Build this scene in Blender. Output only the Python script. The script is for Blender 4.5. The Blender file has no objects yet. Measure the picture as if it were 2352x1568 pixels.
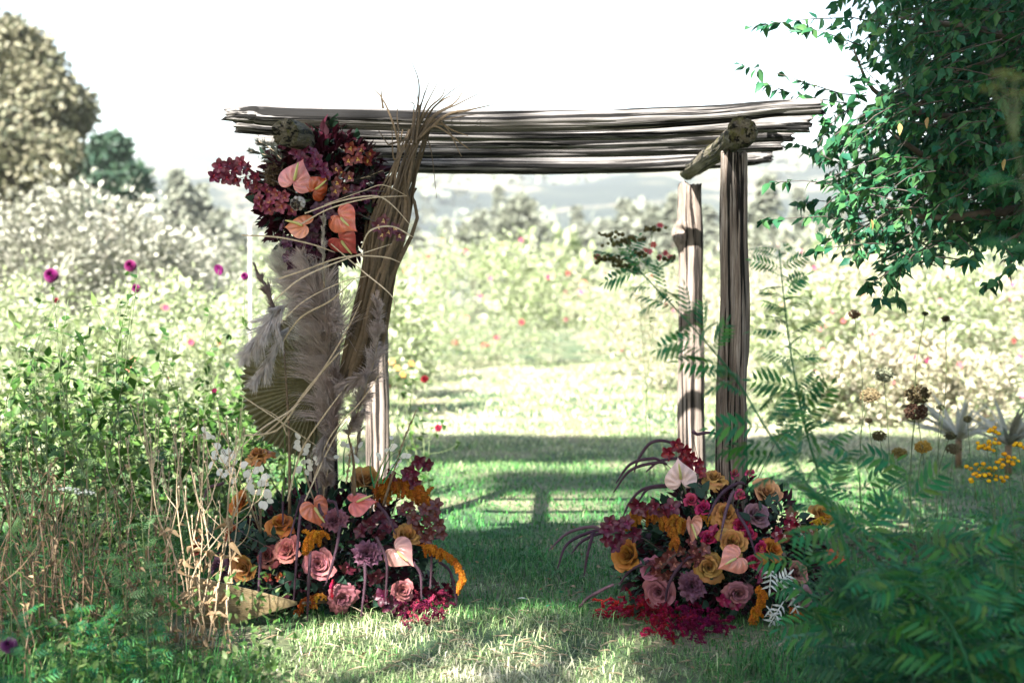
import bpy, math, random
import numpy as np
from mathutils import Vector, Matrix, noise as mnoise

random.seed(11)
rng = np.random.default_rng(11)
SC = bpy.context.scene
COL = SC.collection
PI = math.pi

# ------------------------------------------------------------------ camera, light, exposure
FPX, CX, CY, CAMZ = 3266.67, 1176.0, 784.0, 1.51       # 50 mm lens, eye height 1.51 m
PITCH = math.atan(104 / FPX)
cam_d = bpy.data.cameras.new('camera')
cam = bpy.data.objects.new('camera', cam_d)
COL.objects.link(cam)
cam.location = (0, 0, CAMZ)
cam.rotation_euler = (PI / 2 - PITCH, 0, 0)
cam_d.sensor_width = 36.0
cam_d.lens = 50.0
cam_d.clip_start = 0.05
cam_d.clip_end = 6000
cam_d.dof.use_dof = True
cam_d.dof.focus_distance = 6.7
cam_d.dof.aperture_fstop = 1.8
SC.camera = cam

SUNV = Vector((-0.51, -1.10, 1.0)).normalized()         # towards the sun: behind the camera, to its left
world = bpy.data.worlds.new('World')
SC.world = world
world.use_nodes = True
wn = world.node_tree.nodes
bg = wn['Background']
sky = wn.new('ShaderNodeTexSky')
sky.sky_type = 'NISHITA'
sky.sun_disc = False
sky.sun_elevation = math.asin(SUNV.z)
sky.sun_rotation = math.atan2(SUNV.x, SUNV.y) % (2 * PI)
sky.air_density = 1.3
sky.dust_density = 1.5
sky.ozone_density = 1.0
world.node_tree.links.new(sky.outputs[0], bg.inputs[0])
bg.inputs[1].default_value = 0.05
sun_d = bpy.data.lights.new('sun', 'SUN')
sun_d.energy = 5.0
sun_d.angle = math.radians(0.53)
sun_d.color = (1.0, 0.965, 0.91)
sun = bpy.data.objects.new('sun', sun_d)
COL.objects.link(sun)
sun.rotation_euler = SUNV.to_track_quat('Z', 'Y').to_euler()
vs = SC.view_settings
vs.view_transform = 'Standard'
vs.look = 'None'
vs.gamma = 1.0
vs.use_curve_mapping = False
vs.exposure = 2.75
SC.cycles.use_denoising = True
SC.cycles.max_bounces = 7
SC.cycles.transparent_max_bounces = 4
SC.cycles.volume_bounces = 0


def P(x, y, d):
    """point of the place seen at photo position x, y and standing d metres away"""
    ax, ay = (x - CX) / FPX, (CY - y) / FPX
    dy = math.cos(PITCH) + ay * math.sin(PITCH)
    dz = -math.sin(PITCH) + ay * math.cos(PITCH)
    t = d / dy
    return np.array([ax * t, d, CAMZ + dz * t])


def G(x, y):
    ax, ay = (x - CX) / FPX, (CY - y) / FPX
    dy = math.cos(PITCH) + ay * math.sin(PITCH)
    dz = -math.sin(PITCH) + ay * math.cos(PITCH)
    t = -CAMZ / dz
    return np.array([ax * t, dy * t, 0.0])


def gx_at(x, d):
    return (x - CX) / FPX * d


# ------------------------------------------------------------------ object helpers
def nrm(v):
    v = np.asarray(v, float)
    return v / np.maximum(np.linalg.norm(v, axis=-1, keepdims=True), 1e-9)


def mesh_np(name, V, Fs, mat=None, smooth=True, wc=None, col=None):
    V = np.asarray(V, np.float32)
    if not isinstance(Fs, (list, tuple)):
        Fs = [Fs]
    Fs = [np.asarray(f, np.int32) for f in Fs if len(f)]
    me = bpy.data.meshes.new(name)
    me.vertices.add(len(V))
    me.vertices.foreach_set('co', V.ravel())
    nl = sum(f.size for f in Fs)
    npoly = sum(len(f) for f in Fs)
    me.loops.add(nl)
    me.loops.foreach_set('vertex_index', np.concatenate([f.ravel() for f in Fs]))
    me.polygons.add(npoly)
    sizes = np.concatenate([np.full(len(f), f.shape[1], np.int32) for f in Fs])
    starts = np.concatenate([[0], np.cumsum(sizes)[:-1]]).astype(np.int32)
    me.polygons.foreach_set('loop_start', starts)
    me.polygons.foreach_set('loop_total', sizes)
    me.polygons.foreach_set('use_smooth', np.full(npoly, smooth, bool))
    if wc is not None:
        a = me.attributes.new('wc', 'FLOAT_VECTOR', 'POINT')
        a.data.foreach_set('vector', np.asarray(wc, np.float32).ravel())
    if col is not None:
        a = me.attributes.new('tint', 'FLOAT', 'POINT')
        a.data.foreach_set('value', np.asarray(col, np.float32).ravel())
    me.update(calc_edges=True)
    me.validate()
    if mat:
        me.materials.append(mat)
    return me


def link(name, data, parent=None, mw=None, color=None):
    o = bpy.data.objects.new(name, data)
    COL.objects.link(o)
    if parent is not None:
        o.parent = parent
        base = world_loc(parent)
        m = Matrix.Translation(-base)
        o.matrix_local = m @ mw if mw is not None else m
    elif mw is not None:
        o.matrix_local = mw
    if color is not None:
        o.color = (*color, 1)
    return o


def world_loc(o):
    """every parent here is only ever moved, never turned; parts with a turn carry no children of their own by this route"""
    return Vector(o['base']) if 'base' in o else Vector((0, 0, 0))


def thing(name, label, cat, base, group=None):
    o = bpy.data.objects.new(name, None)
    o.empty_display_size = 0.1
    COL.objects.link(o)
    o.location = tuple(base)
    o['base'] = [float(c) for c in base]
    o['label'] = label
    o['category'] = cat
    if group:
        o['group'] = group
    return o


def part(name, V, Fs, mat, parent, color=None, smooth=True, label=None, stuff=False, wc=None, col=None):
    """a part given in world coordinates"""
    me = mesh_np(name, np.asarray(V, float) - np.asarray(world_loc(parent)), Fs, mat, smooth, wc, col)
    o = bpy.data.objects.new(name, me)
    COL.objects.link(o)
    o.parent = parent
    if color is not None:
        o.color = (*color, 1)
    if label:
        o['label'] = label
    if stuff:
        o['kind'] = 'stuff'
    o['base'] = list(world_loc(parent))
    return o


def solo(name, V, Fs, mat, label=None, cat=None, group=None, kind=None, smooth=True, col=None, color=None, base=None):
    V = np.asarray(V, float)
    b = np.zeros(3) if base is None else np.asarray(base, float)
    o = link(name, mesh_np(name, V - b, Fs, mat, smooth, None, col))
    o.location = tuple(b)
    o['base'] = [float(c) for c in b]
    if label:
        o['label'] = label
    if cat:
        o['category'] = cat
    if group:
        o['group'] = group
    if kind:
        o['kind'] = kind
    if color is not None:
        o.color = (*color, 1)
    return o


def mat4(R, pos, s=1.0):
    m = Matrix([[float(R[i][j]) * s for j in range(3)] + [float(pos[i])] for i in range(3)] + [[0, 0, 0, 1]])
    return m


def cat_geo(items):
    """join (V, [F...]) pieces into one"""
    Vs, quads, tris, n = [], [], [], 0
    for V, Fs in items:
        if not isinstance(Fs, (list, tuple)):
            Fs = [Fs]
        for f in Fs:
            f = np.asarray(f)
            if len(f) == 0:
                continue
            (quads if f.shape[1] == 4 else tris).append(f + n)
        Vs.append(np.asarray(V, float))
        n += len(V)
    out = []
    if quads:
        out.append(np.concatenate(quads))
    if tris:
        out.append(np.concatenate(tris))
    return np.concatenate(Vs), out


# ------------------------------------------------------------------ shapes
def smooth_path(pts, n):
    """Catmull-Rom through pts, n samples"""
    p = np.asarray(pts, float)
    if len(p) == 2:
        t = np.linspace(0, 1, n)[:, None]
        return p[0] * (1 - t) + p[1] * t
    q = np.vstack([2 * p[0] - p[1], p, 2 * p[-1] - p[-2]])
    ts = np.linspace(0, len(p) - 1 - 1e-6, n)
    i = ts.astype(int)
    f = (ts - i)[:, None]
    a, b, c, d = q[i], q[i + 1], q[i + 2], q[i + 3]
    return 0.5 * ((2 * b) + (-a + c) * f + (2 * a - 5 * b + 4 * c - d) * f ** 2 + (-a + 3 * b - 3 * c + d) * f ** 3)


def tangents(p):
    t = np.gradient(p, axis=0)
    return nrm(t)


def path_frames(p, hint=(0.13, 0.31, 0.94)):
    t = tangents(p)
    h = np.asarray(hint, float)
    s = np.cross(t, h)
    bad = np.linalg.norm(s, axis=1) < 0.15
    s[bad] = np.cross(t[bad], (1.0, 0.2, 0.1))
    s = nrm(s)
    u = np.cross(s, t)
    return t, s, u


def tube(p, r, k=6, cap=True):
    p = np.asarray(p, float)
    n = len(p)
    r = np.broadcast_to(np.asarray(r, float), (n,))
    t, s, u = path_frames(p)
    a = np.linspace(0, 2 * PI, k, endpoint=False)
    V = p[:, None, :] + r[:, None, None] * (np.cos(a)[None, :, None] * s[:, None, :] + np.sin(a)[None, :, None] * u[:, None, :])
    V = V.reshape(-1, 3)
    i = np.arange(n - 1)[:, None] * k
    j = np.arange(k)[None, :]
    j2 = (j + 1) % k
    Q = np.stack([i + j, i + j2, i + k + j2, i + k + j], -1).reshape(-1, 4)
    Fs = [Q]
    if cap:
        V = np.vstack([V, p[0], p[-1]])
        c0, c1 = n * k, n * k + 1
        jj = np.arange(k)
        T = np.vstack([np.stack([np.full(k, c0), (jj + 1) % k, jj], -1),
                       np.stack([np.full(k, c1), (n - 1) * k + jj, (n - 1) * k + (jj + 1) % k], -1)])
        Fs.append(T)
    return V, Fs


def ribbon(p, w, face=(0, -1, 0.2), fold=0.25):
    """thin folded blade along a path: three vertices across"""
    p = np.asarray(p, float)
    n = len(p)
    w = np.broadcast_to(np.asarray(w, float), (n,))
    t = tangents(p)
    f = np.asarray(face, float)
    s = nrm(np.cross(t, f) + 1e-6)
    u = np.cross(s, t)
    V = np.stack([p - s * w[:, None] / 2, p + u * (w * fold)[:, None], p + s * w[:, None] / 2], 1).reshape(-1, 3)
    i = np.arange(n - 1)[:, None] * 3
    j = np.arange(2)[None, :]
    Q = np.stack([i + j, i + j + 1, i + 4 + j, i + 3 + j], -1).reshape(-1, 4)
    return V, [Q]


def leaf_t(w=0.5, cup=0.08, droop=0.12, pos=0.38, seg=2):
    """leaf along +Y, one unit long"""
    ys = [0.0, pos * 0.45, pos, 0.5 + pos * 0.5, 1.0] if seg > 1 else [0, pos, 1]
    ws = [0.03, 0.72, 1.0, 0.62, 0.0] if seg > 1 else [0.0, 1.0, 0.0]
    V = []
    for y, q in zip(ys, ws):
        z = -droop * y * y
        V += [(-q * w / 2, y, z + cup * q), (0, y, z), (q * w / 2, y, z + cup * q)]
    n = len(ys)
    i = np.arange(n - 1)[:, None] * 3
    j = np.arange(2)[None, :]
    Q = np.stack([i + j, i + j + 1, i + 4 + j, i + 3 + j], -1).reshape(-1, 4)
    return np.array(V), [Q]


LEAF = leaf_t()
LEAF_W = leaf_t(w=0.62, cup=0.1, droop=0.2)
LEAF_N = leaf_t(w=0.26, cup=0.05, droop=0.22)
CARD = (np.array([(0, 0, 0), (0.32, 0.45, 0.05), (0, 1, -0.08), (-0.32, 0.45, 0.05)], float), [np.array([[0, 1, 2, 3]])])
OCT = (np.array([(1, 0, 0), (-1, 0, 0), (0, 1, 0), (0, -1, 0), (0, 0, 1), (0, 0, -1)], float),
       [np.array([[0, 2, 4], [2, 1, 4], [1, 3, 4], [3, 0, 4], [2, 0, 5], [1, 2, 5], [3, 1, 5], [0, 3, 5]])])


TET = (np.array([(1, 1, 1), (1, -1, -1), (-1, 1, -1), (-1, -1, 1)], float) * 0.8, [np.array([[0, 1, 2], [0, 3, 1], [0, 2, 3], [1, 3, 2]])])
LEAF_C = leaf_t(w=0.54, droop=0.16, pos=0.4, seg=1)


def rot_frames(d, roll=None, up=None):
    """matrices whose Y axis is d (n,3); roll in radians about it"""
    d = nrm(d)
    n = len(d)
    h = np.tile((0.0, 0.0, 1.0), (n, 1)) if up is None else np.broadcast_to(np.asarray(up, float), (n, 3)).copy()
    s = np.cross(d, h)
    bad = np.linalg.norm(s, axis=1) < 0.05
    s[bad] = np.cross(d[bad], (1.0, 0.0, 0.0))
    s = nrm(s)
    u = np.cross(s, d)
    if roll is not None:
        c, q = np.cos(roll)[:, None], np.sin(roll)[:, None]
        s, u = s * c + u * q, u * c - s * q
    return np.stack([s, d, u], -1)


def scatter(T, pos, R, sc):
    TV, TF = T
    sc = np.broadcast_to(np.asarray(sc, float), (len(pos),))
    V = pos[:, None, :] + np.einsum('nij,kj->nki', R, TV) * sc[:, None, None]
    k = len(TV)
    off = (np.arange(len(pos)) * k)[:, None, None]
    return V.reshape(-1, 3), [(f[None] + off).reshape(-1, f.shape[1]) for f in TF]


def sph(n):
    return nrm(rng.normal(size=(n, 3)))


def ball(n, c, r, shell=0.0):
    """n points in an ellipsoid"""
    q = sph(n) * ((shell ** 3 + (1 - shell ** 3) * rng.random(n)) ** (1 / 3))[:, None]
    return np.asarray(c) + q * np.asarray(r)


_lat = np.random.default_rng(5).random((256, 256))


def vn(x, y, s=0):
    x, y = np.asarray(x, float) + s * 17.3, np.asarray(y, float) + s * 9.7
    i, j = np.floor(x).astype(int), np.floor(y).astype(int)
    f, g = x - i, y - j
    f, g = f * f * (3 - 2 * f), g * g * (3 - 2 * g)
    i0, i1, j0, j1 = i % 256, (i + 1) % 256, j % 256, (j + 1) % 256
    return (_lat[i0, j0] * (1 - f) + _lat[i1, j0] * f) * (1 - g) + (_lat[i0, j1] * (1 - f) + _lat[i1, j1] * f) * g


def fbm(x, y, s=0, o=4):
    v, a = 0, 0.5
    for k in range(o):
        v = v + a * vn(x * 2 ** k, y * 2 ** k, s + k)
        a *= 0.5
    return v / (1 - 0.5 ** o)


# ------------------------------------------------------------------ materials
def new_mat(name):
    m = bpy.data.materials.new(name)
    m.use_nodes = True
    nt = m.node_tree
    b = nt.nodes['Principled BSDF']
    return m, nt, b, nt.nodes['Material Output']


def N(nt, t, **kw):
    n = nt.nodes.new(t)
    for k, v in kw.items():
        setattr(n, k, v)
    return n


def ramp(nt, stops):
    r = N(nt, 'ShaderNodeValToRGB')
    e = r.color_ramp.elements
    while len(e) < len(stops):
        e.new(0.5)
    for q, (p, c) in zip(e, stops):
        q.position = p
        q.color = (*c, 1)
    return r


def island_random(nt):
    g = N(nt, 'ShaderNodeNewGeometry')
    o = N(nt, 'ShaderNodeObjectInfo')
    a = N(nt, 'ShaderNodeMath', operation='ADD')
    f = N(nt, 'ShaderNodeMath', operation='FRACT')
    nt.links.new(g.outputs['Random Per Island'], a.inputs[0])
    nt.links.new(o.outputs['Random'], a.inputs[1])
    nt.links.new(a.outputs[0], f.inputs[0])
    return f.outputs[0]


def leaf_mat(name, cols, trans=0.28, rough=0.5, spec=0.35, tcol=None):
    """each leaf takes one of a few leaf colours; part of the light passes through it"""
    m, nt, b, out = new_mat(name)
    r = ramp(nt, [(i / max(1, len(cols) - 1), c) for i, c in enumerate(cols)])
    nt.links.new(island_random(nt), r.inputs[0])
    tc = N(nt, 'ShaderNodeTexCoord')
    nz = N(nt, 'ShaderNodeTexNoise')
    nz.inputs['Scale'].default_value = 60
    nz.inputs['Detail'].default_value = 3
    nt.links.new(tc.outputs['Object'], nz.inputs['Vector'])
    hv = N(nt, 'ShaderNodeHueSaturation')
    mr = N(nt, 'ShaderNodeMapRange')
    mr.inputs[1].default_value, mr.inputs[2].default_value = 0.3, 0.7
    mr.inputs[3].default_value, mr.inputs[4].default_value = 0.75, 1.2
    nt.links.new(nz.outputs['Fac'], mr.inputs[0])
    nt.links.new(mr.outputs[0], hv.inputs['Value'])
    nt.links.new(r.outputs[0], hv.inputs['Color'])
    nt.links.new(hv.outputs[0], b.inputs['Base Color'])
    b.inputs['Roughness'].default_value = rough
    b.inputs['Specular IOR Level'].default_value = spec
    if trans > 0:
        t = N(nt, 'ShaderNodeBsdfTranslucent')
        nt.links.new(hv.outputs[0], t.inputs['Color'])
        mx = N(nt, 'ShaderNodeMixShader')
        mx.inputs[0].default_value = trans
        nt.links.new(b.outputs[0], mx.inputs[1])
        nt.links.new(t.outputs[0], mx.inputs[2])
        nt.links.new(mx.outputs[0], out.inputs['Surface'])
    return m


def petal_mat(name, trans=0.22, rough=0.5, vein=35.0, spec=0.3, amount=0.35, sheen=0.0, edge=None):
    """petal coloured by the object's own colour, with soft mottling and fine veins"""
    m, nt, b, out = new_mat(name)
    oi = N(nt, 'ShaderNodeObjectInfo')
    tc = N(nt, 'ShaderNodeTexCoord')
    nz = N(nt, 'ShaderNodeTexNoise')
    nz.inputs['Scale'].default_value = vein
    nz.inputs['Detail'].default_value = 4
    nt.links.new(tc.outputs['Object'], nz.inputs['Vector'])
    mr = N(nt, 'ShaderNodeMapRange')
    mr.inputs[1].default_value, mr.inputs[2].default_value = 0.25, 0.75
    mr.inputs[3].default_value, mr.inputs[4].default_value = 1 - amount, 1 + amount
    nt.links.new(nz.outputs['Fac'], mr.inputs[0])
    hv = N(nt, 'ShaderNodeHueSaturation')
    nt.links.new(oi.outputs['Color'], hv.inputs['Color'])
    val = mr.outputs[0]
    if edge:                                                  # petals pale towards the rim, deeper at the base; veins on spathes
        at = N(nt, 'ShaderNodeAttribute')
        at.attribute_name = 'tint'
        er = N(nt, 'ShaderNodeMapRange')
        er.inputs[3].default_value, er.inputs[4].default_value = edge
        nt.links.new(at.outputs['Fac'], er.inputs[0])
        ml = N(nt, 'ShaderNodeMath', operation='MULTIPLY')
        nt.links.new(val, ml.inputs[0])
        nt.links.new(er.outputs[0], ml.inputs[1])
        val = ml.outputs[0]
    nt.links.new(val, hv.inputs['Value'])
    rm = N(nt, 'ShaderNodeMapRange')
    rm.inputs[3].default_value, rm.inputs[4].default_value = 0.485, 0.515
    nt.links.new(oi.outputs['Random'], rm.inputs[0])
    nt.links.new(rm.outputs[0], hv.inputs['Hue'])
    nt.links.new(hv.outputs[0], b.inputs['Base Color'])
    bp = N(nt, 'ShaderNodeBump')
    bp.inputs['Strength'].default_value = 0.25
    bp.inputs['Distance'].default_value = 0.003
    nt.links.new(nz.outputs['Fac'], bp.inputs['Height'])
    nt.links.new(bp.outputs[0], b.inputs['Normal'])
    b.inputs['Roughness'].default_value = rough
    b.inputs['Specular IOR Level'].default_value = spec
    b.inputs['Sheen Weight'].default_value = sheen
    t = N(nt, 'ShaderNodeBsdfTranslucent')
    nt.links.new(hv.outputs[0], t.inputs['Color'])
    mx = N(nt, 'ShaderNodeMixShader')
    mx.inputs[0].default_value = trans
    nt.links.new(b.outputs[0], mx.inputs[1])
    nt.links.new(t.outputs[0], mx.inputs[2])
    nt.links.new(mx.outputs[0], out.inputs['Surface'])
    return m


def stem_mat(name, c1, c2, rough=0.65, scale=40):
    m, nt, b, out = new_mat(name)
    tc = N(nt, 'ShaderNodeTexCoord')
    nz = N(nt, 'ShaderNodeTexNoise')
    nz.inputs['Scale'].default_value = scale
    nz.inputs['Detail'].default_value = 5
    nt.links.new(tc.outputs['Object'], nz.inputs['Vector'])
    r = ramp(nt, [(0.3, c1), (0.7, c2)])
    nt.links.new(nz.outputs['Fac'], r.inputs[0])
    nt.links.new(r.outputs[0], b.inputs['Base Color'])
    b.inputs['Roughness'].default_value = rough
    bp = N(nt, 'ShaderNodeBump')
    bp.inputs['Strength'].default_value = 0.4
    bp.inputs['Distance'].default_value = 0.004
    nt.links.new(nz.outputs['Fac'], bp.inputs['Height'])
    nt.links.new(bp.outputs[0], b.inputs['Normal'])
    return m


def tint_mat(name, stops, trans=0.25, rough=0.55, jitter=0.35):
    """blades coloured by a per-blade 'tint' value (fresh to dry; on the far lawn also sunlight)"""
    m, nt, b, out = new_mat(name)
    at = N(nt, 'ShaderNodeAttribute')
    at.attribute_name = 'tint'
    r = ramp(nt, stops)
    nt.links.new(at.outputs['Fac'], r.inputs[0])
    hv = N(nt, 'ShaderNodeHueSaturation')
    mr = N(nt, 'ShaderNodeMapRange')
    mr.inputs[3].default_value, mr.inputs[4].default_value = 1 - jitter, 1 + jitter
    g = N(nt, 'ShaderNodeNewGeometry')
    nt.links.new(g.outputs['Random Per Island'], mr.inputs[0])
    nt.links.new(mr.outputs[0], hv.inputs['Value'])
    nt.links.new(r.outputs[0], hv.inputs['Color'])
    nt.links.new(hv.outputs[0], b.inputs['Base Color'])
    b.inputs['Roughness'].default_value = rough
    b.inputs['Specular IOR Level'].default_value = 0.3
    t = N(nt, 'ShaderNodeBsdfTranslucent')
    nt.links.new(hv.outputs[0], t.inputs['Color'])
    mx = N(nt, 'ShaderNodeMixShader')
    mx.inputs[0].default_value = trans
    nt.links.new(b.outputs[0], mx.inputs[1])
    nt.links.new(t.outputs[0], mx.inputs[2])
    nt.links.new(mx.outputs[0], out.inputs['Surface'])
    return m


def wood_mat(name, dark, mid, light, crack=0.5, moss=None):
    m, nt, b, out = new_mat(name)
    at = N(nt, 'ShaderNodeAttribute')
    at.attribute_name = 'wc'
    oi = N(nt, 'ShaderNodeObjectInfo')
    add = N(nt, 'ShaderNodeVectorMath', operation='ADD')
    sc = N(nt, 'ShaderNodeVectorMath', operation='SCALE')
    cmb = N(nt, 'ShaderNodeCombineXYZ')
    nt.links.new(oi.outputs['Random'], cmb.inputs[2])
    nt.links.new(cmb.outputs[0], sc.inputs[0])
    sc.inputs['Scale'].default_value = 30
    nt.links.new(at.outputs['Vector'], add.inputs[0])
    nt.links.new(sc.outputs[0], add.inputs[1])

    def nz(vec, scale, detail=6, rough=0.6):
        mp = N(nt, 'ShaderNodeMapping')
        mp.inputs['Scale'].default_value = vec
        nt.links.new(add.outputs[0], mp.inputs['Vector'])
        n = N(nt, 'ShaderNodeTexNoise')
        n.inputs['Scale'].default_value = scale
        n.inputs['Detail'].default_value = detail
        n.inputs['Roughness'].default_value = rough
        nt.links.new(mp.outputs[0], n.inputs['Vector'])
        return n.outputs['Fac']
    fib = nz((1, 1, 0.035), 110, 7, 0.65)          # fine fibres along the log
    blot = nz((1, 1, 0.25), 9, 5, 0.6)             # broad weathering
    crk = nz((1, 1, 0.03), 34, 4, 0.55)            # long cracks
    mixf = N(nt, 'ShaderNodeMix', data_type='FLOAT')
    mixf.inputs[0].default_value = 0.45
    nt.links.new(fib, mixf.inputs[2])
    nt.links.new(blot, mixf.inputs[3])
    r = ramp(nt, [(0.34, dark), (0.5, mid), (0.66, light)])
    nt.links.new(mixf.outputs[0], r.inputs[0])
    cr = ramp(nt, [(0.39 + 0.06 * crack, (0.0, 0.0, 0.0)), (0.42 + 0.07 * crack, (1, 1, 1))])
    nt.links.new(crk, cr.inputs[0])
    mc = N(nt, 'ShaderNodeMix', data_type='RGBA')
    mc.inputs['A'].default_value = (*[c * 0.2 for c in dark], 1)
    nt.links.new(cr.outputs[0], mc.inputs['Factor'])
    nt.links.new(r.outputs[0], mc.inputs['B'])
    last = mc.outputs['Result']
    vo = N(nt, 'ShaderNodeTexVoronoi', feature='DISTANCE_TO_EDGE')       # small square checks across the grain
    vm = N(nt, 'ShaderNodeMapping')
    vm.inputs['Scale'].default_value = (34, 34, 62)
    nt.links.new(add.outputs[0], vm.inputs['Vector'])
    nt.links.new(vm.outputs[0], vo.inputs['Vector'])
    vr = ramp(nt, [(0.0, (0.25, 0.25, 0.25)), (0.07, (1, 1, 1))])
    nt.links.new(vo.outputs['Distance'], vr.inputs[0])
    pat = nz((1, 1, 0.12), 3.2, 3, 0.6)
    pr_ = ramp(nt, [(0.5, (0, 0, 0)), (0.6, (1, 1, 1))])
    nt.links.new(pat, pr_.inputs[0])
    vx = N(nt, 'ShaderNodeMix', data_type='RGBA', blend_type='MULTIPLY')
    nt.links.new(pr_.outputs[0], vx.inputs['Factor'])
    nt.links.new(last, vx.inputs['A'])
    nt.links.new(vr.outputs[0], vx.inputs['B'])
    last = vx.outputs['Result']
    if moss:
        ms = nz((1, 1, 0.6), 14, 5, 0.7)
        mr = ramp(nt, [(0.5, (0, 0, 0)), (0.62, (1, 1, 1))])
        nt.links.new(ms, mr.inputs[0])
        m2 = N(nt, 'ShaderNodeMix', data_type='RGBA')
        nt.links.new(mr.outputs[0], m2.inputs['Factor'])
        nt.links.new(last, m2.inputs['A'])
        m2.inputs['B'].default_value = (*moss, 1)
        last = m2.outputs['Result']
    nt.links.new(last, b.inputs['Base Color'])
    b.inputs['Roughness'].default_value = 0.85
    b.inputs['Specular IOR Level'].default_value = 0.2
    hh = N(nt, 'ShaderNodeMath', operation='MULTIPLY_ADD')
    nt.links.new(fib, hh.inputs[0])
    hh.inputs[1].default_value = 0.5
    nt.links.new(cr.outputs[0], hh.inputs[2])
    bp = N(nt, 'ShaderNodeBump')
    bp.inputs['Strength'].default_value = 0.9
    bp.inputs['Distance'].default_value = 0.008
    nt.links.new(hh.outputs[0], bp.inputs['Height'])
    nt.links.new(bp.outputs[0], b.inputs['Normal'])
    return m


M_WOOD = wood_mat('weathered_wood', (0.035, 0.026, 0.021), (0.14, 0.108, 0.088), (0.33, 0.285, 0.25), 0.7)
M_RAIL = wood_mat('grey_rail_wood', (0.032, 0.029, 0.027), (0.125, 0.115, 0.108), (0.31, 0.295, 0.285), 1.0)
M_WOOD_PALE = wood_mat('pale_wood', (0.055, 0.042, 0.034), (0.17, 0.137, 0.113), (0.31, 0.262, 0.228), 0.7)
M_WOOD_MOSS = wood_mat('lichen_wood', (0.03, 0.026, 0.02), (0.10, 0.085, 0.062), (0.24, 0.21, 0.165), 0.5, moss=(0.085, 0.078, 0.03))
M_BARK = stem_mat('bark', (0.05, 0.038, 0.028), (0.16, 0.13, 0.1), 0.9, 12)
M_PETAL = petal_mat('petal', 0.14, edge=(0.42, 1.22))
M_BLOOM = petal_mat('small_bloom_petal', 0.2)
M_VELVET = petal_mat('velvet_petal', 0.18, 0.38, 45, 0.5, 0.4)
M_WAX = petal_mat('waxy_spathe', 0.12, 0.22, 28, 0.7, 0.10, edge=(0.74, 1.1))
M_BEAD = petal_mat('amaranth_bead', 0.15, 0.8, 120, 0.1, 0.45)
M_PLUME = petal_mat('plume_hair', 0.4, 0.7, 25, 0.2, 0.3)
M_PAPER = petal_mat('papery_disc', 0.45, 0.35, 60, 0.5, 0.12)
M_STEM = stem_mat('green_stem', (0.05, 0.075, 0.025), (0.10, 0.13, 0.05))
M_STEM_DRY = stem_mat('dry_stem', (0.19, 0.135, 0.08), (0.40, 0.305, 0.2))
M_STEM_BROWN = stem_mat('brown_stem', (0.06, 0.038, 0.02), (0.19, 0.12, 0.065))
M_STEM_TANSY = leaf_mat('tansy_leaf', [(0.008, 0.09, 0.026), (0.018, 0.155, 0.06), (0.06, 0.19, 0.03), (0.012, 0.10, 0.05), (0.09, 0.17, 0.03)], 0.3, 0.5, 0.22)
M_SHADEFERN = leaf_mat('shaded_fern_leaf', [(0.005, 0.042, 0.015), (0.010, 0.065, 0.026), (0.03, 0.085, 0.018)], 0.2, 0.5, 0.2)  # darker leaf green, stands for the shade low at the right
M_STEM_DARK = stem_mat('dark_stem', (0.03, 0.025, 0.02), (0.07, 0.05, 0.04))
M_SPADIX = stem_mat('spadix', (0.32, 0.30, 0.08), (0.55, 0.5, 0.2), 0.5, 300)
M_TREELEAF = leaf_mat('tree_leaf', [(0.012, 0.07, 0.03), (0.03, 0.12, 0.045), (0.014, 0.085, 0.05), (0.07, 0.17, 0.05), (0.016, 0.09, 0.03)], 0.3, 0.42, 0.28)
M_YELLEAF = leaf_mat('autumn_leaf', [(0.45, 0.33, 0.12), (0.4, 0.25, 0.1)], 0.3)
M_TANSY = leaf_mat('tansy_leaf', [(0.008, 0.09, 0.026), (0.018, 0.155, 0.06), (0.06, 0.19, 0.03), (0.012, 0.10, 0.05), (0.09, 0.17, 0.03)], 0.3, 0.5, 0.22)
M_SHADEFERN = leaf_mat('shaded_fern_leaf', [(0.005, 0.042, 0.015), (0.010, 0.065, 0.026), (0.03, 0.085, 0.018)], 0.2, 0.5, 0.2)  # tansy green darkened: deep shade painted into the leaf colour
M_DARKLEAF = leaf_mat('rose_foliage', [(0.010, 0.026, 0.014), (0.016, 0.042, 0.026), (0.024, 0.055, 0.034)], 0.12, 0.5, 0.22)
M_WINELEAF = leaf_mat('wine_foliage', [(0.02, 0.003, 0.007), (0.038, 0.004, 0.011), (0.018, 0.004, 0.007)], 0.12, 0.55, 0.2)
M_MEADOW = leaf_mat('meadow_leaf', [(0.014, 0.05, 0.008), (0.04, 0.105, 0.015), (0.08, 0.155, 0.03), (0.19, 0.25, 0.09)], 0.34)
M_BED = leaf_mat('bed_leaf', [(0.16, 0.21, 0.085), (0.26, 0.31, 0.15), (0.36, 0.40, 0.24), (0.46, 0.47, 0.35)], 0.3)
M_DOME = leaf_mat('cosmos_leaf', [(0.12, 0.17, 0.06), (0.22, 0.27, 0.12), (0.33, 0.37, 0.21), (0.44, 0.45, 0.32)], 0.3)
M_BEDDRY = leaf_mat('faded_bed_leaf', [(0.34, 0.31, 0.21), (0.46, 0.41, 0.31), (0.30, 0.34, 0.18), (0.52, 0.45, 0.37)], 0.3)
M_SILVER = leaf_mat('silver_leaf', [(0.17, 0.18, 0.135), (0.28, 0.28, 0.22), (0.42, 0.41, 0.34)], 0.22, 0.6)
M_OAK = leaf_mat('oak_leaf', [(0.045, 0.055, 0.03), (0.13, 0.13, 0.075), (0.27, 0.25, 0.17)], 0.2)
M_FARGREEN = leaf_mat('far_tree_leaf', [(0.02, 0.05, 0.03), (0.04, 0.075, 0.04)], 0.15)
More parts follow.
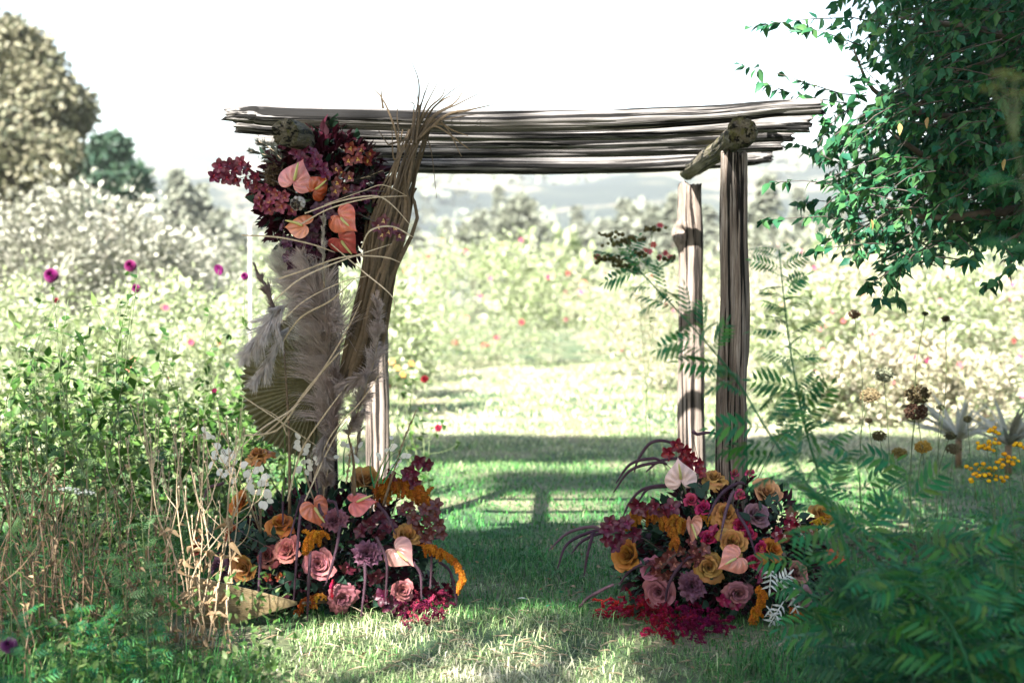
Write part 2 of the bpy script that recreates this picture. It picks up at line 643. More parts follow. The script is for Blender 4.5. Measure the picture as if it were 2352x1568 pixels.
M_CONIFER = leaf_mat('conifer_needles', [(0.12, 0.135, 0.10), (0.19, 0.2, 0.15)], 0.1)
M_DRYLEAF = leaf_mat('dry_leaf', [(0.26, 0.165, 0.085), (0.36, 0.255, 0.145), (0.2, 0.12, 0.06)], 0.3, 0.6)
M_MILLER = leaf_mat('woolly_leaf', [(0.4, 0.43, 0.4), (0.5, 0.52, 0.49)], 0.1, 0.8, 0.1)
M_RAFFIA = leaf_mat('dried_palm', [(0.055, 0.036, 0.02), (0.095, 0.063, 0.034), (0.17, 0.115, 0.065)], 0.3, 0.55)
M_STRAW = leaf_mat('straw_blade', [(0.36, 0.27, 0.17), (0.48, 0.385, 0.265), (0.41, 0.31, 0.19)], 0.3, 0.5)
M_FAN_DARK = leaf_mat('olive_palm_fan', [(0.12, 0.105, 0.05), (0.16, 0.14, 0.07)], 0.2, 0.5)
M_FAN_TAN = leaf_mat('tan_palm_fan', [(0.30, 0.24, 0.14), (0.38, 0.31, 0.19)], 0.2, 0.5)
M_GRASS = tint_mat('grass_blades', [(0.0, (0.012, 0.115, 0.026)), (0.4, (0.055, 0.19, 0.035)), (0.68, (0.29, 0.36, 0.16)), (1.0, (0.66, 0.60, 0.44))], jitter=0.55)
# ------------------------------------------------------------------ the setting: ground, hills, haze
def ground_mat():
    m, nt, b, out = new_mat('lawn_soil')
    tc = N(nt, 'ShaderNodeTexCoord')
    n1 = N(nt, 'ShaderNodeTexNoise')
    n1.inputs['Scale'].default_value = 0.9
    n1.inputs['Detail'].default_value = 8
    n2 = N(nt, 'ShaderNodeTexNoise')
    n2.inputs['Scale'].default_value = 28
    n2.inputs['Detail'].default_value = 6
    for n in (n1, n2):
        nt.links.new(tc.outputs['Object'], n.inputs['Vector'])
    r1 = ramp(nt, [(0.35, (0.02, 0.06, 0.02)), (0.5, (0.07, 0.10, 0.04)), (0.68, (0.26, 0.22, 0.15))])
    r2 = ramp(nt, [(0.3, (0.5, 0.5, 0.5)), (0.7, (1.25, 1.2, 1.1))])
    nt.links.new(n1.outputs['Fac'], r1.inputs[0])
    nt.links.new(n2.outputs['Fac'], r2.inputs[0])
    mx = N(nt, 'ShaderNodeMix', data_type='RGBA', blend_type='MULTIPLY')
    mx.inputs['Factor'].default_value = 1.0
    nt.links.new(r1.outputs[0], mx.inputs['A'])
    nt.links.new(r2.outputs[0], mx.inputs['B'])
    nt.links.new(mx.outputs['Result'], b.inputs['Base Color'])
    b.inputs['Roughness'].default_value = 0.95
    bp = N(nt, 'ShaderNodeBump')
    bp.inputs['Strength'].default_value = 0.8
    bp.inputs['Distance'].default_value = 0.02
    nt.links.new(n2.outputs['Fac'], bp.inputs['Height'])
    nt.links.new(bp.outputs[0], b.inputs['Normal'])
    return m


def hill_mat():
    m, nt, b, out = new_mat('dry_hill')
    tc = N(nt, 'ShaderNodeTexCoord')
    n1 = N(nt, 'ShaderNodeTexNoise')
    n1.inputs['Scale'].default_value = 0.016
    n1.inputs['Detail'].default_value = 9
    n1.inputs['Roughness'].default_value = 0.62
    nt.links.new(tc.outputs['Object'], n1.inputs['Vector'])
    r = ramp(nt, [(0.45, (0.016, 0.026, 0.022)), (0.53, (0.03, 0.04, 0.03)), (0.56, (0.11, 0.10, 0.07)), (0.75, (0.18, 0.16, 0.115))])
    nt.links.new(n1.outputs['Fac'], r.inputs[0])
    nt.links.new(r.outputs[0], b.inputs['Base Color'])
    b.inputs['Roughness'].default_value = 0.95
    return m


# ground: one sheet out to the hills, fine near the camera
ys = np.concatenate([np.linspace(-20, 2, 8), np.linspace(3, 18, 61), np.linspace(19, 60, 30), np.geomspace(66, 2600, 26)])
xs = np.concatenate([-np.geomspace(2600, 14, 20), np.linspace(-12, 12, 65), np.geomspace(14, 2600, 20)])
X, Y = np.meshgrid(xs, ys)


def ground_z(x, y):
    fade = np.clip((40 - np.asarray(y, float)) / 20, 0, 1)
    return (fbm(np.asarray(x) * 0.9 + 40, np.asarray(y) * 0.9 + 40, 3) - 0.5) * 0.07 * fade


Z = ground_z(X, Y)
nx = len(xs)
ii = (np.arange(len(ys) - 1)[:, None] * nx + np.arange(nx - 1)[None]).ravel()
Q = np.stack([ii, ii + 1, ii + nx + 1, ii + nx], -1)
solo('ground', np.stack([X, Y, Z], -1).reshape(-1, 3), Q, ground_mat(), kind='structure')


def hills(name, y0, y1, h, seed, x0=-900, x1=900, n=120, ny=30):
    x = np.linspace(x0, x1, n)
    y = np.linspace(y0, y1, ny)
    X, Y = np.meshgrid(x, y)
    t = (Y - y0) / (y1 - y0)
    prof = h * (0.55 + 0.75 * fbm(X / 260 + 7, X * 0 + 3.3, seed, 4)) * np.sin(np.clip(t, 0, 1) * PI * 0.62) ** 1.2
    Z = prof + 14 * (fbm(X / 60, Y / 60, seed + 4, 5) - 0.5) * np.clip(t * 4, 0, 1) - 2 * (t < 0.02)
    ii = (np.arange(ny - 1)[:, None] * n + np.arange(n - 1)[None]).ravel()
    solo(name, np.stack([X, Y, Z], -1).reshape(-1, 3), np.stack([ii, ii + 1, ii + n + 1, ii + n], -1), M_HILL, kind='structure')
    return X, Y, Z


M_HILL = hill_mat()
hA = hills('hills', 330, 900, 80, 21)
hB = hills('far_hills', 900, 1900, 185, 33, -1400, 1400)

# scattered trees on the hills, far too many and small to count: one mass
pts = []
for (hX, hY, hZ), n, lo in ((hA, 2600, 0.47), (hB, 1500, 0.47)):
    k = rng.integers(0, hX.size, n * 2)
    x, y, z = hX.ravel()[k], hY.ravel()[k], hZ.ravel()[k]
    keep = fbm(x / 70, y / 70, 9) > lo
    p = np.stack([x, y, z], -1)[keep][:n]
    p[:, :2] += rng.normal(0, 6, (len(p), 2))
    pts.append(p)
pts = np.concatenate(pts)
cl = pts.repeat(7, 0) + rng.normal(0, 1, (len(pts) * 7, 3)) * (2.4, 2.4, 2.0) + (0, 0, 3)
V, Fs = scatter(CARD, cl, rot_frames(sph(len(cl)), rng.random(len(cl)) * 6), 2.6 + 2.4 * rng.random(len(cl)))
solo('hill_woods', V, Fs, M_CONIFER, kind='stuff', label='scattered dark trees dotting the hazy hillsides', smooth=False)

# the hazy air
hz = bpy.data.materials.new('haze')
hz.use_nodes = True
hz.node_tree.nodes.clear()
ho = hz.node_tree.nodes.new('ShaderNodeOutputMaterial')
hv = hz.node_tree.nodes.new('ShaderNodeVolumePrincipled')
hv.inputs['Color'].default_value = (0.93, 0.96, 1.0, 1)
hv.inputs['Density'].default_value = 0.00022
hv.inputs['Anisotropy'].default_value = 0.0
hz.node_tree.links.new(hv.outputs[0], ho.inputs['Volume'])
x0, x1, y0, y1, z0, z1 = -2700, 2700, -40, 2700, -8, 260
bv = np.array([(x, y, z) for z in (z0, z1) for y in (y0, y1) for x in (x0, x1)], float)
bf = np.array([[0, 2, 3, 1], [4, 5, 7, 6], [0, 1, 5, 4], [2, 6, 7, 3], [0, 4, 6, 2], [1, 3, 7, 5]])
solo('haze', bv, bf, hz, kind='stuff', smooth=False)


# ------------------------------------------------------------------ the timber arbour
def log_geo(path, r, seed, n_ang=48, step=0.022, groove=0.10, flat=(1.0, 1.0), bumps=(), rag=0.03, lump=1.0):
    """an old weathered log: fluted, cracked, with ragged broken ends. Returns V, F, wood coordinates"""
    path = np.asarray(path, float)
    L = np.sum(np.linalg.norm(np.diff(path, axis=0), axis=1))
    n = max(12, int(L / step))
    p = smooth_path(path, n)
    t = np.linspace(0, len(path) - 1, n)
    rr = np.interp(t, np.arange(len(path)), np.broadcast_to(np.asarray(r, float), (len(path),)))
    p = p + np.array([[mnoise.noise((seed * 3.1, q * L * 2.3, 0.5)), mnoise.noise((seed * 5.7, q * L * 2.3, 4.5)), mnoise.noise((seed * 2.3, q * L * 2.3, 8.5))] for q in np.linspace(0, 1, n)]) * rr[:, None] * 0.22
    tg, s, u = path_frames(p, (0.02, 0.05, 1.0) if abs((path[-1] - path[0])[2]) < 0.5 * L else (0.0, -1.0, 0.05))
    a = np.linspace(0, 2 * PI, n_ang, endpoint=False)
    l = np.linspace(0, L, n)
    R = np.empty((n, n_ang))
    so = seed * 7.31
    for j, aj in enumerate(a):
        cx, sx = math.cos(aj), math.sin(aj)
        for i in range(n):
            lo = mnoise.noise((cx * 1.3 + so, sx * 1.3, l[i] * 1.6))
            md = mnoise.noise((cx * 3.4 + so, sx * 3.4 + 5, l[i] * 1.1))
            fi = abs(mnoise.noise((cx * 8.5 + so, sx * 8.5, l[i] * 0.9 + 9)))
            R[i, j] = 1 + lump * (0.13 * lo + 0.10 * md) + groove * (min(fi, 0.22) / 0.22 - 1)
    R *= rr[:, None]
    for (bl, ba, amp, wid) in bumps:
        d2 = ((l[:, None] - bl) / wid) ** 2 + (((a[None] - ba + PI) % (2 * PI) - PI) * rr[:, None] / (wid * 0.8)) ** 2
        R += amp * np.exp(-d2)
    ax = np.zeros((n, n_ang))
    for k in range(4):
        w = (1 - k / 4) ** 2
        for j, aj in enumerate(a):
            q = mnoise.noise((math.cos(aj) * 2.6 + so, math.sin(aj) * 2.6, 3.3)) + 0.5 * mnoise.noise((math.cos(aj) * 7 + so, math.sin(aj) * 7, 8.3))
            ax[k, j] += -q * rag * w * 1.6
            ax[n - 1 - k, j] += q * rag * w * 1.6
    V = p[:, None] + R[:, :, None] * (np.cos(a)[None, :, None] * s[:, None] * flat[0] + np.sin(a)[None, :, None] * u[:, None] * flat[1]) + ax[:, :, None] * tg[:, None]
    wc = np.stack([np.cos(a)[None] * R * 1.2, np.sin(a)[None] * R * 1.2, np.broadcast_to(l[:, None], R.shape)], -1).reshape(-1, 3)
    i = np.arange(n - 1)[:, None] * n_ang
    j = np.arange(n_ang)[None]
    j2 = (j + 1) % n_ang
    Q = np.stack([i + j, i + j2, i + n_ang + j2, i + n_ang + j], -1).reshape(-1, 4)
    V = V.reshape(-1, 3)
    # inner ring and hub at each end, so that the end grain reads as a rough face
    c0 = V[:n_ang].mean(0) + tg[0] * 0.012
    c1 = V[-n_ang:].mean(0) - tg[-1] * 0.012
    V = np.vstack([V, c0, c1])
    wc = np.vstack([wc, [0, 0, -0.05], [0, 0, L + 0.05]])
    jj = np.arange(n_ang)
    T = np.vstack([np.stack([np.full(n_ang, len(V) - 2), (jj + 1) % n_ang, jj], -1),
                   np.stack([np.full(n_ang, len(V) - 1), (n - 1) * n_ang + jj, (n - 1) * n_ang + (jj + 1) % n_ang], -1)])
    return V, [Q, T], wc


ARB = thing('arbour', 'rustic weathered timber arbour with log posts and five roof rails, standing on the lawn', 'arbour', (0.1, 7.9, 0))


def log(name, path, r, seed, mat, label=None, **kw):
    V, Fs, wc = log_geo(path, r, seed, **kw)
    return part(name, V, Fs, mat, ARB, wc=wc, label=label, smooth=True)


def gp(x, d, z):
    return np.array([gx_at(x, d), d, z])


# four posts
YF, YB = 6.9, 9.1
log('post', [gp(738, YF, -0.06), gp(739, YF, 0.7), gp(741, YF, 1.4), gp(744, YF, 2.2)], [0.082, 0.078, 0.075, 0.07], 1, M_WOOD, groove=0.14)
log('post', [gp(1682, YF, -0.06), gp(1681, YF, 0.6), gp(1684, YF, 1.1), gp(1683, YF, 1.7), gp(1685, YF, 2.20)], [0.082, 0.08, 0.077, 0.072, 0.066], 2, M_WOOD,
    label='dark deeply fluted front post on the right', groove=0.26, rag=0.02)
log('post', [gp(868, YB, -0.06), gp(867, YB, 0.7), gp(869, YB, 1.5), gp(868, YB, 2.22)], [0.075, 0.075, 0.072, 0.068], 3, M_WOOD_PALE, groove=0.08, lump=1.2)
log('post', [gp(1594, YB, -0.06), gp(1592, YB, 0.6), gp(1587, YB, 1.3), gp(1586, YB, 1.9), gp(1585, YB, 2.22)], [0.09, 0.088, 0.082, 0.08, 0.073], 4, M_WOOD_PALE,
    label='pale smooth back post with a knot hole on its left side', groove=0.07, lump=1.2, bumps=((1.74, PI * 0.93, 0.045, 0.075), (1.75, PI * 0.80, -0.075, 0.032), (1.66, PI * 0.93, 0.02, 0.05)))
# two cross beams lying on the posts, front to back
log('cross_beam', [P(655, 302, 6.35), P(700, 322, 6.75), P(760, 356, 7.5), P(868, 402, 9.3)], [0.062, 0.06, 0.056, 0.052], 5, M_WOOD_MOSS, groove=0.10, rag=0.02, lump=0.5)
log('cross_beam', [P(1708, 302, 6.3), P(1690, 317, 6.75), P(1640, 355, 7.9), P(1580, 398, 9.35)], [0.066, 0.058, 0.055, 0.053], 6, M_WOOD_MOSS, groove=0.14, rag=0.02, lump=0.6)
# five roof rails across them
rails = [
    (6.8, [(520, 262), (580, 263), (640, 268), (1000, 278), (1300, 280), (1500, 270), (1700, 257), (1884, 245)], [11, 16, 18, 19, 19, 19, 17, 14]),
    (7.36, [(543, 289), (700, 297), (1000, 306), (1400, 304), (1700, 291), (1862, 284)], [12, 12, 13, 13, 14, 16]),
    (7.92, [(592, 322), (1000, 325), (1400, 324), (1818, 311)], [11, 12, 12, 11]),
    (8.48, [(640, 348), (1000, 347), (1500, 343), (1797, 333)], [11, 12, 12, 10]),
    (9.04, [(690, 376), (1000, 378), (1400, 380), (1690, 366), (1768, 358)], [14, 15, 15, 14, 11]),
]
for k, (d, pp, rr) in enumerate(rails):
    path = [P(x, y, d) for x, y in pp]
    log('rail', path, [q * 1.28 * d / FPX for q in rr], 10 + k, M_RAIL, groove=0.24, flat=(1.15, 1.0), rag=0.022, lump=1.3)


# ------------------------------------------------------------------ shade trees behind the camera (the photograph's shade on the near lawn)
def shade_cover(gx, gy):
    wx = gx + 0.8 * (fbm(gx * 0.9 + 9, gy * 0.9 + 2, 50) - 0.5)
    wy = gy + 0.75 * (fbm(gx * 0.9 + 3, gy * 0.9 + 7, 60) - 0.5)
    s = np.zeros_like(wx)
    mid = (wy > 6.85) & (wy < 9.05)
    s = np.where(mid & (wx > -1.5) & (wx < 9), 1.0, s)
    s = np.where(mid & (wx <= -1.5) & (wx > -3.6), 0.35, s)
    far = (wy > 12.9) & (wy < 15.2)
    s = np.where(far & (wx > -1.6) & (wx < 12), 0.94, s)
    near = wy <= 6.85
    s = np.where(near & (wy > 2.2) & (wx > 0.6) & (wx < 5), 0.86, s)
    s = np.where(near & (wy > 4.2) & (wx <= 0.6) & (wx > -1.1), 0.08, s)
    s = np.where(near & (wy > 3.6) & (wx <= -1.1) & (wx > -4), np.where(wx > -1.9, 0.22, 0.42), s)
    gap = (wy >= 9.05) & (wy <= 12.9)
    s = np.where(gap & (wy > 10.9) & (wy < 12.1) & (wx < 1.25) & (wx > -0.3), 0.6, s)
    s = np.where(gap & (wx > 3.15) & (wx < 10), 0.92, s)
    return s


def shade_tree(gy0, gy1, y0, y1, n, trunk, label):
    gx = rng.uniform(-4, 11, n)
    gy = rng.uniform(gy0, gy1, n)
    keep = rng.random(n) < shade_cover(gx, gy)
    gx, gy = gx[keep], gy[keep]
    yy = rng.uniform(y0, y1, len(gx))
    z = (gy - yy) / 1.10
    pos = np.stack([gx - 0.51 * z, yy, z], -1)
    V, Fs = scatter(CARD, pos, rot_frames(sph(len(pos)) + (0, 0, -0.3), rng.random(len(pos)) * 6), rng.uniform(0.12, 0.24, len(pos)))
    c = pos.mean(0)
    t = thing('shade_tree', label, 'tree', (trunk[0], trunk[1], 0))
    part('crown', V, Fs, M_TREELEAF, t, stuff=True, smooth=False)
    fork = np.array([trunk[0], trunk[1], c[2] * 0.45])
    V, Fs = tube(smooth_path([(trunk[0], trunk[1], -0.1), (trunk[0] + 0.2, trunk[1], c[2] * 0.25), fork], 9), np.linspace(0.42, 0.26, 9), 10)
    part('trunk', V, Fs, M_BARK, t)
    for k in rng.choice(len(pos), 9, replace=False):
        e = pos[k]
        V, Fs = tube(smooth_path([fork, (fork + e) / 2 + rng.normal(0, 0.5, 3), e], 9), np.linspace(0.14, 0.02, 9), 6)
        part('limb', V, Fs, M_BARK, t)


shade_tree(2.0, 9.9, -7.0, -2.0, 95000, (-4.6, -5.2), 'tall broadleaf tree shading the near lawn from behind the photographer')
shade_tree(9.1, 15.8, -11.5, -7.0, 75000, (-5.5, -9.5), 'taller broadleaf tree standing farther behind the photographer')
# ------------------------------------------------------------------ cut flowers: templates shared by alike pieces
FLOWER_TONE = 0.68


def rich(c):
    c = np.asarray(c, float)
    m = c.max()
    return (c / m) ** 1.3 * m * FLOWER_TONE


def frame(n, tip):
    z = nrm(n)
    y = np.asarray(tip, float)
    y = nrm(y - np.dot(y, z) * z)
    x = np.cross(y, z)
    return np.stack([x, y, z], -1)


def grid_q(nv, nu):
    i = (np.arange(nv - 1)[:, None] * nu + np.arange(nu - 1)[None]).ravel()
    return np.stack([i, i + 1, i + nu + 1, i + nu], -1)


def rose_petals(n, seed, openness=1.0, ruffle=0.0, hi=0.62, mat=None):
    """one mesh per petal, inner bud to outer guard petals; axis +Z, outer radius about one"""
    r = np.random.default_rng(seed)
    out = []
    nu, nv = 9, 6
    for i in range(n):
        t = i / (n - 1)
        ang = i * 2.39996 + r.normal(0, 0.12)
        R = (0.13 + 0.87 * t ** 0.9) * (1 + r.normal(0, 0.05))
        top = hi - (0.55 * openness) * t ** 1.4 + r.normal(0, 0.03)
        w = 1.55 - 0.85 * t
        u = np.linspace(-1, 1, nu)[None]
        v = np.linspace(0, 1, nv)[:, None]
        rad = R * (0.12 + 0.88 * np.sin(np.minimum(v, 1) * PI / 2) ** (0.55 + 0.55 * t)) * (1 + 0.13 * u * (1 - 0.4 * t))
        lip = np.clip((v - 0.7) / 0.3, 0, 1)
        rad = rad + (0.06 + 0.20 * t) * lip ** 1.5
        wid = w * (0.45 + 0.55 * np.sin(np.minimum(1, v * 1.15) * PI / 2)) * (1 - 0.35 * lip ** 2)
        z = -0.42 + (top + 0.42) * v ** (0.85 + 0.3 * t) - 0.16 * u ** 2 * v - (0.05 + 0.28 * t * openness) * lip ** 2
        z = z + 0.09 * (1 - np.abs(u)) * lip ** 2
        if ruffle:
            ph = r.random() * 6
            rad = rad * (1 + ruffle * 0.5 * np.sin(u * 8 + ph) * v ** 2)
            z = z + ruffle * np.sin(u * 6.5 + ph * 1.7) * v ** 3 * 0.5
        z = z + 0.03 * np.sin(u * 4 + i) * lip
        a = ang + u * wid
        V = np.stack([rad * np.cos(a), rad * np.sin(a), z + 0 * a], -1).reshape(-1, 3)
        out.append(mesh_np('petal', V, grid_q(nv, nu), mat, col=np.broadcast_to(v * (1 - 0.25 * u ** 2), (nv, nu))))
    return out


ROSE_A = rose_petals(20, 1, 0.9, mat=M_PETAL)
ROSE_B = rose_petals(22, 2, 0.7, 0.05, mat=M_PETAL)
ROSE_C = rose_petals(16, 3, 1.15, 0.08, hi=0.5, mat=M_PETAL)
ROSE_D = rose_petals(18, 7, 0.5, 0.03, hi=0.75, mat=M_PETAL)
ROSE_E = rose_petals(19, 8, 1.3, 0.14, hi=0.45, mat=M_PETAL)
CARN = rose_petals(26, 4, 0.75, 0.26, hi=0.55, mat=M_PETAL)
LISI = rose_petals(10, 5, 0.9, 0.12, hi=0.55, mat=M_PETAL)


def sepal_mesh():
    p = []
    for k in range(5):
        a = k * 2 * PI / 5
        p.append(scatter(LEAF_N, np.array([[0.1 * math.cos(a), 0.1 * math.sin(a), -0.45]]),
                         rot_frames(np.array([[math.cos(a), math.sin(a), -0.25]])), 0.75))
    s = tube(np.array([(0, 0, -0.38), (0, 0, -0.5), (0, 0, -0.62)]), [0.16, 0.2, 0.07], 7)
    V, F = cat_geo(p + [s])
    return mesh_np('calyx', V, F, M_STEM)


CALYX = sepal_mesh()


def stem_to(root, base, target, mat, r=0.004, parent_name='stem', sag=0.0):
    p0, p1 = np.asarray(base, float), np.asarray(target, float)
    mid = (p0 + p1) / 2 + (0, 0, sag)
    V, Fs = tube(smooth_path([p0, mid, p1], 7), r, 5)
    return part(parent_name, V, Fs, mat, root)


def rose(kind, label, pos, rad, n, color, group, root_at, cat='rose', variant=None, roll=None):
    pet = variant
    color = rich(color)
    t = thing(kind, label, cat, pos, group)
    R = frame(n, (math.sin(roll or rng.random() * 6), 0.2, math.cos(roll or 1.0)))
    m = mat4(R, pos, rad) @ Matrix.Diagonal((rng.uniform(0.88, 1.12), rng.uniform(0.88, 1.12), rng.uniform(0.85, 1.3), 1))
    for k, me in enumerate(pet):
        c = np.array(color) * (0.92 + 0.16 * rng.random())
        link('petal', me, t, m, c)
    link('calyx', CALYX, t, m)
    stem_to(t, root_at, np.asarray(pos) - R[:, 2] * rad * 0.5, M_STEM, 0.0035)
    return t


def spathe_mesh(curl=0.0, seed=0):
    nt_, nr = 84, 10
    a = np.linspace(0, 2 * PI, nt_, endpoint=False)
    x = 16 * np.sin(a) ** 3
    y = -(13 * np.cos(a) - 5 * np.cos(2 * a) - 2 * np.cos(3 * a) - np.cos(4 * a))
    o = np.stack([x / 29 * 0.92, y / 29], -1)
    c = np.array([0, -0.12])
    V = [(c[0], c[1], 0)]
    tn = [0.5]
    for k in range(1, nr + 1):
        s = k / nr
        q = c + (o - c) * s
        vein = 0.016 * np.cos(np.arctan2(q[:, 0], q[:, 1] + 0.3) * 13) * math.sin(s * PI)
        z = -0.55 * (q[:, 0] ** 2) - 0.30 * np.clip(q[:, 1], 0, 1) ** 2 + vein + 0.05 * math.sin(s * PI * 0.8)
        z += curl * np.abs(q[:, 0]) * 1.5 * s + 0.02 * np.sin(a * 3 + seed) * s ** 2
        tn += list(0.5 + 0.5 * np.cos(np.arctan2(q[:, 0], q[:, 1] + 0.3) * 13) * min(1, s * 1.6))
        q = q.copy()
        q[:, 0] *= (1 - 0.8 * abs(curl) * s)
        V += [(q[i, 0], q[i, 1], z[i]) for i in range(nt_)]
    j = np.arange(nt_)
    j2 = (j + 1) % nt_
    T = np.stack([np.zeros(nt_, int), 1 + j2, 1 + j], -1)[:, ::-1]
    Qs = []
    for k in range(nr - 1):
        b = 1 + k * nt_
        Qs.append(np.stack([b + j, b + j2, b + nt_ + j2, b + nt_ + j], -1)[:, ::-1])
    return mesh_np('spathe', np.array(V), [T, np.concatenate(Qs)], M_WAX, col=np.array(tn))


SPATHES = [spathe_mesh(0.0, 0), spathe_mesh(0.10, 2), spathe_mesh(0.42, 4)]


def spadix_mesh():
    p = smooth_path([(0, -0.12, 0.0), (0.01, 0.05, 0.12), (0.0, 0.38, 0.26)], 9)
    V, F = tube(p, [0.03, 0.042, 0.045, 0.045, 0.043, 0.04, 0.036, 0.03, 0.014], 9)
    return mesh_np('spadix', V, F, M_SPADIX)


SPADIX = spadix_mesh()


def anthurium(label, pos, size, n, ang, color, root_at, v=0):
    a = math.radians(ang)
    color = rich(color)
    R = frame(n, (math.sin(a), 0, math.cos(a)))
    c = np.asarray(pos, float) - R[:, 1] * size * 0.05
    t = thing('anthurium', label, 'anthurium', c)
    link('spathe', SPATHES[v], t, mat4(R, c, size), color)
    link('spadix', SPADIX, t, mat4(R, c + R[:, 2] * 0.002, size))
    stem_to(t, root_at, c - R[:, 1] * size * 0.12 - R[:, 2] * 0.004, M_STEM, 0.004)
    return t


def tepal_mesh():
    ys = np.linspace(0, 1, 7)
    ws = np.array([0.14, 0.46, 0.66, 0.74, 0.70, 0.50, 0.10])
    V = []
    for y, w in zip(ys, ws):
        for u in (-1, -0.5, 0, 0.5, 1):
            z = 0.30 * y - 0.34 * y * y + 0.22 * w * u * u + 0.015 * (u == 0)
            V.append((u * w / 2, y, z + 0.16 * y))
    return mesh_np('petal', np.array(V), grid_q(7, 5), M_VELVET)


def lip_mesh():
    V = []
    for y in np.linspace(0, 1, 6):
        for u in np.linspace(-1, 1, 6):
            w = 0.30 + 0.22 * math.sin(y * PI)
            V.append((u * w / 2 * 1.1, y * 0.52, 0.16 * u * u + 0.22 * math.sin(y * 2.2) - 0.30 * y * y + 0.02 * math.sin(u * 9) * y))
    return mesh_np('lip', np.array(V), grid_q(6, 6), M_VELVET)


TEPAL, LIP = tepal_mesh(), lip_mesh()


def orchid_flower(parent, pos, size, n, color, lipc, tipdir=None, broad=1.0):
    pos = np.asarray(pos, float)
    a0 = rng.normal(0, 0.3)
    R = frame(n, (math.sin(a0), -0.1, math.cos(a0)) if tipdir is None else tipdir)
    V, Fs = tube(smooth_path([pos - R[:, 2] * 0.012, pos, pos + R[:, 2] * size * 0.22 + R[:, 1] * size * 0.1], 5), [size * 0.05, size * 0.07, size * 0.09, size * 0.08, size * 0.04], 6)
    f = part('flower', V, Fs, M_VELVET, parent, np.array(lipc) * 0.9 + np.array(color) * 0.1)
    for k in range(5):
        a = (k * 72 + rng.normal(0, 5)) * PI / 180
        d = R @ np.array([math.sin(a), math.cos(a), 0.15 + rng.normal(0, 0.1)])
        Rt = frame(R[:, 2] * 0.98 - 0.15 * d, d)
        link('petal', TEPAL, f, mat4(Rt, pos + d * size * 0.02, size * 0.55 * broad), np.array(color) * (0.85 + 0.3 * rng.random()))
    d = R @ np.array([0, -1, 0.55])
    link('lip', LIP, f, mat4(frame(R[:, 2] + 0.2 * d, d), pos + R[:, 2] * size * 0.04, size * 0.55), lipc)
    return f


def orchid_spray(label, path, flowers, color, lipc, size, name='orchid_spray', cat='orchid', buds=0, facing=None):
    """flowers: list of positions; each sits on the arching stem"""
    path = smooth_path(path, 16)
    t = thing(name, label, cat, path[0])
    V, Fs = tube(path, np.linspace(0.004, 0.002, 16), 6)
    part('stem', V, Fs, M_STEM_DARK, t)
    for q in flowers:
        q = np.asarray(q, float)
        k = np.argmin(np.linalg.norm(path - q, axis=1))
        n = nrm((q - path[k]) * 6 + np.array([rng.normal(0, 0.35), -0.75, 0.05 + rng.normal(0, 0.3)])) if facing is None else nrm(np.asarray(facing) + rng.normal(0, 0.25, 3))
        f = orchid_flower(t, q, size * (0.88 + 0.24 * rng.random()), n, color, lipc)
        V, Fs = tube(smooth_path([path[k], q - n * 0.012], 4), 0.0016, 5)
        part('pedicel', V, Fs, M_STEM_DARK, t)
    return t


def plume(label, path, length, mat_color, n=1500, name='pampas_plume', cat='pampas grass', w0=0.2, droop=0.6, stem=None, hair=0.0011, group=None, sway=(0, 0, 0)):
    """feathery grass plume: hairs leaving a rachis"""
    path = smooth_path(path, 24)
    t = thing(name, label, cat, path[0], group)
    V, Fs = tube(path, np.linspace(0.004, 0.0015, 24), 6)
    part('rachis', V, Fs, M_STEM_DRY, t)
    if stem is not None:
        V, Fs = tube(smooth_path(stem, 12), np.linspace(0.008, 0.0045, 12), 7)
        part('stem', V, Fs, M_STEM_BROWN, t)
    tg = tangents(path)
    nt_ = max(60, n // 34)                                   # hairs hang together in tufts
    tuft = rng.integers(0, nt_, n)
    k = np.clip(rng.uniform(0, 22.9, nt_)[tuft] + rng.normal(0, 0.35, n), 0, 22.99)
    i = k.astype(int)
    p0 = path[i] + (path[i + 1] - path[i]) * (k - i)[:, None]
    tt = tg[i]
    env = np.sin(np.clip(k / 23 * 0.86 + 0.14, 0, 1) * PI) ** 0.7 + 0.12
    L = length * env * rng.uniform(0.55, 1.05, nt_)[tuft] * rng.uniform(0.6, 1.05, n)
    rd = nrm(sph(nt_)[tuft] + 0.2 * sph(n))
    rd -= (rd * tt).sum(1, keepdims=True) * tt
    rd = nrm(rd)
    d0 = nrm(tt * 0.95 + rd * w0 * 3.2 * (rng.uniform(0.3, 1, nt_)[tuft] * rng.uniform(0.8, 1.2, n))[:, None])
    curl = rng.normal(0, 0.42, (nt_, 3))[tuft]
    g = np.array([0, 0, -1.0]) * droop + np.asarray(sway, float)
    steps = 4
    pts = [p0]
    d = d0
    for s in range(1, steps):
        d = nrm(d + g * 0.55 * (s / steps) + curl * (s / steps) + rng.normal(0, 0.07, (n, 3)))
        pts.append(pts[-1] + d * (L / (steps - 1))[:, None])
    pts = np.stack(pts, 1)                                       # n, steps, 3
    side = nrm(np.cross(d0, sph(n)))
    wd = hair * np.array([1.0, 1.5, 1.2, 0.3])
    A = pts + side[:, None] * wd[None, :, None]
    B = pts - side[:, None] * wd[None, :, None]
    V = np.stack([A, B], 2).reshape(-1, 3)
    o = (np.arange(n) * steps * 2)[:, None, None]
    q = np.array([[0, 1, 3, 2], [2, 3, 5, 4], [4, 5, 7, 6]])[None] + o
    part('hairs', V, q.reshape(-1, 4), M_PLUME, t, mat_color, stuff=True)
    return t


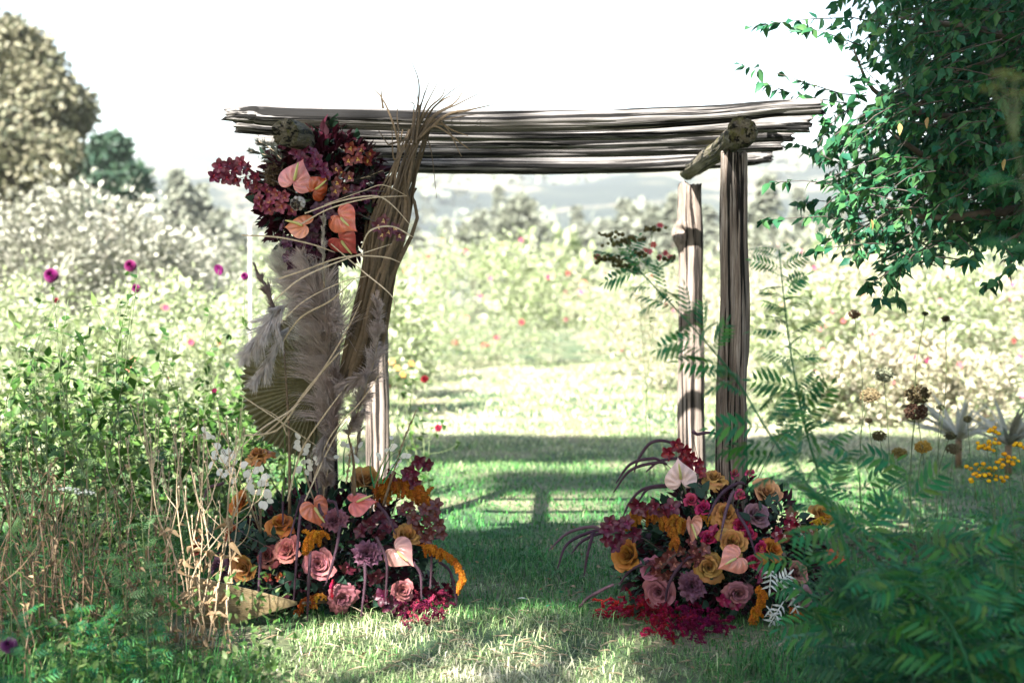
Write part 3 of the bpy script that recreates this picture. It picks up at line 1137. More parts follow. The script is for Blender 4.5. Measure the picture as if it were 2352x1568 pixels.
def foxtail(label, path, width=0.008, color=(0.15, 0.08, 0.11), tip=0.55, group=None, name='fountain_grass_plume', n=None, stemc=None):
    """slender bottle-brush plume of purple fountain grass on its stalk; the last part of the path is the plume"""
    path = smooth_path(path, 26)
    t = thing(name, label, 'fountain grass', path[0], group)
    k0 = int(26 * (1 - tip))
    V, Fs = tube(path[:k0 + 2], 0.0016, 5)
    part('stalk', V, Fs, M_STEM_DARK, t)
    q = path[k0:]
    m = len(q)
    prof = width * 0.62 * np.sin(np.linspace(0.25, 1, m) * PI * 0.97) ** 0.6 + 0.0008
    V, Fs = tube(q, prof, 7)
    part('spike', V, Fs, M_PLUME, t, np.array(color) * 0.85)
    n = n or int(500)
    tg = tangents(q)
    k = rng.uniform(0, m - 1.01, n)
    i = k.astype(int)
    p0 = q[i] + (q[i + 1] - q[i]) * (k - i)[:, None]
    rd = sph(n)
    rd -= (rd * tg[i]).sum(1, keepdims=True) * tg[i]
    d = nrm(nrm(rd) * 0.55 + tg[i] * 0.85)
    L = (prof[i] * 1.1 + width * 0.75) * rng.uniform(0.6, 1.3, n)
    s = nrm(np.cross(d, sph(n))) * 0.0006
    V = np.stack([p0 + s, p0 - s, p0 + d * L[:, None]], 1).reshape(-1, 3)
    part('bristles', V, np.arange(3 * n).reshape(-1, 3), M_PLUME, t, np.minimum(np.array(color) * 1.5 + 0.05, 1), stuff=True)
    return t


def amaranth(label, path, color, length=0.05, n=26, wid=0.014, name='hanging_amaranth', bead=0.0026, beads=1500, droop=1.0, spread=0.5, leaves=0):
    """tasselled amaranth: many beaded tassels hanging from an arching stem"""
    path = smooth_path(path, 20)
    t = thing(name, label, 'amaranth', path[0])
    V, Fs = tube(path, np.linspace(0.004, 0.002, 20), 6)
    part('stem', V, Fs, M_BEAD, t, np.array(color) * 0.7)
    tg = tangents(path)
    per = max(20, beads // n)
    for k in range(n):
        i = int(np.clip(rng.uniform(2, 19.9), 0, 19))
        s = rng.normal(0, 1, 3) * spread
        d = nrm(tg[i] * 0.5 + s)
        L = length * rng.uniform(0.5, 1.3) * (1 - 0.3 * i / 20)
        pts = [path[i]]
        for q in range(5):
            d = nrm(d + np.array([0, 0, -0.42 * droop]))
            pts.append(pts[-1] + d * L / 5)
        tp = smooth_path(pts, 12)
        V0, F0 = tube(tp, wid * 0.16 * np.linspace(1, 0.35, 12), 5)
        u = rng.random(per) * 10.9
        a = u.astype(int)
        c = tp[a] + (tp[a + 1] - tp[a]) * (u - a)[:, None] + sph(per) * (wid * 0.5 * (1 - 0.6 * u / 11) * rng.uniform(0.4, 1.1, per))[:, None]
        V1, F1 = scatter(TET, c, rot_frames(sph(per)), bead * rng.uniform(0.6, 1.4, per))
        V, F = cat_geo([(V0, F0), (V1, F1)])
        part('tassel', V, F, M_BEAD, t, np.array(color) * rng.uniform(0.75, 1.25), smooth=False)
    return t


DISC = None


def disc_mesh():
    a = np.linspace(0, 2 * PI, 16, endpoint=False)
    V = [(0, 0.5, 0.05)]
    for s, z in ((0.6, 0.03), (0.93, 0.0), (1.0, 0.02)):
        V += [(0.40 * s * math.cos(q), 0.5 + 0.5 * s * math.sin(q), z) for q in a]
    V.append((0, 1.12, 0.0))
    j = np.arange(16)
    j2 = (j + 1) % 16
    T = np.stack([0 * j, 1 + j, 1 + j2], -1)
    T = np.vstack([T, [[33 + 3, 33 + 4, len(V) - 1], [33 + 4, 33 + 5, len(V) - 1]]])
    Qs = np.concatenate([np.stack([1 + b * 16 + j, 17 + b * 16 + j, 17 + b * 16 + j2, 1 + b * 16 + j2], -1) for b in (0, 1)])
    return mesh_np('disc', np.array(V), [T, Qs], M_PAPER)


DISC = disc_mesh()


def lunaria(label, root, sprigs, depth_jit=0.05, size=0.030):
    """honesty: thin branches carrying white papery discs; sprigs are lists of (x, y, d)"""
    t = thing('honesty_branch', label, 'honesty', root)
    for sp in sprigs:
        pts = [np.asarray(root, float)] + [P(*q) for q in sp]
        p = smooth_path(pts, 14)
        V, Fs = tube(p, np.linspace(0.0022, 0.0012, 14), 5)
        part('stem', V, Fs, M_STEM_DRY, t)
        nd = 7
        for k in range(nd):
            i = 13 - int(k * 0.9)
            a = rng.random() * 2 * PI
            side = nrm(np.array([math.cos(a), rng.normal(0, 0.25), math.sin(a) * 0.9 + 0.1]))
            c = p[i] + side * 0.012
            n = nrm(np.array([rng.normal(0, 0.45), -1, rng.normal(0.15, 0.4)]))
            link('disc', DISC, t, mat4(frame(n, side), c, size * rng.uniform(0.8, 1.2)), (0.78, 0.74, 0.67))
    return t


def fan_leaf(name, label, hub, dirv, normal, rad, span, n, mat, stalk=None, ragged=0.06, pleat=0.022):
    """pleated palm fan; every pleat is its own narrow segment"""
    y = nrm(dirv)
    z = np.asarray(normal, float)
    z = nrm(z - np.dot(z, y) * y)
    x = np.cross(y, z)
    hub = np.asarray(hub, float)
    t = thing(name, label, 'palm fan', hub)
    an = np.linspace(-span / 2, span / 2, n + 1)
    ph = rng.random() * 6
    for k in range(n):
        a0, a1 = an[k], an[k + 1]
        L = rad * (0.93 + 0.07 * math.cos(an[k] * 1.2)) * (1 - ragged * rng.random())
        rows = []
        for s in np.linspace(0.05, 1.0, 7):
            for (a, dz) in ((a0, 0.0), ((a0 + a1) / 2, pleat * s), (a1, 0.0)):
                q = L * s * (1 + (0.035 * s if dz else 0))
                bend = -0.10 * rad * s * s + 0.05 * rad * math.sin(a * 3 + ph) * s
                rows.append(hub + q * (math.sin(a) * x + math.cos(a) * y) + (dz + bend) * z)
        part('pleat', np.array(rows), grid_q(7, 3), mat, t, smooth=False)
    if stalk is not None:
        V, Fs = tube(smooth_path([hub] + list(stalk), 10), np.linspace(0.007, 0.009, 10), 7)
        part('stalk', V, Fs, M_STEM_BROWN, t)
    return t


def leaf_sprig(name, label, path, n, size, mat, T=None, cat='foliage', group=None, smat=None, wide=0.8, n_parts=True):
    path = smooth_path(path, 18)
    t = thing(name, label, cat, path[0], group)
    V, Fs = tube(path, np.linspace(0.003, 0.0015, 18), 5)
    part('stem', V, Fs, smat or M_STEM_DARK, t)
    tg = tangents(path)
    for k in range(n):
        i = int(3 + (k / n) * 14)
        sgn = 1 if k % 2 else -1
        s = nrm(np.cross(tg[i], (0.1, -1, 0.2)))
        d = nrm(tg[i] * 0.55 + s * sgn * wide + rng.normal(0, 0.25, 3))
        me = T
        link('leaf', me, t, mat4(rot_frames(d[None], np.array([rng.normal(0, 0.5)]), (0.1, -0.8, 0.6))[0], path[i], size * rng.uniform(0.75, 1.2)))
    return t


LM_DARK = mesh_np('leaf', leaf_t(0.6, 0.06, 0.15)[0], leaf_t()[1], M_DARKLEAF)
LM_WINE = mesh_np('leaf', leaf_t(0.45, 0.06, 0.15)[0], leaf_t()[1], M_WINELEAF)
LM_NARROW = mesh_np('leaf', LEAF_N[0], LEAF_N[1], M_DARKLEAF)
# ------------------------------------------------------------------ the three flower arrangements
class Mound:
    def __init__(s, px, py, Yc, rx, ry, rz):
        s.c = P(px, py, Yc)
        s.r = np.array([rx, ry, rz])

    def at(s, x, y, out=0.0):
        """front surface of the arrangement at photo position x, y; and its outward normal"""
        d = s.c[1]
        for _ in range(4):
            p = P(x, y, d)
            q = (p - s.c) / s.r
            k = q[0] ** 2 + q[2] ** 2
            d = s.c[1] - s.r[1] * math.sqrt(max(0.0, 1 - min(k, 1.0))) - out
        p = P(x, y, d)
        n = nrm(((p - s.c) / s.r ** 2) * 0.16 + np.array([0, -0.75, 0.25]))
        return p, n

    def core(s, f=0.35):
        return s.c + np.array([0, 0.05, -s.r[2] * f])


ML = Mound(760, 1300, 6.86, 0.55, 0.34, 0.42)
MR = Mound(1660, 1290, 6.86, 0.52, 0.34, 0.42)
MU = Mound(745, 450, 6.80, 0.34, 0.20, 0.36)


def mound_base(m, name, label, n_leaf, cols, low):
    """the leafy mass the stems are pushed into"""
    t = thing(name, label, 'greenery', (m.c[0], m.c[1], low))
    for mat, T, n, sz in cols:
        p = ball(n, m.c, m.r * 0.90, 0.35)
        p = p[p[:, 2] > low + 0.02]
        d = nrm((p - m.c) / m.r + (0, -0.25, 0.1) + rng.normal(0, 0.5, p.shape))
        V, Fs = scatter(T, p, rot_frames(d, rng.normal(0, 0.8, len(p))), sz * rng.uniform(0.6, 1.3, len(p)))
        part('filler_leaves', V, Fs, mat, t, stuff=True)
    for k in range(n_leaf):
        q = sph(1)[0]
        q[1] = -abs(q[1])
        p = m.c + q * m.r * 0.92
        if p[2] < low + 0.04:
            continue
        d = nrm(q + rng.normal(0, 0.4, 3) + (0, -0.2, 0))
        me = [LM_DARK, LM_WINE][int(rng.random() < 0.35 + 0.3 * (q[0] > 0))]
        link('leaf', me, t, mat4(rot_frames(d[None], np.array([rng.normal(0, 0.8)]), (0.1, -0.6, 0.6))[0], p, rng.uniform(0.05, 0.085)))
    return t


mound_base(ML, 'leafy_mound', 'dark leafy mass filling the left floor arrangement at the front post', 90,
           [(M_DARKLEAF, LEAF, 1700, 0.06), (M_WINELEAF, LEAF, 1700, 0.055)], 0.0)
mound_base(MR, 'leafy_mound', 'dark leafy mass filling the right floor arrangement at the front post', 80,
           [(M_DARKLEAF, LEAF, 1500, 0.06), (M_WINELEAF, LEAF, 1700, 0.055)], 0.0)
mound_base(MU, 'leafy_mound', 'dark wine-coloured mass filling the flower cluster hung on the front left post', 40,
           [(M_WINELEAF, LEAF, 2300, 0.062), (M_DARKLEAF, LEAF, 500, 0.05)], 1.5)

TAN, TAN2, ORG, RUST = (0.50, 0.26, 0.09), (0.56, 0.33, 0.13), (0.60, 0.25, 0.06), (0.33, 0.10, 0.035)
PINK, DUSK, MAUVE, PURP = (0.52, 0.22, 0.19), (0.34, 0.12, 0.105), (0.36, 0.16, 0.185), (0.19, 0.095, 0.14)
CORAL, PALE, PEACH = (0.80, 0.22, 0.17), (0.82, 0.47, 0.42), (0.80, 0.33, 0.20)
BURG, BROWN, MAG, RED = (0.085, 0.008, 0.022), (0.075, 0.017, 0.019), (0.42, 0.03, 0.11), (0.15, 0.006, 0.016)


def put(m, kind, cat, x, y, rpx, color, variant, label, tilt=(0, 0), out=0.02, group=None):
    if kind == 'rose' and rng.random() < 0.45:
        variant = [ROSE_D, ROSE_E][int(variant is ROSE_C)]
    p, n = m.at(x, y, out)
    n = nrm(n + np.array([tilt[0], 0, tilt[1]]))
    d = p[1]
    return rose(kind, label, p, rpx * d / FPX * 1.06, n, color, group, m.core(), cat, variant)


# left floor arrangement
L_ROSES = [
    (592, 1040, 27, TAN, ROSE_C, 'rose', (-0.3, 0.9), 'dried tan rose at the top of the left arrangement, beside the white honesty discs'),
    (840, 1104, 28, TAN2, ROSE_A, 'rose', (0, 0.35), 'tan rose at the top of the left arrangement, just left of the big rust amaranth'),
    (553, 1156, 26, ORG, ROSE_A, 'rose', (-0.5, 0.2), 'orange rose facing left behind the pale dry stalks'),
    (643, 1200, 29, ORG, ROSE_C, 'rose', (0, 0.8), 'wide open orange rose left of the folded pink anthurium'),
    (934, 1229, 27, TAN2, ROSE_B, 'rose', (0.1, 0.5), 'tan rose directly above the pale heart-shaped anthurium'),
    (562, 1306, 27, TAN, ROSE_A, 'rose', (-0.2, 0), 'tan spiral rose above the palm fan lying on the grass'),
    (534, 1226, 17, RUST, ROSE_B, 'rose', (-0.4, 0.2), 'small rust rosebud among the dry stalks of the left arrangement'),
    (455, 1254, 20, RUST, ROSE_B, 'rose', (-0.7, 0.1), 'rust-brown rose at the far left edge of the left arrangement'),
    (659, 1262, 29, PINK, ROSE_B, 'rose', (-0.3, 0.2), 'salmon pink rose with tight swirled petals left of the small orange amaranth'),
    (612, 1275, 26, DUSK, ROSE_C, 'rose', (-0.2, 0.1), 'dusky brown-pink rose between the tan spiral rose and the salmon pink rose'),
    (732, 1295, 31, (0.46, 0.20, 0.21), ROSE_B, 'rose', (0, 0), 'large mauve-pink rose below the small orange amaranth'),
    (787, 1374, 30, MAUVE, ROSE_C, 'rose', (0.1, -0.2), 'mauve rose low at the front, near the grass in the left arrangement'),
    (924, 1355, 21, (0.45, 0.2, 0.2), ROSE_B, 'rose', (0.1, 0), 'small dusty pink rose beneath the pale heart-shaped anthurium'),
    (498, 1303, 23, PURP, ROSE_C, 'rose', (-0.4, 0), 'purplish rose half hidden by dry stalks, left of the tan spiral rose'),
]
for x, y, r, c, v, k, tl, lab in L_ROSES:
    put(ML, k, 'rose', x, y, r, c, v, lab, tl, 0.03)
put(ML, 'carnation', 'carnation', 767, 1193, 26, (0.30, 0.14, 0.18), CARN, 'ruffled lilac carnation right of the folded pink anthurium', (0, 0.2), 0.03)
put(ML, 'carnation', 'carnation', 843, 1272, 28, PURP, CARN, 'ruffled grey-purple carnation in the dark middle of the left arrangement', (0, 0), 0.03)


def anth(m, x, y, size_px, n, ang, col, lab, v=0, out=0.07):
    p, _ = m.at(x, y, out)
    return anthurium(lab, p, size_px * p[1] / FPX, n, ang, col, m.core(), v)


anth(ML, 727, 1177, 78, (0.5, -0.8, 0.15), 155, CORAL, 'folded pink anthurium pointing down beside the lilac carnation', 1)
anth(ML, 832, 1152, 72, (0.05, -0.62, 0.78), 75, (0.85, 0.27, 0.24), 'flat coral pink anthurium lying below the top tan rose', 0, 0.10)
anth(ML, 922, 1274, 76, (-0.1, -0.95, 0.3), 132, PALE, 'pale pink heart-shaped anthurium with deep veins, right side of the left arrangement', 0)
# right floor arrangement
R_ROSES = [
    (1641, 1094, 28, TAN2, ROSE_C, (0, 0.7), 'tan rose at the top of the right arrangement, right of the upright blush anthurium'),
    (1761, 1130, 27, (0.62, 0.36, 0.2), ROSE_B, (0.2, 0.3), 'cream-tan rose high on the right arrangement, behind the green tansy leaves'),
    (1667, 1177, 29, TAN, ROSE_C, (0, 0.4), 'open tan rose above the three magenta blooms of the right arrangement'),
    (1442, 1276, 28, (0.52, 0.26, 0.07), ROSE_A, (-0.35, 0), 'golden tan rose at the left end of the right arrangement, under the rust amaranth'),
    (1682, 1246, 30, TAN2, ROSE_B, (0, 0.2), 'tan ruffled rose directly above the salmon anthurium of the right arrangement'),
    (1628, 1302, 31, (0.48, 0.29, 0.11), ROSE_C, (0, 0), 'wide beige-tan rose left of the salmon anthurium, above the mauve carnation'),
    (1776, 1261, 26, ORG, ROSE_C, (0.4, 0.2), 'orange-tan rose right of the magenta blooms, beside the wine orchids'),
    (1891, 1182, 28, (0.55, 0.3, 0.08), ROSE_A, (0.4, 0.6), 'golden rose at the far upper right of the right arrangement, behind tansy leaves'),
    (1514, 1360, 31, (0.38, 0.17, 0.19), ROSE_A, (-0.2, -0.1), 'big mauve rose low on the left front, above the magenta amaranth on the grass'),
    (1738, 1182, 26, (0.27, 0.16, 0.19), ROSE_B, (0.1, 0.2), 'greyish lilac rose high on the right arrangement under the cream-tan rose'),
    (1696, 1363, 30, (0.33, 0.155, 0.17), ROSE_C, (0.1, 0), 'dusky mauve rose with open petals low in the right arrangement, left of the orange amaranth'),
    (1494, 1305, 22, (0.4, 0.17, 0.23), ROSE_B, (-0.4, 0.1), 'small mauve-rose bloom between the golden tan rose and the big mauve rose'),
    (1829, 1315, 23, (0.45, 0.25, 0.22), ROSE_B, (0.3, 0.1), 'dusty beige-pink rose behind the woolly silver leaves'),
    (1849, 1370, 25, (0.30, 0.19, 0.21), ROSE_C, (0.3, -0.2), 'pale lilac rose low at the right end, behind the blurred tansy leaves'),
    (1903, 1353, 15, (0.35, 0.17, 0.2), ROSE_B, (0.5, 0), 'little mauve rosebud at the far right end of the right arrangement'),
    (1926, 1282, 21, (0.75, 0.22, 0.1), ROSE_C, (0.6, 0.2), 'coral-orange rose at the far right of the right arrangement'),
]
for x, y, r, c, v, tl, lab in R_ROSES:
    put(MR, 'rose', 'rose', x, y, r, c, v, lab, tl, 0.03)
put(MR, 'carnation', 'carnation', 1590, 1346, 28, PURP, CARN, 'ruffled grey-purple carnation low in the right arrangement', (0, 0), 0.03)
for x, y, r, lab in [
    (1588, 1148, 16, 'magenta bloom highest of the small ruffled pink flowers, left side of the right arrangement'),
    (1616, 1165, 16, 'purple-pink open bloom with a yellow middle left of the open tan rose'),
    (1627, 1235, 18, 'ring-shaped magenta bloom right of the narrow folded anthurium'),
    (1703, 1206, 17, 'crimson bloom under the open tan rose, upper one of a touching pair'),
    (1721, 1226, 17, 'crimson bloom right of the ruffled tan rose, lower one of a touching pair'),
    (1735, 1288, 17, 'crimson bloom just right of the salmon anthurium'),
    (1748, 1255, 14, 'small crimson bloom left of the orange-tan rose'),
    (1686, 1086, 14, 'pink bloom at the foot of the front right post'),
    (1700, 1134, 13, 'small faded pink bloom below the cream-tan rose'),
    (1724, 1085, 11, 'tiny rosy bloom right of the front right post'),
]:
    put(MR, 'lisianthus', 'lisianthus', x, y, r, MAG if y > 1150 else (0.5, 0.08, 0.16), LISI, lab, (0, 0.2), 0.03, 'magenta lisianthus in the right arrangement')
anth(MR, 1562, 1088, 74, (-0.1, -1, 0.1), -8, (0.85, 0.62, 0.58), 'upright blush-white anthurium at the top of the right arrangement', 0, 0.12)
anth(MR, 1588, 1214, 68, (0.45, -0.85, 0.1), 178, (0.85, 0.40, 0.34), 'narrow folded blush anthurium in the middle of the right arrangement', 2)
anth(MR, 1680, 1288, 72, (0.1, -0.93, 0.33), -120, (0.85, 0.36, 0.30), 'wide salmon anthurium beside the beige-tan rose in the right arrangement', 0, 0.09)
# flower cluster on the left post
anth(MU, 681, 402, 80, (-0.1, -1, 0.1), 20, (0.82, 0.38, 0.34), 'large pink anthurium at the top of the hanging cluster, spadix pointing up', 0, 0.06)
anth(MU, 731, 427, 64, (0.3, -0.85, -0.2), 45, (0.62, 0.12, 0.08), 'dark coral anthurium tucked behind the large pink one', 0, 0.03)
anth(MU, 684, 519, 74, (-0.25, -0.75, 0.6), -75, PEACH, 'peach anthurium curled forward at the lower left of the hanging cluster', 1, 0.07)
anth(MU, 792, 508, 74, (-0.25, -0.95, 0.15), 130, (0.82, 0.24, 0.16), 'bright coral anthurium at the right of the narrow grey plume', 0, 0.07)
anth(MU, 793, 560, 72, (0.0, -0.8, -0.4), 140, (0.8, 0.27, 0.2), 'salmon anthurium lowest in the hanging cluster, seen partly from behind', 0, 0.04)


def U(x, y, out=0.03):
    return MU.at(x, y, out)[0]


# protea
pp, pn = MU.at(687, 466, 0.11)
pt = thing('protea_bud', 'round silvery protea bud with a dark speckled middle in the hanging cluster', 'protea', pp)
pr = frame((-0.35, -0.9, -0.25), (0, 0, 1))
for ring, (num, rr, zz, op) in enumerate([(10, 0.020, -0.016, 0.9), (10, 0.026, -0.004, 0.55), (9, 0.024, 0.008, 0.25), (7, 0.014, 0.018, -0.15)]):
    for k in range(num):
        a = 2 * PI * (k + 0.5 * (ring % 2)) / num
        o = pr @ np.array([math.cos(a) * rr, math.sin(a) * rr, zz])
        d = pr @ np.array([math.cos(a) * (op - 0.15), math.sin(a) * (op - 0.15), 1.0])
        nn = pr @ np.array([math.cos(a), math.sin(a), 0.1])
        link('bract', TEPAL, pt, mat4(frame(nn, d), pp + o, 0.028), (0.55, 0.50, 0.44) if ring < 3 else (0.06, 0.045, 0.04))
V, Fs = tube(np.array([pp + pr @ np.array([0, 0, z]) for z in np.linspace(-0.03, 0.026, 8)]), [0.008, 0.022, 0.027, 0.028, 0.026, 0.021, 0.014, 0.006], 14)
part('body', V, Fs, M_PLUME, pt, (0.45, 0.40, 0.35))
V, Fs = scatter(OCT, pp + np.einsum('ij,nj->ni', pr, np.stack([rng.normal(0, 0.008, 40), rng.normal(0, 0.008, 40), 0.026 + 0 * rng.random(40)], -1)), rot_frames(sph(40)), 0.0022)
part('speckles', V, Fs, M_STEM_DARK, pt, stuff=True)
stem_to(pt, MU.core(0), pp - pr[:, 2] * 0.03, M_STEM, 0.006)

# orchids of the hanging cluster
PO = (0.12, 0.012, 0.036)
orchid_spray('long plum orchid spray reaching left out of the hanging cluster', [U(720, 470, -0.05), U(640, 420), U(560, 392, 0.0), P(490, 402, 6.7)],
             [P(x, y, 6.66) for x, y in [(492, 405), (506, 382), (528, 380), (522, 408), (545, 412), (555, 376), (572, 390), (573, 420), (588, 404), (540, 390), (505, 400)]], PO, (0.3, 0.02, 0.05), 0.068)
orchid_spray('plum orchid spray with upturned flowers, lower left of the hanging cluster', [U(720, 480, -0.05), U(660, 470), U(600, 458, 0.0), P(575, 440, 6.66)],
             [U(x, y) for x, y in [(578, 446), (588, 430), (598, 458), (612, 440), (622, 466), (637, 446), (648, 474), (618, 480), (655, 452), (668, 482), (596, 470)]], (0.19, 0.025, 0.05), (0.35, 0.1, 0.05), 0.062)
orchid_spray('dark purple orchid spray crowning the hanging cluster under the beam', [U(720, 470, -0.05), U(705, 400), U(700, 350)],
             [U(x, y) for x, y in [(680, 350), (700, 342), (718, 352), (694, 366), (728, 366), (740, 385), (712, 378), (746, 400), (690, 335)]], (0.12, 0.012, 0.05), (0.2, 0.02, 0.06), 0.062)
orchid_spray('red-brown orchid spray with yellow lips at the upper right of the hanging cluster', [U(730, 470, -0.05), U(775, 410), U(835, 352)],
             [U(x, y) for x, y in [(806, 340), (832, 346), (848, 352), (822, 366), (800, 370), (846, 368)]], (0.17, 0.02, 0.018), (0.60, 0.36, 0.10), 0.058)
orchid_spray('brown orchid spray with gold lips in the middle right of the hanging cluster', [U(735, 480, -0.05), U(770, 420), U(800, 380)],
             [U(x, y) for x, y in [(770, 390), (752, 412), (776, 420), (786, 396), (803, 408), (770, 440), (790, 432)]], (0.11, 0.02, 0.022), (0.5, 0.3, 0.08), 0.055)
orchid_spray('dark brown orchid spray with cream lips crossing the dried palm bundle', [U(760, 490, -0.05), U(820, 490, 0.02), P(905, 535, 6.5)],
             [P(x, y, 6.48) for x, y in [(868, 520), (882, 508), (893, 533), (905, 526), (915, 542), (880, 540)]], (0.09, 0.014, 0.022), (0.62, 0.42, 0.2), 0.058)
orchid_spray('dusky violet orchid spray fanning right toward the dried palm bundle', [U(745, 470, -0.05), U(820, 440), P(885, 440, 6.6)],
             [U(x, y, 0.0) for x, y in [(815, 440), (838, 425), (856, 446), (872, 432), (835, 458), (884, 450), (858, 470), (806, 465), (826, 480)]], (0.075, 0.012, 0.035), (0.13, 0.02, 0.05), 0.06)
orchid_spray('almost black plum orchid spray trailing at the bottom of the hanging cluster', [U(735, 500, -0.05), U(700, 560), P(668, 590, 6.66)],
             [P(x, y, 6.62) for x, y in [(664, 590), (680, 582), (672, 608), (700, 575), (712, 560), (690, 556), (662, 560), (740, 556), (728, 580), (704, 606)]], (0.05, 0.008, 0.028), (0.1, 0.02, 0.06), 0.062)
orchid_spray('dark plum orchids filling the middle of the hanging cluster below the protea', [U(740, 480, -0.05), U(745, 500), U(740, 545)],
             [U(x, y, 0.02) for x, y in [(730, 480), (752, 470), (745, 505), (725, 520), (762, 495), (718, 548), (765, 455), (652, 520), (656, 545)]], (0.055, 0.009, 0.03), (0.09, 0.015, 0.04), 0.06)
# sprigs and dried tufts of the cluster
for k, (x, y, lab) in enumerate([(570, 345, 'feathery dark dried fern sprig reaching left above the plum orchids'), (590, 322, 'feathery dark dried fern sprig just under the rail ends'),
                                 (612, 360, 'short feathery dark fern sprig behind the brown seed tuft')]):
    plume(lab, [U(680, 420, -0.02), P((x + 680) / 2, (y + 400) / 2 - 8, 6.72), P(x, y, 6.72)], 0.07, (0.07, 0.075, 0.06), 240, 'dried_fern', 'dried fern', 0.30, 0.05, hair=0.0016)
for k, (x, y, lab) in enumerate([(880, 395, 'dark feathery grass sprig pointing right beside the red-brown orchids'), (860, 410, 'lower dark feathery sprig pointing right above the violet orchids')]):
    plume(lab, [U(790, 420, -0.02), P(835, 408, 6.66), P(x, y - 4, 6.66)], 0.05, (0.045, 0.04, 0.035), 160, 'dried_fern', 'dried fern', 0.25, 0.05, hair=0.0014)
bt = thing('seed_tuft', 'round beige-brown dried seed tuft left of the large pink anthurium', 'dried tuft', U(632, 405))
bp = ball(900, U(632, 405, -0.02), (0.045, 0.045, 0.05), 0.5)
V, Fs = scatter(LEAF_N, bp, rot_frames(sph(900) + (0, -0.2, -0.2), rng.random(900) * 6), 0.03)
part('tuft', V, Fs, M_RAFFIA, bt, stuff=True)
V, Fs = tube(smooth_path([MU.core(0), U(650, 415, -0.03), U(632, 405, -0.02)], 8), 0.004, 6)
part('stem', V, Fs, M_STEM_BROWN, bt)

# ---- amaranths
OA = (0.30, 0.098, 0.012)


def ML_(x, y, o=0.05):
    return ML.at(x, y, o)[0]


def MR_(x, y, o=0.05):
    return MR.at(x, y, o)[0]


amaranth('big rust-orange amaranth arching over the upper right of the left arrangement', [ML_(862, 1140, 0.08), ML_(882, 1108, 0.1), ML_(930, 1108, 0.12), ML_(970, 1135, 0.14), ML_(992, 1165, 0.14)], OA, 0.075, 130, 0.034, beads=17000, bead=0.0036, spread=0.9)
amaranth('small orange amaranth between the lilac carnation and the mauve-pink rose', [ML_(745, 1225), ML_(715, 1228), ML_(705, 1255)], (0.40, 0.14, 0.012), 0.05, 50, 0.028, beads=6000, bead=0.0034)
amaranth('orange amaranth tail drooping out to the right of the left arrangement', [ML_(955, 1250), P(1000, 1258, 6.62), P(1040, 1285, 6.55), P(1062, 1320, 6.5), P(1055, 1345, 6.5)], (0.36, 0.125, 0.012), 0.045, 80, 0.026, beads=8000, bead=0.0032, spread=0.3)
amaranth('burnt orange amaranth and dry bits at the bottom left beside the palm fan', [ML_(730, 1362), ML_(700, 1380), ML_(685, 1402)], (0.30, 0.07, 0.012), 0.05, 26, 0.016, beads=1900)
amaranth('little gold amaranth tuft low in the front of the left arrangement', [ML_(750, 1370), ML_(726, 1366), ML_(722, 1390)], (0.48, 0.22, 0.03), 0.035, 14, 0.014, beads=800)
amaranth('red amaranth tassel hanging left of the low mauve rose', [ML_(765, 1330), ML_(763, 1345), ML_(764, 1365)], (0.4, 0.02, 0.06), 0.03, 10, 0.012, beads=600, spread=0.25)
amaranth('rust-orange amaranth arching over the left side of the right arrangement', [MR_(1600, 1215), MR_(1545, 1182, 0.12), MR_(1490, 1170, 0.13), MR_(1455, 1182, 0.13), MR_(1444, 1200, 0.13)], (0.33, 0.125, 0.018), 0.07, 110, 0.028, beads=13000, bead=0.0034)
amaranth('rust amaranth tassels hanging below the arch beside the brown orchids', [MR_(1510, 1185, 0.1), MR_(1538, 1200, 0.12), MR_(1552, 1240, 0.12)], (0.31, 0.11, 0.016), 0.065, 50, 0.024, beads=5500, bead=0.0034, spread=0.3)
amaranth('bright orange amaranth standing right of the dusky mauve rose', [MR_(1742, 1345), MR_(1750, 1365), MR_(1738, 1400), MR_(1735, 1420)], (0.45, 0.165, 0.015), 0.05, 44, 0.026, beads=5000, bead=0.0034)
amaranth('rust-red amaranth at the lower right, half behind the tansy leaves', [MR_(1810, 1390), MR_(1835, 1412), MR_(1850, 1432)], (0.32, 0.08, 0.015), 0.06, 24, 0.016, beads=1600)
amaranth('small orange amaranth behind the narrow folded anthurium', [MR_(1640, 1190, 0), MR_(1605, 1185, 0), MR_(1600, 1210, 0)], (0.5, 0.2, 0.03), 0.04, 12, 0.014, beads=700)
amaranth('tall golden amaranth tuft far right, behind the golden rose', [MR_(1860, 1200), MR_(1895, 1185), MR_(1905, 1200)], (0.5, 0.28, 0.02), 0.05, 16, 0.016, beads=900)


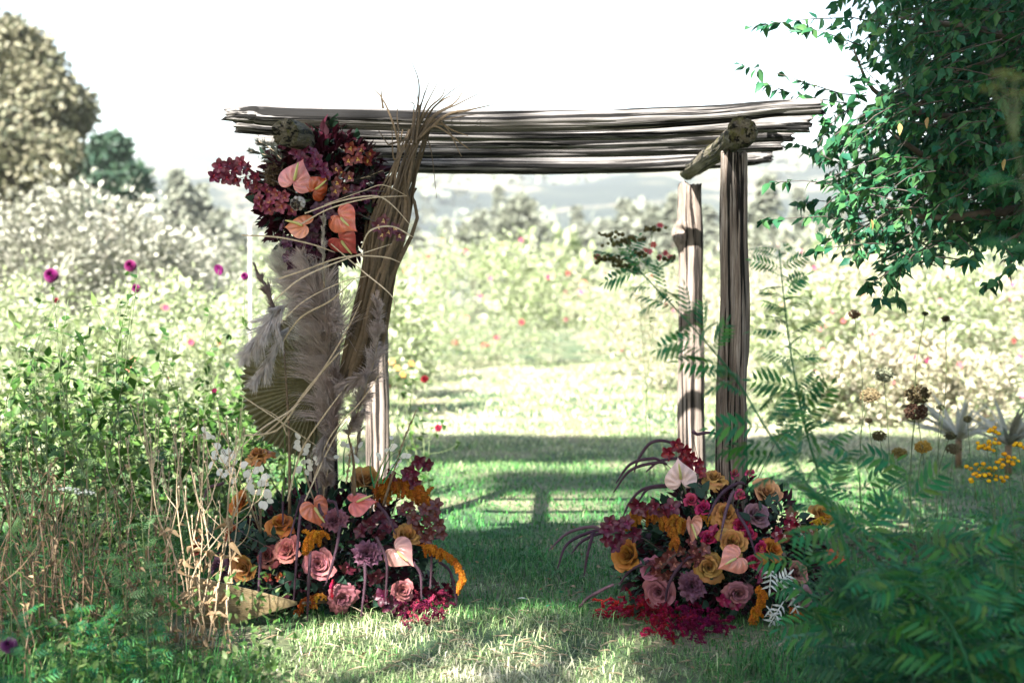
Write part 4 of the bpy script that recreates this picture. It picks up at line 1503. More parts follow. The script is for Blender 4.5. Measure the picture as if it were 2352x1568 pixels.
def ground_amaranth(label, spots, color, n, cols2):
    pts = [G(*s) + (0, 0, 0.03) for s in spots]
    t = thing('trailing_amaranth', label, 'amaranth', pts[0])
    for k in range(n):
        i = rng.integers(0, len(pts))
        b = pts[i] + np.array([rng.normal(0, 0.042), rng.normal(0, 0.05), rng.uniform(-0.01, 0.06)])
        a = rng.random() * 2 * PI
        d = np.array([math.cos(a), math.sin(a) * 0.7 - 0.3, rng.uniform(-0.1, 0.5)])
        tp = [b]
        L = rng.uniform(0.03, 0.075)
        for q in range(5):
            d = nrm(d + rng.normal(0, 0.55, 3) + (0, 0, -0.10))
            e = tp[-1] + d * L / 5
            e[2] = max(e[2], 0.018)
            tp.append(e)
        tp = smooth_path(tp, 12)
        per = 56
        u = rng.random(per) * 10.9
        a_ = u.astype(int)
        c = tp[a_] + (tp[a_ + 1] - tp[a_]) * (u - a_)[:, None] + sph(per) * (0.0075 * rng.uniform(0.3, 1.1, per))[:, None]
        V1, F1 = scatter(TET, c, rot_frames(sph(per)), 0.0026 * rng.uniform(0.6, 1.4, per))
        V0, F0 = tube(tp, 0.002, 5)
        V, F = cat_geo([(V0, F0), (V1, F1)])
        cc = np.array(color) if rng.random() < 0.6 else np.array(cols2)
        part('tassel', V, F, M_BEAD, t, cc * rng.uniform(0.7, 1.25), smooth=False)
    return t


ground_amaranth('crimson-magenta amaranth trailing on the grass, left half of the patch before the right arrangement', [(1400, 1425), (1430, 1418), (1455, 1422), (1490, 1420), (1520, 1430), (1500, 1455), (1530, 1470), (1510, 1482), (1470, 1412), (1540, 1440)], (0.19, 0.004, 0.022), 150, (0.23, 0.012, 0.026))
ground_amaranth('purple-magenta amaranth trailing on the grass before the right arrangement, right half of the patch', [(1580, 1430), (1610, 1440), (1600, 1460), (1630, 1468), (1570, 1450), (1640, 1450), (1590, 1475)], (0.10, 0.003, 0.03), 130, (0.13, 0.005, 0.033))
ground_amaranth('plum and pink amaranth trailing on the grass at the right foot of the left arrangement', [(950, 1412), (975, 1402), (1000, 1398), (970, 1425), (955, 1438), (985, 1415), (930, 1415), (1010, 1385)], (0.075, 0.005, 0.022), 170, (0.2, 0.022, 0.045))

# ---- orchids low down
orchid_spray('burgundy lily-like orchid standing at the top right of the left arrangement', [ML_(900, 1180, -0.1), P(925, 1110, 6.75), P(965, 1050, 6.75)],
             [P(x, y, 6.72) for x, y in [(962, 1060), (978, 1066), (935, 1090), (948, 1084), (905, 1088), (950, 1108)]], BURG, (0.16, 0.01, 0.04), 0.075, name='burgundy_orchid')
orchid_spray('brown-plum orchid spray on the right flank of the left arrangement, below the rust amaranth', [ML_(880, 1190, -0.1), ML_(950, 1180), P(1020, 1205, 6.7)],
             [P(x, y, 6.64) for x, y in [(925, 1172), (950, 1190), (975, 1170), (982, 1196), (965, 1212), (1000, 1182), (1008, 1205), (990, 1222), (1015, 1225), (940, 1160), (1003, 1160), (978, 1238)]], BROWN, (0.13, 0.025, 0.02), 0.066)
orchid_spray('very dark burgundy orchid pair low at the right front of the left arrangement', [ML_(880, 1330, -0.1), ML_(890, 1385)],
             [ML_(x, y, 0.05) for x, y in [(893, 1387), (915, 1396), (880, 1370)]], (0.06, 0.005, 0.02), (0.1, 0.01, 0.04), 0.08)
orchid_spray('wine-dark orchids hidden in the shaded middle of the left arrangement', [ML_(800, 1250, -0.1), ML_(850, 1210)],
             [ML_(x, y, 0.02) for x, y in [(850, 1205), (872, 1190), (868, 1225), (830, 1220), (890, 1210), (800, 1300), (860, 1320)]], (0.07, 0.008, 0.02), (0.12, 0.02, 0.03), 0.08)
orchid_spray('tiny red-gold orchid pair under the dusky rose in the left arrangement', [ML_(640, 1300, -0.1), ML_(635, 1325)],
             [ML_(x, y, 0.03) for x, y in [(617, 1322), (642, 1324)]], (0.25, 0.05, 0.02), (0.6, 0.38, 0.12), 0.05)
orchid_spray('red orchid spray topping the right arrangement, before the pale back post', [MR_(1600, 1150, -0.1), P(1590, 1080, 6.85), P(1560, 1030, 6.85)],
             [P(x, y, 6.8) for x, y in [(1552, 1022), (1570, 1034), (1536, 1040), (1588, 1048), (1600, 1066), (1572, 1052), (1608, 1084), (1580, 1070)]], RED, (0.35, 0.03, 0.05), 0.066)
orchid_spray('deep burgundy orchid spray at the left end of the right arrangement', [MR_(1500, 1220, -0.1), P(1440, 1210, 6.6), P(1392, 1220, 6.6)],
             [P(x, y, 6.55) for x, y in [(1402, 1200), (1420, 1212), (1395, 1238), (1410, 1252), (1440, 1200), (1425, 1232), (1455, 1225), (1395, 1215)]], BURG, (0.15, 0.012, 0.05), 0.07)
orchid_spray('burgundy orchid standing above the rust amaranth of the right arrangement', [MR_(1560, 1220, -0.1), P(1550, 1190, 6.62), P(1540, 1165, 6.62)],
             [P(x, y, 6.58) for x, y in [(1543, 1166), (1530, 1180), (1478, 1168), (1465, 1160), (1505, 1165)]], BURG, (0.2, 0.02, 0.05), 0.08)
orchid_spray('red-brown orchid cluster above the big mauve rose on the right', [MR_(1600, 1290, -0.1), MR_(1560, 1270), MR_(1520, 1300)],
             [MR_(x, y, 0.05) for x, y in [(1536, 1274), (1560, 1262), (1590, 1266), (1516, 1288), (1575, 1288), (1548, 1296), (1600, 1284), (1528, 1318), (1508, 1310), (1616, 1262), (1585, 1248)]], (0.125, 0.028, 0.026), (0.36, 0.13, 0.10), 0.064)
orchid_spray('wine-red orchids with white lips at the upper right of the right arrangement', [MR_(1760, 1260, -0.1), MR_(1800, 1210), MR_(1850, 1200)],
             [MR_(x, y, 0.06) for x, y in [(1812, 1203), (1836, 1208), (1800, 1228), (1842, 1228), (1822, 1180), (1780, 1225), (1860, 1215)]], (0.2, 0.008, 0.03), (0.75, 0.5, 0.5), 0.07)
orchid_spray('magenta-red orchids low in the right arrangement, beside the orange amaranth', [MR_(1700, 1320, -0.1), MR_(1720, 1340)],
             [MR_(x, y, 0.03) for x, y in [(1665, 1375), (1690, 1385), (1740, 1325), (1745, 1310), (1640, 1220)]], (0.22, 0.012, 0.055), (0.35, 0.03, 0.1), 0.066)

# ---- honesty (white discs)
lunaria('white honesty branch fanning out on the left of the left arrangement', ML_(600, 1230, -0.1),
        [[(560, 1120, 6.55), (500, 1010, 6.55)], [(570, 1110, 6.52), (520, 1040, 6.52)], [(590, 1130, 6.5), (570, 1075, 6.5)], [(600, 1140, 6.5), (600, 1090, 6.5)], [(600, 1150, 6.48), (615, 1150, 6.48)], [(550, 1110, 6.55), (480, 1045, 6.55)], [(570, 1130, 6.5), (590, 1110, 6.5)], [(560, 1120, 6.56), (478, 985, 6.56)]], size=0.034)
lunaria('white honesty branch in the middle of the left arrangement against the front post', ML_(740, 1200, -0.1),
        [[(700, 1080, 6.6), (695, 1010, 6.6)], [(720, 1080, 6.6), (712, 1035, 6.6)], [(750, 1080, 6.62), (780, 1010, 6.62)], [(700, 1090, 6.6), (702, 1065, 6.6)]])
lunaria('small white honesty sprig before the pale back left post', ML_(850, 1180, -0.1),
        [[(870, 1080, 6.7), (895, 1015, 6.7)], [(880, 1090, 6.7), (925, 1050, 6.7)], [(830, 1080, 6.68), (815, 1020, 6.68)]], size=0.03)

# ---- the narrow purple fountain-grass plumes
fl = lambda pts, m, d0: [P(x, y, m.at(x, min(y, 1420), 0.10)[0][1] if d0 is None else d0) for x, y in pts]
GL = 'purple fountain grass plumes hanging over the left arrangement'
LAB_FL = ['purple plume hanging in front of the open orange rose', 'purple plume right of the open orange rose, leaning left', 'longest purple plume, hanging past the salmon pink rose nearly to the palm fan',
          'purple plume hanging down left of the low mauve rose', 'purple plume hanging straight in front of the tan palm fan on the grass', 'silvery plume right of the small orange amaranth',
          'purple plume rising behind the folded pink anthurium', 'curved plume over the lilac carnation', 'purple plume running from the flat coral anthurium toward the tan rose', 'plume hanging below the grey-purple carnation',
          'plume curving down left of the pale heart-shaped anthurium', 'plume hanging from the tip of the pale heart-shaped anthurium', 'thin dark plume at the right flank behind the orange amaranth tail', 'purple plume touching the grass right of the orange amaranth tail',
          'short purple plume at the left among the dry stalks']
PL = [[(655, 1100), (650, 1125), (650, 1205)], [(700, 1140), (690, 1150), (665, 1235)], [(696, 1150), (688, 1200), (680, 1300), (674, 1390)], [(712, 1280), (708, 1360), (706, 1430)], [(598, 1275), (596, 1330), (590, 1425)],
      [(780, 1215), (770, 1270), (748, 1342)], [(740, 1180), (733, 1160), (725, 1085)], [(755, 1150), (770, 1155), (778, 1185)], [(870, 1160), (890, 1185), (908, 1225)], [(838, 1298), (838, 1340), (828, 1425)],
      [(868, 1240), (888, 1290), (885, 1380)], [(952, 1295), (966, 1320), (968, 1375)], [(985, 1235), (991, 1285), (988, 1350)], [(1010, 1290), (1035, 1315), (1050, 1390)], [(510, 1110), (480, 1120), (470, 1140)]]
for q, lab in zip(PL, LAB_FL):
    q2 = [(q[0][0], q[0][1] - 6)] + q
    foxtail(lab, fl(q2, ML, None), 0.0105, (0.115, 0.06, 0.085), 0.86, GL)
GR = 'purple fountain grass plumes arching out of the right arrangement'
LAB_FR = ['silvery plume, uppermost of the three bowing left beside the burgundy orchids', 'middle plume of the three bowing far left, reaching lowest', 'shorter plume of the three bowing left, nearest the golden tan rose', 'thin upright-hanging plume between the bowing three and the golden tan rose',
          'highest purple plume arching left above the upright blush anthurium', 'long plume arching left from the upright blush anthurium, upper of two side by side', 'long plume arching left from the upright blush anthurium, lower of two side by side', 'short plume just above the left edge of the upright blush anthurium',
          'plume arching down to the grass behind the rust amaranth, outer of two', 'plume arching behind the rust amaranth, inner of two', 'purple plume curving over the open tan rose', 'silvery plume hanging beside the open tan rose', 'mauve plume hanging through the crimson blooms',
          'purple plume hanging over the big mauve rose', 'pale plume reaching down to the grass at the far left of the right arrangement', 'dark plume between the golden tan rose and the grass', 'plume tip arching right in front of the front right post', 'small hooked plume right of the front right post']
z4 = lambda q: [(x * .348 + 1223, y * .348 + 959.6) for x, y in q]
PR = [[(480, 740), (380, 718), (230, 760), (110, 870)], [(490, 750), (390, 750), (230, 830), (165, 990)], [(520, 760), (460, 755), (330, 810), (260, 890)], [(430, 760), (390, 800), (360, 920), (340, 1040)],
      [(960, 220), (890, 155), (780, 165), (700, 270), (672, 355)], [(860, 300), (760, 270), (640, 310), (550, 430)], [(900, 320), (790, 300), (640, 350), (535, 490)], [(1000, 300), (930, 268), (830, 290), (750, 355)],
      [(960, 460), (890, 442), (730, 470), (640, 560), (598, 650)], [(950, 470), (870, 452), (760, 470), (698, 555)], [(1400, 450), (1330, 440), (1230, 520), (1160, 655)], [(1330, 500), (1310, 520), (1270, 640), (1240, 795)], [(1340, 610), (1360, 640), (1420, 740), (1470, 890)],
      [(1060, 920), (1020, 930), (940, 1020), (890, 1130), (870, 1260)], [(560, 1090), (430, 1150), (350, 1200), (268, 1310)], [(780, 940), (740, 960), (640, 1010), (575, 1095)], [(1060, 115), (1090, 107), (1180, 97), (1295, 132)], [(1600, 170), (1660, 100), (1740, 75), (1755, 120)]]
for k, (q, lab) in enumerate(zip(PR, LAB_FR)):
    q = z4(q)
    dd = [MR.at(min(max(x, 1440), 1880), min(y, 1400), 0.06)[0][1] for x, y in q]
    root = MR.core(0.0)
    pth = [P(x, y, d) for (x, y), d in zip(q, dd)]
    foxtail(lab, [root * 0.4 + pth[0] * 0.6 + (0, 0.03, 0)] + pth, 0.0115, (0.19, 0.11, 0.14) if k in (0, 14, 11) else (0.10, 0.052, 0.078), 0.72, GR)

# ---- pampas plumes, palm fans and the dried palm bundle on the left post
PG = (0.46, 0.38, 0.34)
plume('broad pale pampas plume on the front of the left post, with silky tips blown left', [P(748, 1000, 6.72), P(752, 850, 6.66), P(738, 700, 6.60), P(692, 585, 6.60)], 0.26, PG, 6000, w0=0.34, droop=0.35, sway=(-0.5, 0, 0.05), hair=0.0012)
plume('soft pampas plume behind the broad one, tips catching the light on the left', [P(720, 820, 6.74), P(690, 690, 6.74), P(640, 575, 6.74)], 0.22, (0.6, 0.55, 0.5), 2400, w0=0.28, droop=0.2, sway=(-0.35, 0, 0.05))
plume('slim brown pampas plume standing upright left of the post', [P(652, 800, 6.55), P(628, 700, 6.55), P(583, 605, 6.55)], 0.10, (0.26, 0.20, 0.18), 1100, w0=0.13, droop=0.02, stem=[P(665, 1180, 6.6), P(664, 1000, 6.58), P(652, 800, 6.55)])
plume('drooping white-grey pampas tassel spreading down left over the olive palm fan', [P(660, 700, 6.5), P(632, 722, 6.46), P(600, 765, 6.44), P(556, 832, 6.44)], 0.17, (0.56, 0.5, 0.47), 2000, w0=0.22, droop=0.75)
plume('second drooping pampas tassel lower over the olive palm fan', [P(665, 750, 6.5), P(640, 790, 6.46), P(605, 850, 6.44), P(580, 885, 6.44)], 0.13, (0.5, 0.44, 0.41), 1300, w0=0.15, droop=0.7)
plume('narrow grey plume standing up through the hanging cluster beside the peach anthurium', [P(745, 660, 6.52), P(742, 570, 6.5), P(743, 482, 6.5)], 0.05, (0.42, 0.37, 0.33), 900, w0=0.14, droop=0.05)
plume('grey pampas plume curling up the right side before the dried palm bundle', [P(800, 1000, 6.6), P(838, 900, 6.52), P(868, 780, 6.5), P(862, 668, 6.5)], 0.11, (0.42, 0.35, 0.32), 2400, w0=0.28, droop=0.5, stem=[P(815, 1150, 6.65), P(812, 1060, 6.62), P(800, 1000, 6.6)])
plume('brownish pampas tassels hanging left off the right-hand plume', [P(855, 850, 6.46), P(820, 872, 6.44), P(775, 895, 6.44)], 0.10, (0.34, 0.27, 0.24), 1200, w0=0.2, droop=0.7)
plume('thick dark pampas plume low on the post above the tan rose', [P(748, 1120, 6.6), P(760, 1010, 6.56), P(768, 930, 6.56), P(770, 850, 6.56)], 0.12, (0.26, 0.2, 0.175), 2400, w0=0.2, droop=0.35)
plume('pale shaggy pampas end drooping among the honesty discs at the foot of the post', [P(748, 985, 6.55), P(742, 1030, 6.52), P(752, 1075, 6.52)], 0.09, (0.36, 0.31, 0.28), 1000, w0=0.25, droop=0.6)
plume('short dark plume leaning left of the pale back post', [P(812, 1070, 6.7), P(828, 980, 6.7), P(842, 900, 6.7)], 0.05, (0.2, 0.16, 0.14), 700, w0=0.14, droop=0.15, stem=[P(808, 1160, 6.72), P(812, 1070, 6.7)])
plume('upright brown foxtail leaning right in front of the lit lawn', [P(905, 1080, 6.66), P(928, 1010, 6.66), P(957, 940, 6.66)], 0.022, (0.25, 0.19, 0.11), 500, 'foxtail_grass', 'foxtail', 0.2, 0.0, stem=[P(880, 1160, 6.7), P(905, 1080, 6.66)])
plume('small beige seed plume right of the front post above the tan rose', [P(795, 1110, 6.6), P(802, 1060, 6.6), P(808, 1015, 6.6)], 0.02, (0.38, 0.28, 0.17), 420, 'foxtail_grass', 'foxtail', 0.25, 0.0)
fan_leaf('palm_fan', 'olive brown pleated palm fan standing on the left side of the front left post', P(732, 880, 6.78), np.array([-1, 0.05, -0.12]), (0.1, -1, 0.1), 0.385, math.radians(172), 38, M_FAN_DARK, [P(745, 1150, 6.8), P(748, 1250, 6.8)])
fan_leaf('palm_fan', 'tan pleated palm fan lying on the grass at the lower left of the left arrangement', P(696, 1384, 6.42), np.array([-1, 0.04, -0.02]), (0.02, -0.86, 0.50), 0.54, math.radians(31), 16, M_FAN_TAN, [P(760, 1380, 6.6)])

# dried palm bundle: overlapping long strips
bn = thing('dried_palm_bundle', 'tall brown bundle of dried palm strips leaning right up the post to the roof rails', 'dried palm bundle', P(800, 880, 6.72))
edgeL = [(775, 905), (800, 780), (830, 640), (862, 500), (900, 400), (935, 298)]
edgeR = [(812, 888), (868, 800), (905, 640), (938, 500), (952, 400), (985, 298)]
for k in range(58):
    f = rng.random() if k > 13 else k / 13
    top = rng.uniform(0.72, 1.0) if k > 20 else 1.0
    pts = []
    for j, (l, r) in enumerate(zip(edgeL, edgeR)):
        ff = f + rng.normal(0, 0.035) + (rng.normal(0, 0.16) if j >= 3 else 0)
        pts.append(P(l[0] + (r[0] - l[0]) * ff, l[1] + (r[1] - l[1]) * ff, 6.66 + 0.06 * math.sin(f * PI) * -1 + rng.normal(0, 0.012)))
    p = smooth_path(pts, 16)
    p = p[:max(6, int(16 * top))]
    wd = np.linspace(0.030, 0.009, len(p)) * rng.uniform(0.5, 1.15) * np.minimum(1, np.linspace(0.4, 6, len(p)))
    V, Fs = ribbon(p, wd, (rng.normal(0, 0.35), -1, 0.1), 0.3)
    part('palm_strip', V, Fs, M_RAFFIA, bn)
for k, q in enumerate([[(935, 330), (958, 250), (962, 190), (945, 140)], [(950, 330), (968, 240), (985, 190), (998, 160)], [(960, 320), (985, 262), (1030, 215), (1085, 178)], [(960, 320), (1000, 265), (1050, 240), (1105, 212)],
                       [(965, 320), (1010, 270), (1060, 258), (1135, 240)], [(950, 320), (975, 250), (992, 215)], [(945, 330), (950, 260), (950, 238), (936, 236)], [(955, 330), (962, 262), (958, 216)],
                       [(965, 310), (990, 255), (1020, 228), (1045, 218)], [(950, 320), (970, 260), (1000, 200), (1008, 185)], [(975, 305), (1030, 262), (1080, 252), (1125, 242)], [(920, 350), (905, 290), (880, 230), (850, 195)],
                       [(880, 250), (876, 220), (874, 190)], [(915, 300), (912, 262), (918, 230)], [(955, 320), (960, 270), (972, 226), (980, 205)], [(965, 315), (1000, 290), (1060, 330), (1080, 345)], [(960, 310), (1000, 275), (1030, 300), (1060, 360)],
                       [(950, 330), (975, 320), (990, 345), (1003, 455)], [(935, 320), (900, 330), (890, 330), (870, 300)], [(930, 340), (905, 365), (900, 290)], [(950, 310), (985, 250), (1015, 222), (1025, 190)], [(955, 310), (1000, 262), (1045, 236), (1068, 200)], [(960, 315), (1005, 280), (1070, 266), (1100, 262)], [(948, 320), (955, 262), (968, 236), (975, 212)], [(970, 305), (1010, 285), (1040, 300), (1075, 312)]]):
    p = smooth_path([P(x, y, 6.60 - 0.01 * (k % 4)) for x, y in q], 14)
    V, Fs = ribbon(p, 0.013 * np.linspace(1, 0.15, 14) ** 0.8 * rng.uniform(0.7, 1.2), (rng.normal(0, 0.4), -1, 0.2), 0.3)
    part('wispy_blade', V, Fs, M_RAFFIA, bn)

# long straw blades wound across the post
BL = [[(590, 1010), (650, 960), (720, 880), (790, 770), (830, 690)], [(560, 1000), (640, 985), (700, 900), (770, 820), (800, 790)], [(540, 1040), (600, 985), (655, 950), (690, 925)], [(660, 1150), (690, 1040), (740, 960), (800, 880)],
      [(640, 800), (690, 730), (760, 690), (815, 640)], [(645, 740), (700, 690), (780, 650), (850, 632)], [(630, 690), (690, 640), (780, 600), (900, 560)], [(640, 640), (700, 620), (790, 590), (880, 590), (925, 605)],
      [(690, 515), (760, 478), (850, 455), (935, 450)], [(700, 490), (780, 462), (860, 450), (900, 470), (945, 520)], [(745, 470), (830, 440), (880, 425), (935, 450)], [(830, 570), (850, 530), (900, 520), (950, 545)],
      [(555, 540), (640, 545), (720, 562), (770, 580)], [(720, 1100), (760, 1000), (830, 920), (890, 830)], [(700, 1150), (760, 1020), (800, 960)],
      [(550, 905), (640, 965), (760, 1045)], [(660, 1000), (640, 960), (600, 935)], [(760, 560), (830, 620), (900, 680), (905, 720)]]
t = None
for k, q in enumerate(BL):
    p = smooth_path([P(x, y, 6.42 + 0.05 * math.sin(k * 2.1) + (0.12 if y > 1000 else 0) - (0.06 if x > 840 else 0)) for x, y in q], 18)
    V, Fs = ribbon(p, 0.0075 * np.sin(np.linspace(0.25, 1, 18) * PI * 0.98) ** 0.5 * rng.uniform(0.6, 1.25), (rng.normal(0, 0.4), -1, 0.4), 0.25)
    solo('straw_blade', V, Fs, M_STRAW, 'long pale straw blade wound across the dressed left post', 'straw', 'straw blades across the left post', base=p[0])
for k, q in enumerate([[(790, 1090), (790, 1040), (800, 1000)], [(860, 1110), (880, 1060), (905, 1015)], [(870, 1110), (895, 1050), (930, 1030)], [(880, 1110), (910, 1060), (945, 1000)], [(690, 1150), (675, 1080), (690, 1000)], [(700, 1150), (712, 1060), (730, 1000)],
                       [(650, 1150), (655, 1040), (650, 960)], [(860, 1120), (850, 1070), (858, 1020)], [(875, 1110), (880, 1080), (890, 1040)]]):
    p = smooth_path([P(x, y, 6.62) for x, y in q], 12)
    V, Fs = ribbon(p, 0.009 * np.linspace(1, 0.1, 12), (rng.normal(0, 0.4), -1, 0.2), 0.25)
    solo('grass_blade', V, Fs, M_TANSY, 'narrow dark green blade rising from the top of the left arrangement', 'grass blade', 'green blades in the left arrangement', base=p[0])

# woolly silver leaves in the right arrangement
dm = thing('dusty_miller', 'silvery woolly lobed leaves hanging at the right of the right arrangement, over the grass', 'dusty miller', MR_(1790, 1320))
for (x0, y0, x1, y1) in [(1770, 1300, 1768, 1350), (1790, 1320, 1820, 1370), (1800, 1380, 1770, 1430), (1780, 1350, 1810, 1320), (1760, 1390, 1790, 1440), (1800, 1340, 1830, 1400)]:
    a, b = MR_(x0, y0, 0.09), MR_(x1, y1, 0.11)
    p = smooth_path([a, (a + b) / 2 + (0, -0.015, 0.01), b], 10)
    items = [ribbon(p, 0.006, (0, -1, 0.3))]
    for i in range(2, 10, 2):
        for s in (-1, 1):
            tg = nrm(b - a)
            sd = nrm(np.cross(tg, (0, -1, 0.2))) * s
            d = nrm(sd + tg * 0.6)
            items.append(scatter(LEAF_N, p[i][None], rot_frames(d[None], np.array([0.4]), (0, -1, 0.3)), 0.045))
    items.append(scatter(LEAF_N, b[None], rot_frames(nrm(b - a)[None], None, (0, -1, 0.3)), 0.04))
    V, Fs = cat_geo(items)
    part('leaf', V, Fs, M_MILLER, dm)
V, Fs = tube(smooth_path([MR.core(), MR_(1780, 1330, 0.05)], 6), 0.004, 6)
part('stem', V, Fs, M_STEM, dm)
# leafy sprigs sticking out of the floor arrangements
for m, q, lab, T in [(ML, [(560, 1250), (500, 1240), (455, 1225)], 'dark round-leaved sprig sticking out left among the dry stalks', LM_DARK), (ML, [(620, 1260), (560, 1225), (530, 1190)], 'dark green rose leaves behind the orange rose', LM_DARK),
                     (ML, [(560, 1330), (490, 1290), (430, 1300)], 'dark leaves low at the left end of the left arrangement', LM_DARK), (ML, [(640, 1240), (610, 1235), (580, 1245)], 'blue-green leaves between the open orange rose and the tan spiral rose', LM_DARK),
                     (ML, [(690, 1330), (640, 1345), (590, 1370)], 'dark hanging leaves in front of the tan palm fan', LM_DARK), (MR, [(1500, 1300), (1450, 1310), (1410, 1330)], 'dark narrow-leaved sprig under the golden tan rose', LM_NARROW),
                     (MR, [(1620, 1150), (1600, 1110), (1610, 1080)], 'green leaves beside the upright blush anthurium', LM_DARK), (MR, [(1500, 1250), (1470, 1235), (1430, 1240)], 'dark narrow leaves under the rust amaranth arch', LM_NARROW),
                     (MR, [(1720, 1200), (1760, 1165), (1790, 1150)], 'green leaves beside the cream-tan rose', LM_DARK), (MR, [(1480, 1380), (1440, 1390), (1425, 1405)], 'small olive leaves above the crimson amaranth on the grass', LM_DARK)]:
    leaf_sprig('leaf_sprig', lab, [m.core()] + [m.at(x, y, 0.04)[0] for x, y in q], 9, 0.06, None, T)
# ------------------------------------------------------------------ the lawn
def blades(n, x0, x1, y0, y1, h, w, lean, tint_fn, dens_fn=None, tall=None):
    x = rng.uniform(x0, x1, n)
    y = rng.uniform(y0, y1, n)
    keep = np.abs(x) < 0.385 * y + 0.5
    if dens_fn is not None:
        keep &= rng.random(n) < dens_fn(x, y)
    x, y = x[keep], y[keep]
    n = len(x)
    z = ground_z(x, y) - 0.004
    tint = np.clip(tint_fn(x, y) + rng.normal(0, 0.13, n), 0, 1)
    a = rng.random(n) * 2 * PI + (vn(x * 3, y * 3, 80) - 0.5) * 5
    d = np.stack([np.cos(a), np.sin(a), np.zeros(n)], -1)
    H = h * rng.uniform(0.45, 1.25, n) * (0.7 + 0.7 * vn(x * 1.7, y * 1.7, 33))
    ln = lean * rng.uniform(0.3, 1.5, n)
    p0 = np.stack([x, y, z], -1)
    p1 = p0 + d * (H * ln * 0.35)[:, None] + np.stack([0 * x, 0 * x, H * 0.62], -1)
    p2 = p0 + d * (H * ln)[:, None] + np.stack([0 * x, 0 * x, H * np.maximum(0.12, 1.0 - 0.42 * ln)], -1)
    s = np.stack([-d[:, 1], d[:, 0], 0 * x], -1) * (w * rng.uniform(0.6, 1.3, n))[:, None]
    V = np.stack([p0 - s, p0 + s, p1 - s * 0.85, p1 + s * 0.85, p2], 1).reshape(-1, 3)
    o = (np.arange(n) * 5)[:, None]
    Q = np.array([[0, 1, 3, 2]]) + o
    T = np.array([[2, 3, 4]]) + o
    return V, Q, T, tint.repeat(5)


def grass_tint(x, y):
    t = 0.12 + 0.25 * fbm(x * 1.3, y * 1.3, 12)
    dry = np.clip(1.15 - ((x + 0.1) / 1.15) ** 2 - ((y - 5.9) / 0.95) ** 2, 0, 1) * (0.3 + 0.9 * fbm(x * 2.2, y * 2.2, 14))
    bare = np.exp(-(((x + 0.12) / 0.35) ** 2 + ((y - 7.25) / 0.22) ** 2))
    far = np.clip((y - 9.5) / 4, 0, 1) * (0.30 + 0.5 * fbm(x * 0.6, y * 0.6, 15)) * np.clip((y - 9.3) / 6, 0.55, 1)  # far lawn paler: bright sun put into the blade tint
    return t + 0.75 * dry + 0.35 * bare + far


def grass_dens(x, y):
    thin = np.exp(-(((x + 0.05) / 0.8) ** 2 + ((y - 6.2) / 0.35) ** 2)) * 0.5
    mulch = np.exp(-(((x - 2.55) / 0.8) ** 2 + ((y - 8.3) / 0.45) ** 2)) * 0.85
    fan = ((x > -1.6) & (x < -0.95) & (y > 6.0) & (y < 6.8)) * 0.75
    return np.clip(1 - thin - mulch - fan, 0, 1) * (0.45 + 0.75 * fbm(x * 2.5, y * 2.5, 19))


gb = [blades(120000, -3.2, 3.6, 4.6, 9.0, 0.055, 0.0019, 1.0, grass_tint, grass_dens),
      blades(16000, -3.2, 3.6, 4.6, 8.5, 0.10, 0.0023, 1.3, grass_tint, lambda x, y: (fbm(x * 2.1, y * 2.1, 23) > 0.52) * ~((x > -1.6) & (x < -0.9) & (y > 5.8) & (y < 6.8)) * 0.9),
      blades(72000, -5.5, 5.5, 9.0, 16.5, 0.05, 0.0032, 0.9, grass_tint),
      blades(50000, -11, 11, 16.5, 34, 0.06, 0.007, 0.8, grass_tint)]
off, Vs, Qs, Ts, tn = 0, [], [], [], []
for V, Q, T, t in gb:
    Vs.append(V); Qs.append(Q + off); Ts.append(T + off); tn.append(t)
    off += len(V)
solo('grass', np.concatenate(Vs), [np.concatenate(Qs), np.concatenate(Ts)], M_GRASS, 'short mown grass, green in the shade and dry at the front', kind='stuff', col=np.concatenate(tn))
# clover and broad weed leaves low in the lawn
n = 9000
x, y = rng.uniform(-2.6, 3.4, n), rng.uniform(5.0, 11.5, n)
k = (np.abs(x) < 0.385 * y + 0.4) & (fbm(x * 1.6, y * 1.6, 44) > 0.5) & (fbm(x * 1.6, y * 1.6, 44) - 0.6 * np.exp(-((y - 5.9) / 0.7) ** 2) > 0.42)
p = np.stack([x, y, ground_z(x, y) + rng.uniform(0.012, 0.045, n)], -1)[k]
d = sph(len(p)) * (1, 1, 0.3) + (0, 0, 0.15)
V, Fs = scatter(LEAF_W, p, rot_frames(d, rng.normal(0, 0.3, len(p))), rng.uniform(0.012, 0.03, len(p)))
solo('clover', V, Fs, M_TANSY, 'small clover and weed leaves scattered through the lawn', kind='stuff')
# mulch under the tree on the right, dead leaves and straw on the lawn
n = 2600
x, y = 2.55 + rng.normal(0, 0.62, n), 8.3 + rng.normal(0, 0.38, n)
p = np.stack([x, y, ground_z(x, y) + rng.uniform(0.0, 0.02, n)], -1)
V, Fs = scatter(CARD, p, rot_frames(sph(n) * (1, 1, 0.25), rng.random(n) * 6), rng.uniform(0.015, 0.05, n))
solo('mulch', V, Fs, stem_mat('bark_mulch', (0.05, 0.032, 0.025), (0.17, 0.11, 0.085), 0.9, 6), 'dark bark mulch and dead leaves under the tree', kind='stuff', smooth=False)
n = 500
x, y = rng.normal(-0.1, 0.75, n), rng.normal(6.05, 0.45, n)
p = np.stack([x, y, ground_z(x, y) + 0.012 + rng.uniform(0, 0.02, n)], -1)
V, Fs = scatter(leaf_t(0.07), p, rot_frames(sph(n) * (1, 1, 0.12), rng.normal(0, 0.5, n)), rng.uniform(0.03, 0.10, n))
solo('dry_thatch', V, Fs, M_STRAW, 'dry straw and thatch lying on the sunny front lawn', kind='stuff')
n = 130
x, y = rng.uniform(-1.2, 2.6, n), rng.uniform(5.3, 9.5, n)
